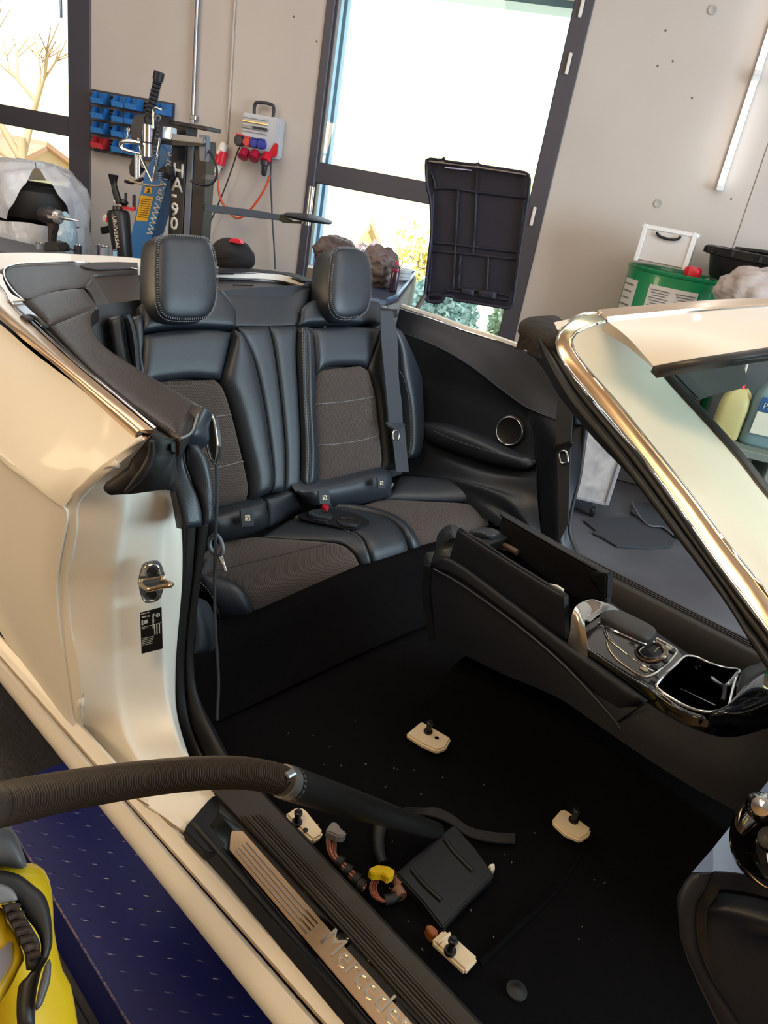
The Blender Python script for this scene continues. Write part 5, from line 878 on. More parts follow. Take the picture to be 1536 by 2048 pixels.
for t in (0, 2.094, 4.189): tube('star_ray', [cc0, cc0 + wL * .08 * (math.cos(t + 1.571) * dnu + math.sin(t + 1.571) * rtu)], [.0009, .0003], PW, lab, n=3, k=5)
rl = random.Random(5); it = []
def bar(a0, a1, b0, b1): it.append((lp((a0 + a1) / 2, (b0 + b1) / 2), rt * (a1 - a0) / 2, dn * (b1 - b0) / 2, nn * .0003))
bar(0.02, .98, .352, .358); bar(.0, .98, .985, .992)
for col, b0, b1 in ((.66, .37, .93), (.76, .37, .90), (.88, .37, .95)):
    b = b0
    while b < b1: L_ = rl.uniform(.01, .03); bar(col - .025, col + .025, b, b + L_); b += L_ + .008
for row in (.62, .66, .70, .74, .78):
    a = .06
    while a < .56: L_ = rl.uniform(.02, .07); bar(a, a + L_, row, row + .010); a += L_ + .02
for a0, a1, b0, b1 in ((.05, .45, .03, .045), (.08, .30, .10, .13), (.34, .44, .11, .14), (.06, .14, .19, .30), (.18, .36, .20, .28), (.06, .34, .385, .392)): 
    n_ = 5
    for q in range(n_): bar(a0 + (a1 - a0) * q / n_, a0 + (a1 - a0) * (q + .7) / n_, b0, b1)
boxes('label_print', it, PW, lab)
# crumbs and lint on the carpet, one white chip
it = []
for X, Y in [(340, 92), (150, 160), (225, 210), (38, 150), (735, 350), (637, 425), (515, 308), (840, 186), (875, 192), (910, 212), (950, 238), (200, 292), (1190, 490), (1155, 520), (1420, 812), (1300, 472), (705, 490), (965, 1070), (580, 1000), (792, 908), (765, 885), (1150, 600), (1455, 640)] + [(rng.uniform(100, 1500), rng.uniform(60, 1200)) for _ in range(26)]:
    c = hit('k', X, Y, 'z', Zf + .008)
    if not (-.64 < c[1] < -.17 and c[0] < 1.58): continue
    a_ = rng.uniform(0, 3.1); u_ = np.array([math.cos(a_), math.sin(a_), 0]); it.append((c, u_ * rng.uniform(.0008, .0026), np.cross(ZV, u_) * .0007, ZV * .0006))
tag(boxes('carpet_crumbs', it, mat('crumb', (140, 118, 84), .9), None), 'tiny pale crumbs and lint scattered over the black cabin carpet', 'crumbs')
tag(plate('plastic_chip', cv('k', [(945, 740), (970, 735), (972, 765), (962, 770), (948, 758)], 'z', Zf + .022), .012, WHT, None, bevel=.002), 'small white plastic chip lying right of the black cover plate', 'chip')
lathe('carpet_clip', hit('r', 1033, 1981, 'z', Zf + .004), [(0, .018), (.002, .017), (.003, .008), (.004, .007), (.005, .002)], RUBBER, car, k=24)

# ================================================================ LIFT, MATS, VACUUM
BLU = mat('blue_lift_paint', (12, 22, 100), .45, bump=('noise', 30, .15))
lf = thing('lift_platform', 'dark blue diamond plate car lift platform beneath the sill', 'lift', (1.0, -.7, 0))
ZL = .15; yo = -.972; box('deck', (1.36, (yo - .34) / 2, ZL - .012), CARAX, (1.90, abs(yo + .34), .024), BLU, lf, .002); box('side_skirt', (1.36, yo + .012, ZL - .075), CARAX, (1.90, .024, .11), BLU, lf, .002)
edge = tube('worn_edge', [(.60, yo + .001, ZL + .0005), (1.5, yo + .001, ZL + .0005)], .0022, mat('chipped_edge', (130, 116, 120), .5, var=(200, (44, 46, 110), .12)), lf, n=60, k=6)
it = []
c0 = hit('h', 435, 620, 'z', ZL); c1 = hit('h', 490, 685, 'z', ZL); c2 = hit('h', 305, 608, 'z', ZL); a1 = c1 - c0; a2 = c0 - c2
V = []; F = []
for i in range(-8, 22):
    for j in range(-8, 10):
        c = c0 + a1 * i + a2 * j
        if not (.44 < c[0] < 2.2 and yo + .008 < c[1] < -.36): continue
        u = np.array([M[0][0], M[0][1], 0]); u /= np.linalg.norm(u); w = np.array([-u[1], u[0], 0]); o = len(V)
        for k in range(9):
            t = k / 8 * 2 - 1; wd_ = .0022 * math.sqrt(max(0, 1 - t * t)) + .0002
            V += [c + u * t * .011 - w * wd_ + ZV * .0001, c + u * t * .011 + ZV * .0018 * (1 - t * t), c + u * t * .011 + w * wd_ + ZV * .0001]
        for k in range(8):
            for q in (0, 1): F.append((o + k * 3 + q, o + k * 3 + q + 1, o + k * 3 + q + 4, o + k * 3 + q + 3))
raw('tread_bumps', V, F, mat('highlight_blue_tread', (34, 40, 112), .22), lf, True, kind='stuff')  # highlights on the bumps put in as a lighter blue than the deck
BT = mat('black_floor_tile', (24, 23, 24), .5, bump=('noise', 60, .5, .004), var=(30, (38, 34, 33), .3))
for i in range(4):
    for j in range(2):
        x, y = .43 - .26 - i * .52, -.72 - j * .52; t = box('floor_tile', (x, y, ZL - .03), CARAX, (.515, .515, .03), BT, None, .003); tag(t, ['black interlocking floor tile next to the end of the blue lift', 'black interlocking floor tile under the car, further back'][min(i, 1)], 'floor tile', 'black floor tiles behind the blue lift')
        if i == 0:
            for k in range(4): box('tile_tooth', (.43 + .012, y - .19 + k * .125, ZL - .03), CARAX, (.045, .06, .028), BT, t, .008)
        if j: t.location.z -= .0
tag(box('rubber_mat', (1.30, -1.45, .012), CARAX, (1.9, .93, .024), mat('dark_grey_mat', (44, 46, 50), .7, bump=('noise', 200, .4)), None, .003), 'dark grey rubber mat on the floor beside the blue lift', 'mat')
# vacuum hose and wand
hs_ = thing('vacuum_hose', 'black corrugated vacuum hose with wand reaching into the car', 'hose', (1.2, -.9, .6))
hp = np.array([hit('r', u, v, 'D', d) for u, v, d in ((-170, 1860, .88), (-330, 1800, .80), (-260, 1690, .72), (-140, 1640, .72), (-60, 1622, .77), (0, 1609, .81), (100, 1588, .86), (200, 1570, .91), (300, 1556, .96), (390, 1547, 1.0), (470, 1545, 1.04), (530, 1552, 1.07), (572, 1563, 1.09))])
HN = 1200; Q = resample(hp, HN); rr = .0195 + .0016 * np.sin(np.arange(HN) * 2 * math.pi / 6)
HM = mat('hose_plastic', (50, 40, 32), .5); tube('corrugated_hose', Q, list(rr), HM, hs_, n=HN, k=16)
w0, w1 = hit('r', 578, 1566, 'D', 1.09), hit('r', 872, 1662, 'z', .30); wdv = (w1 - w0) / np.linalg.norm(w1 - w0)
lathe('hose_clamp', w0 - wdv * .004, [(-.012, .0225), (.012, .0235), (.012, .021), (-.012, .020)], mat('clamp_grey', (150, 148, 146), .35, .8), hs_, axis=tuple(wdv), k=24); box('clamp_screw', w0 + np.array([.006, -.006, .022]), CARAX, (.012, .016, .012), STEEL, hs_, .002)
tube('wand', [w0, w0 + (w1 - w0) * .3, w0 + (w1 - w0) * .85, w1], [.0235, .0225, .019, .017], mat('wand_plastic', (24, 23, 22), .45), hs_, n=30, k=20)
# yellow vacuum cleaner at the lower left corner
vcn = thing('vacuum_cleaner', 'yellow and black wet vacuum cleaner at the lower left corner', 'vacuum cleaner', hit('o', 60, 1500, 'z', .024))
YELV = mat('yellow_body', (226, 190, 24), .4, coat=.3); GRV = mat('grey_top', (86, 88, 88), .45); BKV = mat('black_strap', (36, 34, 32), .5)
def oD(pts, v=None): return cv('o', pts, 'D', v)
DZ = .93
cushion('body', oD([(-500, 700), (-300, 1000), (-250, 1500), (-200, 2100), (-100, 2600)], DZ + .03), oD([(240, 590), (325, 780), (330, 1000), (330, 1300), (420, 1700), (520, 1860), (570, 2100), (640, 2600)], DZ + .08), .05, .12, YELV, vcn, n=24, m=13, p=3.2, ends=True)
cushion('head', oD([(-400, 230), (-100, 210), (40, 225), (130, 290), (190, 420), (240, 560)], DZ - .05), oD([(-400, 600), (-200, 590), (0, 600), (80, 615), (190, 632), (246, 605)], DZ - .05), .03, .10, GRV, vcn, n=24, m=13, p=2.6)
cushion('front_panel', oD([(-300, 980), (0, 980), (60, 1090), (135, 1200), (190, 1340), (225, 1440)], DZ - .055), oD([(-300, 2000), (-100, 1960), (0, 1860), (90, 1720), (170, 1560), (225, 1460)], DZ - .055), .02, .05, YELV, vcn, n=24, m=13, p=3)
plate('label_panel', oD([(-40, 1440), (60, 1320), (105, 1290), (112, 1420), (80, 1530), (0, 1660), (-60, 1720)], DZ - .079), .002, mat('grey_label', (120, 116, 122), .5), vcn, n=24)
hA = oD([(-200, 640), (0, 640), (90, 655), (190, 690), (310, 780), (400, 860), (445, 960), (470, 1100), (480, 1300), (440, 1450), (380, 1560), (330, 1800), (320, 2100)], DZ - .07); hB = oD([(-200, 950), (0, 945), (100, 930), (160, 945), (240, 1080), (320, 1180), (370, 1290), (370, 1420), (330, 1500), (240, 1620), (170, 1700), (150, 1900), (160, 2100)], DZ - .07)
cushion('carry_band', hA, hB, .012, .03, BKV, vcn, n=40, m=9, p=3); cushion('ribbed_grip', oD([(10, 960), (60, 1080), (120, 1180), (170, 1300), (220, 1400), (240, 1560)], DZ - .085), oD([(150, 950), (230, 1070), (300, 1180), (360, 1290), (370, 1400), (330, 1560)], DZ - .085), .004, .02, BKV, vcn, n=24, m=7)
for i in range(7): tube('grip_rib', oD([(45 + i * 36, 1000 + i * 72), (110 + i * 40, 975 + i * 72), (180 + i * 32, 990 + i * 68)], DZ - .092), .0038, mat('rib_brown', (56, 46, 40), .5) if 'rib_brown' not in bpy.data.materials else bpy.data.materials['rib_brown'], vcn, n=8, k=6)
cushion('grey_clip', oD([(-100, 760), (0, 765), (90, 800), (145, 860), (160, 905)], DZ - .088), oD([(-100, 950), (0, 950), (60, 945), (110, 935), (158, 915)], DZ - .088), .006, .02, mat('clip_grey', (128, 128, 126), .45), vcn, n=16, p=2.6)
cushion('side_latch', oD([(455, 1450), (415, 1500), (385, 1600), (345, 1760), (320, 1900)], DZ - .10), oD([(470, 1500), (460, 1650), (420, 1780), (380, 1880), (330, 1930)], DZ - .10), .006, .02, mat('latch_grey', (72, 74, 78), .45), vcn, n=20, p=2.4)

tkp = hit('o', -1000, 1500, 'D', 1.02); lathe('tank', [tkp[0], tkp[1], .06], [(0, .10), (.02, .12), (tkp[2] - .16, .125), (tkp[2] - .12, .12), (tkp[2] - .06, .10)], BKV, vcn, k=32); lathe('base_ring', [tkp[0], tkp[1], .026], [(0, .12), (.01, .135), (.05, .135), (.06, .12)], BKV, vcn, k=32)
box('dash_body', (1.95, 0, .76), CARAX, (.30, 1.36, .36), DM, db, .04, 3)
# ================================================================ SEEN THROUGH THE FAR DOOR
def fl_(zm, pts, z=.003): return cv(zm, pts, 'z', z)
MG = mat('floor_mat_grey', (52, 54, 60), .85, bump=('noise', 300, .5))
m1 = plate('floor_mat', fl_('m', [(190, 1252), (330, 1240), (480, 1228), (530, 1262), (575, 1290), (620, 1282), (680, 1330), (708, 1370), (690, 1400), (560, 1408), (380, 1398), (300, 1350), (240, 1322), (262, 1310)], .012), .009, MG, None, bevel=.002); tag(m1, 'grey car floor mat lying on the concrete, nearer one beyond the car', 'floor mat', 'car floor mats on the concrete')
m2 = plate('floor_mat', fl_('m', [(470, 1150), (600, 1150), (760, 1160), (900, 1240), (900, 1380), (720, 1345), (640, 1290), (575, 1282), (530, 1255), (460, 1200)], .022), .008, MG, None, bevel=.002); tag(m2, 'grey car floor mat with edge piping half under the windscreen pillar', 'floor mat', 'car floor mats on the concrete')
tube('piping', fl_('m', [(470, 1150), (480, 1185), (530, 1255), (575, 1285), (640, 1290), (700, 1335)], .024), .004, mat('mat_piping', (110, 112, 118), .7), m2, n=20, k=6)
ct = thing('white_workshop_cart', 'scuffed white metal cart on castors standing beyond the far door', 'cart', hit('m', 240, 1140, 'z', 0)); CW_ = mat('scuffed_white', (196, 190, 184), .5, var=(14, (150, 146, 146), .2))
pc = hit('m', 320, 1165, 'z', .10); pb_ = hit('m', 120, 1118, 'z', .10); ex = (pb_ - pc); ex[2] = 0; Lx = np.linalg.norm(ex); ex /= Lx; ey = np.array([-ex[1], ex[0], 0]); ey = ey if ey.dot(pc - CAM) > 0 else -ey
Lx = .62
cen = pc + ex * Lx / 2 + ey * .22; box('cabinet', cen + ZV * .30, (ex, ey, ZV), (Lx, .44, .60), CW_, ct, .008); box('base_rim', cen + ZV * .004, (ex, ey, ZV), (Lx + .012, .452, .018), mat('rim_grey', (150, 148, 150), .5), ct, .003); box('corner_post', pc + ZV * .30, (ex, ey, ZV), (.02, .02, .6), bpy.data.materials['rim_grey'], ct, .004)
for a, b in ((.05, .05), (Lx - .05, .05), (.05, .39), (Lx - .05, .39)):
    c = pc + ex * a + ey * b; w_ = lathe('castor', np.array([c[0], c[1], .035]) - ex * .012, [(0, .02), (.002, .033), (.022, .033), (.024, .02)], BLACKP, ct, axis=tuple(ex), k=20); box('fork', np.array([c[0], c[1], .062]), (ex, ey, ZV), (.04, .03, .07), STEEL, w_, .004)
# bench, bottles and canister behind the windscreen
wb = 4.12; zb = .30
bch = thing('low_pallet', 'low green grey pallet carrying the canisters behind the windscreen', 'pallet', hit('r', 1500, 1000, 'w', wb))
b0 = hit('R', 1000, 1480, 'w', wb - .10); zt = b0[2]; s_b = (b0 - CAM).dot(SD)
box('deck_board', RW(s_b + .22, wb + .02, zt - .02), AX, (.66, .36, .04), mat('bench_green_grey', (120, 126, 120), .6), bch, .004)
for a in (0, .30, .60): box('bearer', RW(s_b - .08 + a, wb + .02, (zt - .04) / 2), AX, (.08, .36, zt - .04), bpy.data.materials['bench_green_grey'], bch, .004)
def canister(zm, X, Y, w_off, h, wdt, mcol, label, cap):
    base = hit(zm, X, Y, 'w', wb + w_off); base[2] = zt; t = thing('canister', label, 'canister', base); V = base
    prof = [(0, .9), (.05, 1), (.6, 1), (.75, .9), (.9, .5), (.94, .28)]
    ring = [(math.copysign(abs(math.cos(a)) ** .5, math.cos(a)), math.copysign(abs(math.sin(a)) ** .5, math.sin(a))) for a in np.linspace(0, 2 * math.pi, 28, endpoint=False)]
    VV = []; 
    for hh, r in prof:
        for cx, cy in ring: VV.append(V + SD * cx * wdt * r + ND * cy * wdt * .7 * r + ZV * hh * h)
    o = raw('body', VV, grid(6, 28, 0, True) + [tuple(range(28))[::-1], tuple(range(140, 168))], mcol, t); fixn(o)
    lathe('cap', V + ZV * h * .93, [(0, wdt * .3), (.02, wdt * .3), (.024, wdt * .26), (.035, wdt * .2)], cap, t, k=16)
    tube('handle', [V + SD * wdt * .55 + ZV * h * .66, V + SD * wdt * .85 + ZV * h * .8, V + SD * wdt * .4 + ZV * h * .93], .010, mcol, t, n=12, k=8); return t, V
yc = mat('yellowish_plastic', (196, 180, 126), .45); c_, _v = canister('R', 780, 1460, 0, .29, .07, yc, 'yellowish plastic canister with red cap behind the windscreen', REDP)
tube('filler_hose', [_v + ZV * .31, _v + ZV * .40 + SD * -.01, _v + ZV * .55 + SD * -.01], .006, WHT, c_, n=10)
c_, v_ = canister('R', 1330, 1560, .02, .37, .105, mat('blue_grey_plastic', (118, 142, 150), .45), 'blue grey canister with a blue and white label behind the windscreen', DKG)
for a, b, mm_ in ((.19, .26, mat('label_blue', (44, 84, 140), .5)), (.07, .185, WHT)): box('label', v_ + ZV * (a + b) / 2 - ND * .0835, AX, (.15, .003, b - a), mm_, c_, .001)
text('label_print', 'PETEC', v_ + ZV * .205 - ND * .087 - SD * .06, SD, ZV, .042, WHT, c_)
bx = box('black_crate', RW(s_b - .02, wb + .25, zt + .50), AX, (.52, .25, .26), BLACKP, None, .01) if False else None
# ================================================================ CORNER DRUMS
GRN = mat('green_drum_paint', (14, 122, 70), .35, coat=.3, var=(5, (20, 132, 84), .3)); PAPER = mat('paper_label', (206, 202, 196), .7); PRN = mat('grey_print', (110, 108, 110), .7)
pal = thing('drum_pallet', 'grey spill pallet holding the green drums in the corner', 'pallet', RW(.7, 4.8, 0)); box('tray', RW(.75, 4.82, .16), AX, (1.35, .68, .32), mat('pallet_grey', (96, 96, 98), .6), pal, .01)
def drum(s, w, top, label, labs):
    r = .285; b = RW(s, w, top - .88); t = thing('oil_drum', label, 'drum', b, 'green drums in the corner')
    pr = [(0, r - .002), (.004, r + .006), (.016, r + .006), (.02, r)]
    for q in (.29, .59): pr += [(q - .02, r), (q - .01, r + .008), (q + .01, r + .008), (q + .02, r)]
    pr += [(.855, r), (.862, r + .006), (.876, r + .007), (.88, r + .002), (.876, r - .006), (.86, r - .012), (.858, .01)]; lathe('barrel', b, pr, GRN, t, k=48)
    lathe('bung', b + ZV * .858 + SD * .18, [(0, .03), (.012, .03), (.016, .02)], STEEL, t, k=16)
    for th0, th1, z0, z1, n in labs:
        A = [b + (r + .002) * (math.sin(th) * SD - math.cos(th) * ND) + ZV * z1 for th in np.linspace(th0, th1, 10)]; B = [a - ZV * (z1 - z0) for a in A]; l = sheet('paper_label', [A, B], PAPER, t, n=10, m=1, thick=.001); it = []
        for cset in range(2 if n > 6 else 1):
            for k in range(n):
                th = th0 + (th1 - th0) * (.27 if n <= 6 else (.25 + .5 * cset)); 
                if n <= 6: th = (th0 + th1) / 2
                hw = (th1 - th0) * r * (.2 if n > 6 else .35) * (1 - .3 * ((k * 7) % 3) / 2)
                it.append((b + (r + .0035) * (math.sin(th) * SD - math.cos(th) * ND) + ZV * (z1 - (z1 - z0) * (.12 + .8 * k / n)), (math.cos(th) * SD + math.sin(th) * ND) * hw, (math.sin(th) * SD - math.cos(th) * ND) * .0005, ZV * (.0022 if n > 6 else .004)))
        boxes('label_print', it, PRN, l) 
    return t
drum(.375, 4.86, 1.215, 'green steel drum with two paper labels under the white case', [(-.55, .42, .60, .80, 11), (-1.35, -.85, .56, .80, 5)])
drum(1.02, 4.88, 1.195, 'green steel drum at the right frame edge under the black tub', [])
# white tool case on the drum
ac = (SD * math.cos(-.12) + ND * math.sin(-.12)); acn = np.array([-ac[1], ac[0], 0]); tcb = RW(.26, 4.78, 1.232)
tc_ = thing('white_tool_case', 'off white plastic tool case with black handle on the green drum', 'tool case', tcb)
CS = mat('case_white', (206, 200, 196), .45); cc_ = tcb + ZV * .105; box('case_shell', cc_, (ac, acn, ZV), (.30, .22, .20), CS, tc_, .012, 2)
for sx in (-1, 1): box('corner_rib', cc_ + ac * sx * .135 - acn * .112, (ac, acn, ZV), (.025, .01, .20), mat('rib_white', (226, 224, 222), .45), tc_, .003)
box('lid_rim', cc_ + ZV * .085, (ac, acn, ZV), (.312, .232, .02), bpy.data.materials['rib_white'], tc_, .004); tube('handle', [cc_ - acn * .125 + ac * s + ZV * z for s, z in ((-.065, .07), (-.05, .052), (0, .044), (.05, .05), (.065, .07))], .007, BLACKP, tc_, n=16)
lathe('red_cap', RW(.43, 4.64, 1.217), [(0, .045), (.03, .048), (.045, .04), (.05, .02)], REDP, None, k=20); tag(bpy.data.objects['red_cap'], 'red plastic cap on the green drum beside the tool case', 'cap')
# black tub
tb = thing('black_tub', 'black plastic drain tub standing on the rear drum at the right', 'tub', RW(.88, 4.74, 1.215)); pr = [(0, .26), (.02, .27), (.12, .29), (.125, .31), (.165, .315), (.17, .30), (.13, .275), (.03, .255)]
def ell(o_, c, k=1.35):
    for v in o_.data.vertices:
        d = np.array(v.co) - c; a = d.dot(SD) * (k - 1); v.co = Vector(np.array(v.co) + SD * a)
ob = lathe('tub_body', RW(.88, 4.80, 1.222), pr, BLACKP, tb, k=48); ell(ob, RW(.88, 4.80, 1.222), 1.30)
for i in range(16):
    th = i / 16 * 2 * math.pi; c = RW(.88 + .408 * math.cos(th), 4.80 + .313 * math.sin(th), 1.366); box('rim_rib', c, AX, (.02, .02, .035), BLACKP, tb, .003)
tube('tub_crest', [RW(.60, 4.62, 1.395), RW(.78, 4.56, 1.405), RW(.97, 4.55, 1.403), RW(1.17, 4.62, 1.395)], .012, BLACKP, tb, n=16, k=8)
# crumpled cloth
def crumple(name, label, cat, c, r, m, seed, amp=.35, sq=(1, 1, 1), fr=3.0):
    rd = np.random.RandomState(seed); bm = bmesh.new(); bmesh.ops.create_icosphere(bm, subdivisions=5, radius=1); ph = rd.rand(14, 4) * 6.28; dv = rd.randn(14, 3)
    for v in bm.verts:
        p = np.array(v.co); f = sum(abs(math.sin(p.dot(dv[k]) * fr * (1 + k * .18) + ph[k][0])) ** .7 * (.9 ** k) for k in range(14)) / 7; p = p * (1 - amp * .5 + amp * f); v.co = Vector(np.asarray(c) + SD * p[0] * r[0] + ND * p[1] * r[1] + ZV * p[2] * r[2])
    me = bpy.data.meshes.new(name); bm.to_mesh(me); bm.free(); o = link(name, me, m, None, True); return tag(o, label, cat)
crumple('cleaning_cloth', 'crumpled grey white cloth heaped in front of the rear drum', 'cloth', hit('r', 1512, 588, 'w', 4.38), (.17, .12, .11), mat('dirty_cloth', (206, 192, 184), .9, var=(7, (160, 146, 140), .3)), 4, .75, fr=2.3)
box('cloth_stand', RW(.84, 4.41, .47), AX, (.26, .12, .94), mat('stand_grey', (80, 82, 86), .6), None, .01); tag(bpy.data.objects['cloth_stand'], 'grey cabinet under the crumpled cloth, mostly hidden by the car', 'cabinet')

# ================================================================ MIDDLE: black under-tray, work cart
WT = 3.25
def wt(zm, pts, w=WT): return cv(zm, pts, 'w', w)
TR = mat('tray_black', (13, 12, 32), .65, bump=('noise', 40, .2)); tr = thing('plastic_undertray', 'large black plastic car undertray propped upright before the right window', 'car part', hit('r', 860, 640, 'w', WT))
outl = [(702, 790), (712, 765), (775, 770), (788, 758), (795, 775), (940, 792), (955, 780), (962, 795), (1150, 825), (1185, 835), (1198, 860), (1190, 960), (1182, 1010), (1160, 1150), (1135, 1330), (1118, 1450), (1098, 1478), (1060, 1474), (900, 1448), (840, 1440), (830, 1425), (790, 1420), (785, 1440), (765, 1452), (720, 1448), (697, 1430), (705, 1330), (715, 1230), (728, 1100), (722, 960), (708, 900)]
plate('shell', wt('b', outl), .012, TR, tr, bevel=.003)
rimp = wt('b', outl, WT - .02); tube('raised_rim', rimp, .007, TR, tr, closed=True, n=120, k=6)
ribs = [[(740, 905), (820, 905), (960, 925), (1180, 950)], [(735, 930), (730, 1100), (722, 1300), (712, 1400)], [(1170, 960), (1150, 1160), (1120, 1400)], [(740, 1165), (850, 1175), (1000, 1195), (1140, 1210)], [(735, 1205), (850, 1215), (1000, 1230), (1130, 1245)], [(855, 905), (845, 1100), (830, 1400)], [(945, 830), (935, 1100), (925, 1220)], [(865, 1225), (858, 1380)], [(1000, 1235), (990, 1400)], [(860, 1385), (1000, 1400), (1100, 1420)], [(800, 1395), (840, 1400), (1095, 1440)], [(725, 830), (740, 870), (745, 905)]]
for p in ribs: tube('stiffening_rib', wt('b', p, WT - .004), .0055, TR, tr, n=16, k=6)
for a, b, c, d in ((870, 1380, 935, 1410), (950, 1390, 1040, 1425)): cushion('raised_pad', wt('b', [(a, b), (c, b + 12)], WT - .012), wt('b', [(a - 4, d), (c - 4, d + 12)], WT - .012), .01, .01, TR, tr, n=8)
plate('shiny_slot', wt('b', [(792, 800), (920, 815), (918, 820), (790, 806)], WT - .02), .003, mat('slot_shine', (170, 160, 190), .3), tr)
tube('round_boss', wt('b', [(705, 1430), (720, 1415), (760, 1415), (785, 1430), (765, 1448), (720, 1447)], WT - .02), .008, TR, tr, closed=True, n=30, k=6)
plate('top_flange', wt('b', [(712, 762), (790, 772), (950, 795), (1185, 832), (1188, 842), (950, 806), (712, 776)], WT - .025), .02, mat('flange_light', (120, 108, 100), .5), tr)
st = thing('tray_stand', 'grey lever stand holding up the black undertray behind the car', 'stand', RW(-.45, WT + .1, 0)); tube('lever', wt('b', [(700, 1415), (682, 1440), (665, 1470), (650, 1500), (600, 1620)], WT - .02), .011, mat('lever_grey', (110, 96, 90), .5), st, n=12, k=8)
gx = (hit('b', 655, 1530, 'w', WT) - CAM).dot(SD); box('post', RW(gx, WT + .05, .40), AX, (.05, .05, .8), STEEL, st, .004); box('foot', RW(gx, WT + .05, .02), AX, (.2, .2, .04), STEEL, st, .004)
# work cart with bottle and cloths
wc = thing('tool_trolley', 'grey tool trolley with black mat top before the right window', 'trolley', RW(-1.25, 3.4, 0)); TW = 3.55
def wq(pts, w): return cv('q', pts, 'w', w)
zt2 = hit('q', 1340, 670, 'w', TW)[2]
def qz(pts, z): return cv('q', pts, 'z', z)
tp = qz([(700, 590), (1000, 585), (1350, 668), (1110, 978), (980, 1018), (700, 1000)], zt2); plate('top', tp, .02, mat('trolley_mat', (52, 60, 80), .4), wc, nrm=(0, 0, 1), bevel=.003); tube('top_edge', qz([(1000, 600), (1150, 622), (1350, 668), (1110, 978), (980, 1018)], zt2 + .004), .007, mat('edge_steel_blue', (130, 160, 200), .3, .7), wc, n=40, k=6) if False else None
for P in ([(1140, 620), (1350, 668)], [(1350, 668), (1110, 978)], [(1110, 978), (980, 1018)]): tube('top_edge', qz(P, zt2 + .004), .006, mat('edge_steel_blue', (120, 150, 190), .3, .7) if 'edge_steel_blue' not in bpy.data.materials else bpy.data.materials['edge_steel_blue'], wc, n=3, k=6)
P = tp * 1.0; TB = mat('trolley_body', (120, 118, 116), .45)
for i in range(6):
    a, b = P[i], P[(i + 1) % 6]; plate('side_panel', [a - ZV * .02, b - ZV * .02, np.array([b[0], b[1], .12]), np.array([a[0], a[1], .12])], .01, TB, wc, nrm=np.cross(b - a, ZV))
for i in (2, 3, 5): c = tp.mean(0) + (P[i] - tp.mean(0)) * .85; lathe('castor', np.array([c[0], c[1], .06]) - SD * .015, [(0, .03), (.003, .06), (.027, .06), (.03, .03)], BLACKP, wc, axis=tuple(SD), k=20)
bb = hit('q', 1055, 930, 'z', zt2); hb = .235; bo = thing('spray_bottle', 'dark bottle with red cap standing on the tool trolley', 'bottle', bb + ZV * .002); sc_ = abs(hit('q', 1085, 520, 'w', (bb - CAM).dot(ND))[2] - bb[2]) 
lathe('bottle_body', bb + ZV * .002, [(0, sc_ * .12), (sc_ * .03, sc_ * .135), (sc_ * .62, sc_ * .135), (sc_ * .68, sc_ * .12), (sc_ * .74, sc_ * .135), (sc_ * .80, sc_ * .12), (sc_ * .87, sc_ * .05)], mat('dark_purple_bottle', (46, 34, 48), .25), bo, k=24); lathe('label_band', bb + ZV * sc_ * .66, [(0, sc_ * .125), (.002, sc_ * .139), (sc_ * .1, sc_ * .139), (sc_ * .1 + .002, sc_ * .125)], mat('maroon', (120, 28, 60), .4), bo, k=24)
lathe('red_top', bb + ZV * sc_ * .87, [(0, sc_ * .06), (sc_ * .03, sc_ * .04), (sc_ * .05, sc_ * .045), (sc_ * .13, sc_ * .035)], REDP, bo, k=16)
CL = mat('taupe_leather_cloth', (98, 82, 80), .5, var=(14, (58, 48, 50), .15)); cz = hit('q', 900, 860, 'z', zt2)
crumple('leather_cloth', 'crumpled grey brown cloth lying on the tool trolley', 'cloth', cz + ZV * .066 - SD * .02, (.066, .06, .068), CL, 11, .8, fr=2.2)
crumple('draped_cover', 'brown cloth bundle seen above the right headrest', 'cloth', hit('q', 340, 330, 'w', 3.7) - ZV * .03, (.10, .09, .068), CL, 21, .6, fr=2.0); hz_ = hit('q', 340, 300, 'w', 3.7)
box('cover_stand', RW((hz_ - CAM).dot(SD), 3.7, (hz_[2] - .12) / 2), AX, (.22, .2, hz_[2] - .12), STEEL, None, .01); tag(bpy.data.objects['cover_stand'], 'steel stand below the brown cloth bundle, hidden behind the headrest', 'stand')
dz = hit('q', 1165, 770, 'z', zt2)
for k in range(3): o = lathe('small_dish', dz + ZV * (.001 + .016 * k), [(0, .036), (.008, .042), (.014, .043), (.0145, .036), (.008, .03)], mat('pale_dish', (180, 186, 190), .4) if k == 0 else bpy.data.materials['pale_dish'], None, k=24); tag(o, 'pale round dish in the small stack beside the dark bottle, %s of three' % ['lowest', 'middle', 'topmost'][k], 'dish', 'dishes on the trolley')
gp = hit('q', 830, 610, 'w', 3.5); o = lathe('green_tin', np.array([gp[0], gp[1], zt2]), [(0, .04), (.05, .042), (.075, .04), (.08, .03)], mat('lime_green', (120, 200, 60), .4), None, k=20); tag(o, 'lime green tin peeking out beside the right headrest', 'tin')
bk = hit('q', 880, 500, 'w', 3.55); o = thing('black_nozzle', 'small black nozzle tool standing behind the brown cloth', 'tool', np.array([bk[0], bk[1], zt2])); tube('shaft', [np.array([bk[0], bk[1], zt2]), bk - ZV * .03, bk + ZV * .0], [.016, .016, .012], BLACKP, o, n=8); tube('tip', [bk, bk + ZV * .03 - SD * .012, bk + ZV * .06 - SD * .018], [.011, .009, .004], BLACKP, o, n=8); tube('wire_loop', [bk + SD * .01, bk + SD * .06 + ZV * .03, bk + SD * .12 + ZV * .01, bk + SD * .09 - ZV * .03, bk + SD * .03 - ZV * .02], .002, STEEL, o, closed=True, n=30, k=5)
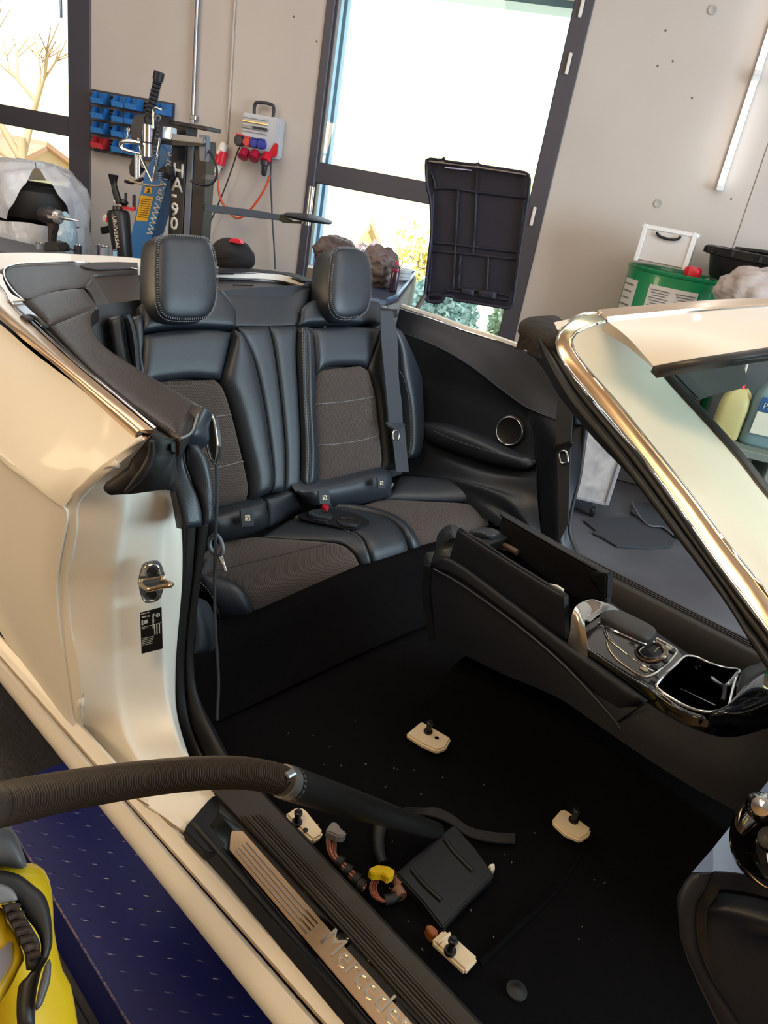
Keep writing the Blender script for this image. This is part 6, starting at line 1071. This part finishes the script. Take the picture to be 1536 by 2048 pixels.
# black bag on the boot
bg_ = crumple('black_pouch', 'black cloth pouch with a red tab on the boot edge beside the left headrest', 'pouch', hit('r', 466, 512, 'w', 2.75) , (.085, .06, .062), mat('pouch_black', (20, 18, 24), .85), 31, .22, fr=1.4)
pt_ = hit('r', 470, 486, 'w', 2.70); plate('red_tab', [pt_ - SD * .03, pt_ + SD * .025 + ZV * .0, pt_ + SD * .015 + ZV * .016, pt_ - SD * .02 + ZV * .014], .03, REDP, bg_, bevel=.003)
box('pouch_table', RW((hit('r', 466, 512, 'w', 2.75) - CAM).dot(SD), 2.80, .47), AX, (.42, .25, .86), STEEL, None, .01) if False else None

# ================================================================ LEFT BACKGROUND
WM = 4.3
def wp(pts, w=WM, zm='p'): return cv(zm, pts, 'w', w)
BLK = mat('machine_black', (22, 23, 32), .45); MGREY = mat('machine_grey', (92, 98, 114), .4, .3); CHR = mat('machine_chrome', (200, 205, 212), .15, 1)
tm = thing('wheel_fitting_machine', 'black upright tyre machine column lettered HA-90 with chrome arm', 'tyre machine', hit('p', 900, 1700, 'w', WM) * [1, 1, 0])
def down(P, z=.25):
    """carry the lower edge of a column outline on down to the machine foot"""
    return P
colf = wp([(822, 860), (972, 880), (950, 1770), (805, 1770)]); zz = .22
def column(nm, a, b, ztop_a, ztop_b, dep, m, w=WM):
    sa = (a - CAM).dot(SD); sb = (b - CAM).dot(SD); box(nm, RW((sa + sb) / 2, w + dep / 2, (ztop_a + zz) / 2), AX, (abs(sb - sa), dep, ztop_a - zz), m, tm, .004); return sa, sb
pa, pb2, pc2, pd = [hit('p', x, 1300, 'w', WM) for x in (818, 966, 1030, 1165)]; zt_ = hit('p', 900, 660, 'w', WM)[2]
sa, sb = column('lettered_post', pa, pb2, zt_, zt_, .12, BLK); column('slide_rail', pb2, pc2, zt_ - .05, 0, .09, MGREY, WM + .01); column('rear_post', pc2, pd, zt_ - .06, 0, .10, BLK, WM + .02)
box('post_cap', RW((sa + (pd - CAM).dot(SD)) / 2, WM + .06, zt_ + .005), AX, ((pd - CAM).dot(SD) - sa + .03, .16, .022), BLK, tm, .003)
box('machine_foot', RW(sa + .15, WM + .16, .12), AX, (.5, .30, .24), BLK, tm, .02)
LW = mat('white_lettering', (225, 222, 214), .5)
for ch, Y0 in (('H', 1185), ('A', 1330), ('-', 1432), ('9', 1590), ('0', 1732)):
    p = hit('p', 832, Y0, 'w', WM); text('letter', ch, RW(sa + .013, WM - .001, p[2]), SD, ZV, .108 if ch != '-' else .12, LW, tm, ext=.001, sx=1.02, bold=.022)
for o_ in [o for o in bpy.data.objects if o.name.startswith('letter')]: pass
arm = plate('chrome_arm', wp([(835, 752), (1165, 800), (1165, 855), (835, 820)], WM - .12), .05, mat('arm_steel', (120, 124, 132), .4, .5), tm, bevel=.004); plate('arm_end_box', wp([(742, 680), (835, 690), (832, 812), (735, 800)], WM - .13), .06, mat('aluminium', (190, 205, 220), .35, .8), tm, bevel=.004)
plate('arm_underside', wp([(650, 820), (835, 822), (1165, 856), (1160, 885), (830, 870), (640, 850)], WM - .11), .05, BLK, tm); plate('arm_slider', wp([(1110, 760), (1190, 770), (1180, 1040), (1120, 1035)], WM - .1), .05, MGREY, tm, bevel=.004)
plate('motor_head', wp([(440, 570), (560, 555), (580, 690), (530, 830), (400, 820), (410, 680)], WM - .12), .12, DKG, tm, bevel=.01)
def cyl(nm, p0, p1, r, m, w=WM - .14, k=20, par=tm):
    a, b = wp([p0], w)[0], wp([p1], w)[0]; return tube(nm, [a, b], r, m, par, n=2, k=k)
cyl('chrome_cylinder', (590, 662), (588, 990), .030, CHR, WM - .20); cyl('cylinder_band', (589, 838), (589, 856), .0315, BLK, WM - .20)
cyl('bellows_core', (705, 140), (608, 600), .022, BLK); cyl('bellows_cap', (712, 122), (694, 210), .030, BLK)
for i in range(17): q = i / 16; a = wp([(692 - 80 * q, 222 + 330 * q)], WM - .14)[0]; lathe('bellows_ring', a, [(-.004, .020), (0, .029), (.004, .020)], BLK if i % 2 else MGREY, tm, axis=tuple(ZV + SD * .2), k=14)
tube('bracket_rod', wp([(648, 700), (652, 500), (728, 508)], WM - .2), .007, CHR, tm, n=14); lathe('wing_nut', wp([(695, 620)], WM - .2)[0], [(0, .012), (.02, .016), (.03, .006)], CHR, tm, k=10)
tube('chrome_hook', wp([(520, 850), (400, 832), (330, 840), (318, 885), (360, 920), (520, 962)], WM - .24), [.010, .014, .016, .014, .008, .006], CHR, tm, n=40, k=10); tube('lever_rod', wp([(395, 715), (390, 760), (380, 815)], WM - .22), .008, CHR, tm, n=6); lathe('lever_ball', wp([(393, 715)], WM - .22)[0], [(-.014, .002), (-.007, .013), (.007, .013), (.014, .002)], CHR, tm, k=12)
GOLD = mat('brass_bar', (214, 190, 150), .3, .7)
tube('brass_arc', wp([(395, 1220), (440, 1245), (500, 1262), (600, 1285), (700, 1292), (768, 1272)], WM - .2), .013, GOLD, tm, n=30, k=8, flat=.5); tube('brass_arc', wp([(360, 1240), (440, 1255), (545, 1215)], WM - .18), .010, BLK, tm, n=12, k=8)
for a, b, r in (((470, 960), (472, 1225), .011), ((500, 950), (500, 1240), .010), ((505, 960), (635, 1240), .009), ((718, 800), (645, 1245), .009), ((500, 800), (535, 1000), .012)): cyl('support_rod', a, b, r, CHR, WM - .17, 8)
for i in range(6): a = wp([(694 - i * 3, 985 + i * 20)], WM - .18)[0]; lathe('spring_coil', a, [(-.003, .014), (0, .019), (.003, .014)], CHR, tm, k=12)
plate('clamp_body', wp([(420, 1020), (450, 980), (470, 1090), (520, 1110), (440, 1200), (400, 1180), (395, 1090)], WM - .1), .06, BLK, tm, bevel=.006); plate('hinge_block', wp([(740, 1090), (820, 1080), (830, 1220), (760, 1215), (680, 1160), (690, 1130)], WM - .05), .08, BLK, tm, bevel=.006)
for i in range(4): cyl('steel_disc_stack', (700, 1150 + i * 22), (700, 1162 + i * 22), .030, MGREY, WM - .1)
tube('air_hose', wp([(1150, 862), (1230, 950), (1285, 1060), (1300, 1180), (1250, 1265), (1180, 1285), (1080, 1262), (1030, 1235)], WM - .06), .007, BLK, tm, n=40); plate('side_shelf', wp([(1160, 1165), (1282, 1185), (1270, 1228), (1150, 1215)], WM + .02), .05, MGREY, tm)
# side arm and its disc
yy = lambda pts, w=WM: cv('y', pts, 'w', w)
plate('support_arm', yy([(-60, 1232), (200, 1262), (560, 1310), (835, 1362), (822, 1425), (500, 1390), (200, 1350), (-60, 1322)], WM - .02), .045, mat('blue_grey_steel', (66, 80, 100), .5, .2), tm, bevel=.004); plate('arm_tip', yy([(825, 1345), (880, 1370), (960, 1430), (1080, 1430), (1080, 1465), (860, 1452), (815, 1425)], WM - .02), .035, BLK, tm, bevel=.004)
dc = hit('y', 1160, 1395, 'w', WM - .02); lathe('arm_disc', dc, [(-.018, .06), (-.012, .135), (.0, .145), (.008, .13), (.02, .05), (.024, .02)], BLK, tm, k=40); tube('disc_spigot', [dc - ZV * .04, dc + ZV * .17], .017, mat('spigot_silver', (200, 205, 208), .3, .9), tm, n=3, k=16)
# blue tilting post
bp = thing('blue_machine_post', 'blue slanting machine post with yellow warning labels and white web address', 'machine post', hit('p', 520, 1900, 'w', WM + .1) * [1, 1, 0])
WB = WM + .12; LB = mat('machine_blue', (42, 118, 186), .4)
top_l, top_r = hit('p', 565, 1150, 'w', WB), hit('p', 800, 1000, 'w', WB); bl_, br__ = hit('p', 385, 1950, 'w', WB), hit('p', 612, 1950, 'w', WB)
post = plate('post_face', wp([(560, 1150), (640, 1000), (730, 850), (825, 960), (825, 1180), (650, 1790), (600, 1960), (380, 1960)], WB), .12, LB, bp, bevel=.006)
k0 = hit('p', 380, 1960, 'w', WB); k1 = hit('p', 600, 1960, 'w', WB); s0_, s1_ = (k0 - CAM).dot(SD), (k1 - CAM).dot(SD); sl_ = -.16
plate('post_foot', [RW(s0_, WB + .002, k0[2] + .01), RW(s1_, WB + .002, k1[2] + .01), RW(s1_ - .22, WB + .002, .0), RW(s0_ - .22, WB + .002, .0)], .12, LB, bp)
YL = mat('yellow_label', (232, 176, 28), .5); y1 = plate('warning_label', wp([(520, 1385), (650, 1402), (586, 1656), (470, 1642)], WB - .003), .002, YL, bp); y2 = plate('warning_label', wp([(562, 1300), (636, 1308), (626, 1372), (556, 1364)], WB - .003), .002, YL, bp)
it = []; 
for k in range(9):
    q = .1 + k * .09; a = wp([(526 - 50 * q, 1395 + 250 * q), (640 - 62 * q, 1410 + 250 * q)], WB - .0045); it.append(((a[0] + a[1]) / 2, (a[1] - a[0]) / 2 * .9, -ND * .0004, ZV * .0022))
boxes('label_print', it, mat('brown_print', (120, 84, 20), .6), y1); plate('pictogram', wp([(585, 1315), (612, 1320), (606, 1350), (612, 1362), (575, 1358), (590, 1340)], WB - .0055), .001, DKG, y2)
tdir = hit('p', 760, 1250, 'w', WB) - hit('p', 610, 1790, 'w', WB); text('web_lettering', 'WWW.RP-TOOLS.COM', hit('p', 640, 1812, 'w', WB - .002), tdir, np.cross(-ND, tdir / np.linalg.norm(tdir)), .066, LW, bp, ext=.001, bold=.012)
# black inflator tool
WI = 4.05; iv = thing('black_extinguisher_tool', 'black tapered cylinder tool with white lettering and red fittings left of the blue post', 'tool', hit('p', 330, 2000, 'w', WI) * [1, 1, 0])
i0, i1 = hit('p', 345, 2080, 'w', WI), hit('p', 285, 1530, 'w', WI); ax_ = (i1 - i0); L = np.linalg.norm(ax_); ax_ /= L
lathe('cylinder_body', i0, [(0, .055), (L * .9, .066), (L * .97, .058), (L, .03), (L + .02, .028)], mat('tool_black', (24, 23, 26), .35), iv, axis=tuple(ax_), k=28)
text('body_lettering', 'UNIVERSAL', i0 + ax_ * (L * .88) - ND * .066 + SD * .006, -ax_, np.cross(-ND, -ax_), .036, LW, iv, ext=.001)
tube('grip_tube', wp([(300, 1470), (262, 1350), (240, 1240), (240, 1175)], WI), [.018, .020, .017, .030], BLACKP, iv, n=16, k=12); plate('red_fitting', wp([(240, 1500), (330, 1490), (400, 1510), (430, 1530), (435, 1380), (455, 1380), (455, 1540), (420, 1548), (330, 1525), (245, 1530)], WI), .02, REDP, iv, bevel=.002)
tube('pin', wp([(446, 1380), (446, 1500)], WI), .007, BLACKP, iv, n=3); tube('pin', wp([(368, 1360), (365, 1450)], WI), .008, BLACKP, iv, n=3); lathe('valve_knob', wp([(350, 1460)], WI)[0], [(-.02, .012), (0, .026), (.02, .012)], BLACKP, iv, k=14); plate('side_handle', wp([(225, 1640), (235, 1760), (110, 1785), (95, 1715), (170, 1700)], WI), .03, BLACKP, iv, bevel=.005)
gg = lathe('gauge', wp([(178, 1635)], WI)[0], [(0, .026), (.012, .028), (.014, .024)], WHT, iv, axis=tuple(-ND), k=20); plate('gauge_needle', wp([(165, 1605), (188, 1610), (190, 1665), (165, 1660)], WI - .018), .002, REDP, gg); tube('white_bracket', wp([(245, 1440), (290, 1470), (325, 1500)], WI), .008, WHT, iv, n=6)
# workbench behind the boot, carrying drill, cans, wrapped wheels
WBN = 3.75; 
def xz(pts, w): return cv('x', pts, 'w', w)
zbn = hit('x', 660, 1180, 'w', WBN)[2] - .02
wbt = thing('workbench', 'grey workbench behind the boot lid, hidden up to its top edge', 'workbench', RW(-3.2, WBN + .1, 0)); box('bench_top', RW(-3.15, WBN + .02, zbn - .025), AX, (2.0, .40, .05), mat('bench_grey', (96, 98, 104), .5), wbt, .004)
for a in (-4.08, -2.22):
    for b in (-.12, .16): box('leg', RW(a, WBN + b, (zbn - .05) / 2), AX, (.06, .06, zbn - .05), STEEL, wbt, .004)
# cordless drill
WD = WBN; dr_ = thing('cordless_drill', 'black and grey cordless drill standing on its battery in front of the left window', 'drill', np.array([*hit('x', 650, 1180, 'w', WD)[:2], zbn]))
DB = mat('drill_dark', (44, 40, 44), .45); a, b = xz([(530, 690), (770, 735)], WD); dxx = (b - a) / np.linalg.norm(b - a); Ld = np.linalg.norm(b - a)
lathe('motor_housing', a, [(-.01, .02), (0, .038), (Ld * .3, .046), (Ld * .65, .044), (Ld * .85, .036), (Ld, .022)], DB, dr_, axis=tuple(dxx), k=20); lathe('chuck_ring', a + dxx * Ld * .80, [(0, .038), (.02, .037), (.03, .028)], mat('drill_grey', (176, 170, 172), .3, .5), dr_, axis=tuple(dxx), k=20)
lathe('drill_bit', b, [(0, .012), (.05, .009), (.10, .006), (.125, .001)], CHR, dr_, axis=tuple(dxx), k=10); plate('side_badge', xz([(600, 705), (730, 720), (740, 760), (610, 745)], WD - .048), .004, bpy.data.materials['drill_grey'], dr_)
plate('grip', xz([(560, 780), (700, 800), (695, 880), (672, 960), (662, 1050), (598, 1050), (605, 900), (598, 830)], WD - .02), .045, DB, dr_, bevel=.006); 
bt = xz([(545, 1060), (640, 1035), (750, 1070), (790, 1175), (550, 1175)], WD - .045); plate('battery_pack', bt, .09, DB, dr_, bevel=.008)
def can(zm, X0, X1, Yt, w, m, lab, nm='paint_tin', ring=CHR):
    a, b = hit(zm, X0, Yt, 'w', w), hit(zm, X1, Yt, 'w', w); r = np.linalg.norm(a - b) / 2; c = (a + b) / 2; h = c[2] - zbn; t = thing(nm, lab, 'tin', np.array([c[0], c[1], zbn])); lathe('tin_body', np.array([c[0], c[1], zbn]), [(0, r), (h - .006, r)], m, t, k=24); lathe('tin_rim', np.array([c[0], c[1], zbn + h - .006]), [(0, r), (.001, r * 1.05), (.006, r * 1.05), (.006, r * .8), (.002, r * .78)], ring, t, k=24); return t
PT = mat('pale_tin', (176, 186, 200), .3, .5); can('x', 1290, 1385, 1105, WBN + .05, PT, 'pale silver tin on the workbench, front one of the pair left of the black tool'); can('x', 1255, 1330, 1085, WBN + .16, mat('navy_tin', (52, 54, 92), .4), 'navy and silver tin half behind the pale tin on the workbench'); can('x', 955, 1035, 1085, WBN + .05, DKG, 'dark small tin in front of the left window frame'); can('x', 470, 545, 1062, WBN + .12, PT, 'silver tin tucked behind the drill battery'); can('x', 1450, 1495, 1150, WBN + .02, mat('light_blue_cap', (150, 200, 225), .4), 'small light blue bottle top beside the black tool', 'small_bottle')
crumple('purple_rag', 'small crumpled mauve rag on the workbench by the window frame', 'rag', np.array([*hit('x', 1140, 1150, 'w', WBN)[:2], zbn + .022]), (.036, .03, .028), mat('mauve', (150, 124, 160), .8), 41, .4)
tube('wire_clip', xz([(835, 1160), (850, 1130), (900, 1140), (960, 1165)], WBN), .005, BLACKP, None, n=12); tag(bpy.data.objects['wire_clip'], 'small bent black wire lying right of the drill on the workbench', 'wire')
# wheels wrapped in plastic film
def film(name, col):
    m = mat(name, col, .22, bump=('noise', 7, .9, .03)); nt = m.node_tree; b = nt.nodes['Principled BSDF']; b.inputs['Alpha'].default_value = .78; b.inputs['Specular IOR Level'].default_value = .8; return m
FILM = film('plastic_film', (226, 230, 238)); WW = 4.25
wr = thing('wrapped_wheels', 'stack of black tyres wrapped in clear crinkled plastic at the left window', 'wheels', hit('x', 200, 1000, 'w', WW) * [1, 1, 0] + [0, 0, zbn * 0])
def tyre(c, R, wdt, axis):
    lathe('tyre', c - np.asarray(axis) * wdt / 2, [(0, R * .62), (.0, R * .82), (wdt * .12, R * .96), (wdt * .3, R), (wdt * .7, R), (wdt * .88, R * .96), (wdt, R * .82), (wdt, R * .62), (wdt * .5, R * .58)], RUBBER, wr, axis=tuple(axis), k=48)
z0_ = hit('x', 200, 745, 'w', WW)[2]; sc0 = (hit('x', 130, 560, 'w', WW) - CAM).dot(SD)
tyre(RW(sc0, WW + .22, z0_ + .10), .30, .22, (0, 0, 1)); tyre(RW(sc0 - .03, WW + .22, z0_ - .13), .31, .22, (0, 0, 1)); tyre(RW(sc0, WW + .22, z0_ - .37), .31, .22, (0, 0, 1)); tyre(RW(sc0, WW + .22, z0_ - .61), .31, .22, (0, 0, 1)); tyre(RW(sc0, WW + .22, z0_ - .85), .31, .22, (0, 0, 1))
box('pallet_board', RW(sc0, WW + .22, (z0_ - .96) / 2), AX, (.7, .62, max(.02, z0_ - .96)), STEEL, wr, .01)
def wrap(nm, prof, c, cutf=None, seed=1):
    rd = np.random.RandomState(seed); K = 72; V = []; ph = rd.rand(12) * 6.28; n = len(prof)
    P = resample(np.array([(h, r, 0) for h, r in prof]), 30)
    for i, (h, r, _) in enumerate(P):
        for j in range(K):
            th = 2 * math.pi * j / K; q = r * (1 + .035 * math.sin(7 * th + ph[0] + 6 * i / 30) + .03 * math.sin(13 * th + ph[1] - 9 * i / 30) + .018 * math.sin(29 * th + ph[2] + i)); V.append(c + ZV * (h + .008 * math.sin(5 * th + i)) + SD * q * math.cos(th) + ND * q * math.sin(th))
    F = grid(30, K, 0, True)
    if cutf:
        V = []
        for i, (h, r, _) in enumerate(P):
            gL, gR = cutf(i)
            for j in range(K):
                th = math.radians(gR + (360 - gR + gL) * j / (K - 1)); q = r * (1 + .03 * math.sin(7 * th + 6 * i / 30) + .022 * math.sin(13 * th - 9 * i / 30) + .015 * math.sin(29 * th + i)); V.append(c + ZV * (h + .008 * math.sin(5 * th + i)) + SD * q * math.cos(th) + ND * q * math.sin(th))
        F = grid(30, K)
    return raw(nm, V, F, FILM, wr, True)
cw_ = RW(sc0, WW + .22, z0_)
wrap('upper_film', [(.34, .02), (.34, .16), (.28, .27), (.18, .335), (.06, .35), (.0, .34)], cw_, lambda i: (314 - max(0, i - 9) * 1.6, 316 + max(0, i - 9) * 1.9), 2); wrap('lower_film', [(-.01, .335), (-.12, .345), (-.25, .335), (-.34, .32), (-.5, .34), (-.95, .34)], cw_, None, 5)
for i in range(9):
    th = 0; tube('film_crease', [cw_ + SD * (.35 * math.cos(th)) + ND * (.35 * math.sin(th)) + ZV * z for z, th in ((-.02 - abs(i - 4) * .02, -.85 + (i - 4) * .17), (-.2, -.83), (-.34, -.85 + (i - 4) * .10))], [.001, .004, .001], FILM, wr, n=12, k=5)
# blue water bottle behind the wheels and pale blue film bag by the window
bbq = thing('blue_box', 'pale translucent blue plastic box standing behind the wrapped wheels', 'box', np.array([*hit('x', 570, 900, 'w', 4.97)[:2], .0])); BXM = mat('translucent_blue', (120, 170, 215), .25, coat=.4)
q = hit('x', 570, 460, 'w', 4.97); plate('box_front', xz([(440, 320), (620, 315), (655, 340), (660, 605), (440, 610)], 4.97), .16, BXM, bbq, bevel=.012); box('box_stand', RW((q - CAM).dot(SD), 5.06, (hit('x', 570, 610, 'w', 4.97)[2]) / 2), AX, (.2, .16, hit('x', 570, 610, 'w', 4.97)[2] - .01), STEEL, bbq, .005)
fb = hit('x', 820, 1010, 'w', 4.12); crumple('film_bag', 'pale blue crinkled plastic bag beside the drill at the window', 'plastic bag', fb, (.085, .06, .15), film('blue_film', (180, 214, 236)), 52, .25, fr=2)
fz_ = fb[2] - .19; box('bag_stand', RW((fb - CAM).dot(SD), 4.12, fz_ / 2), AX, (.16, .08, fz_), STEEL, None, .01); tag(bpy.data.objects['bag_stand'], 'steel stand under the pale blue plastic bag, hidden behind the car', 'stand')
# pouch resting on the boot lid handled above
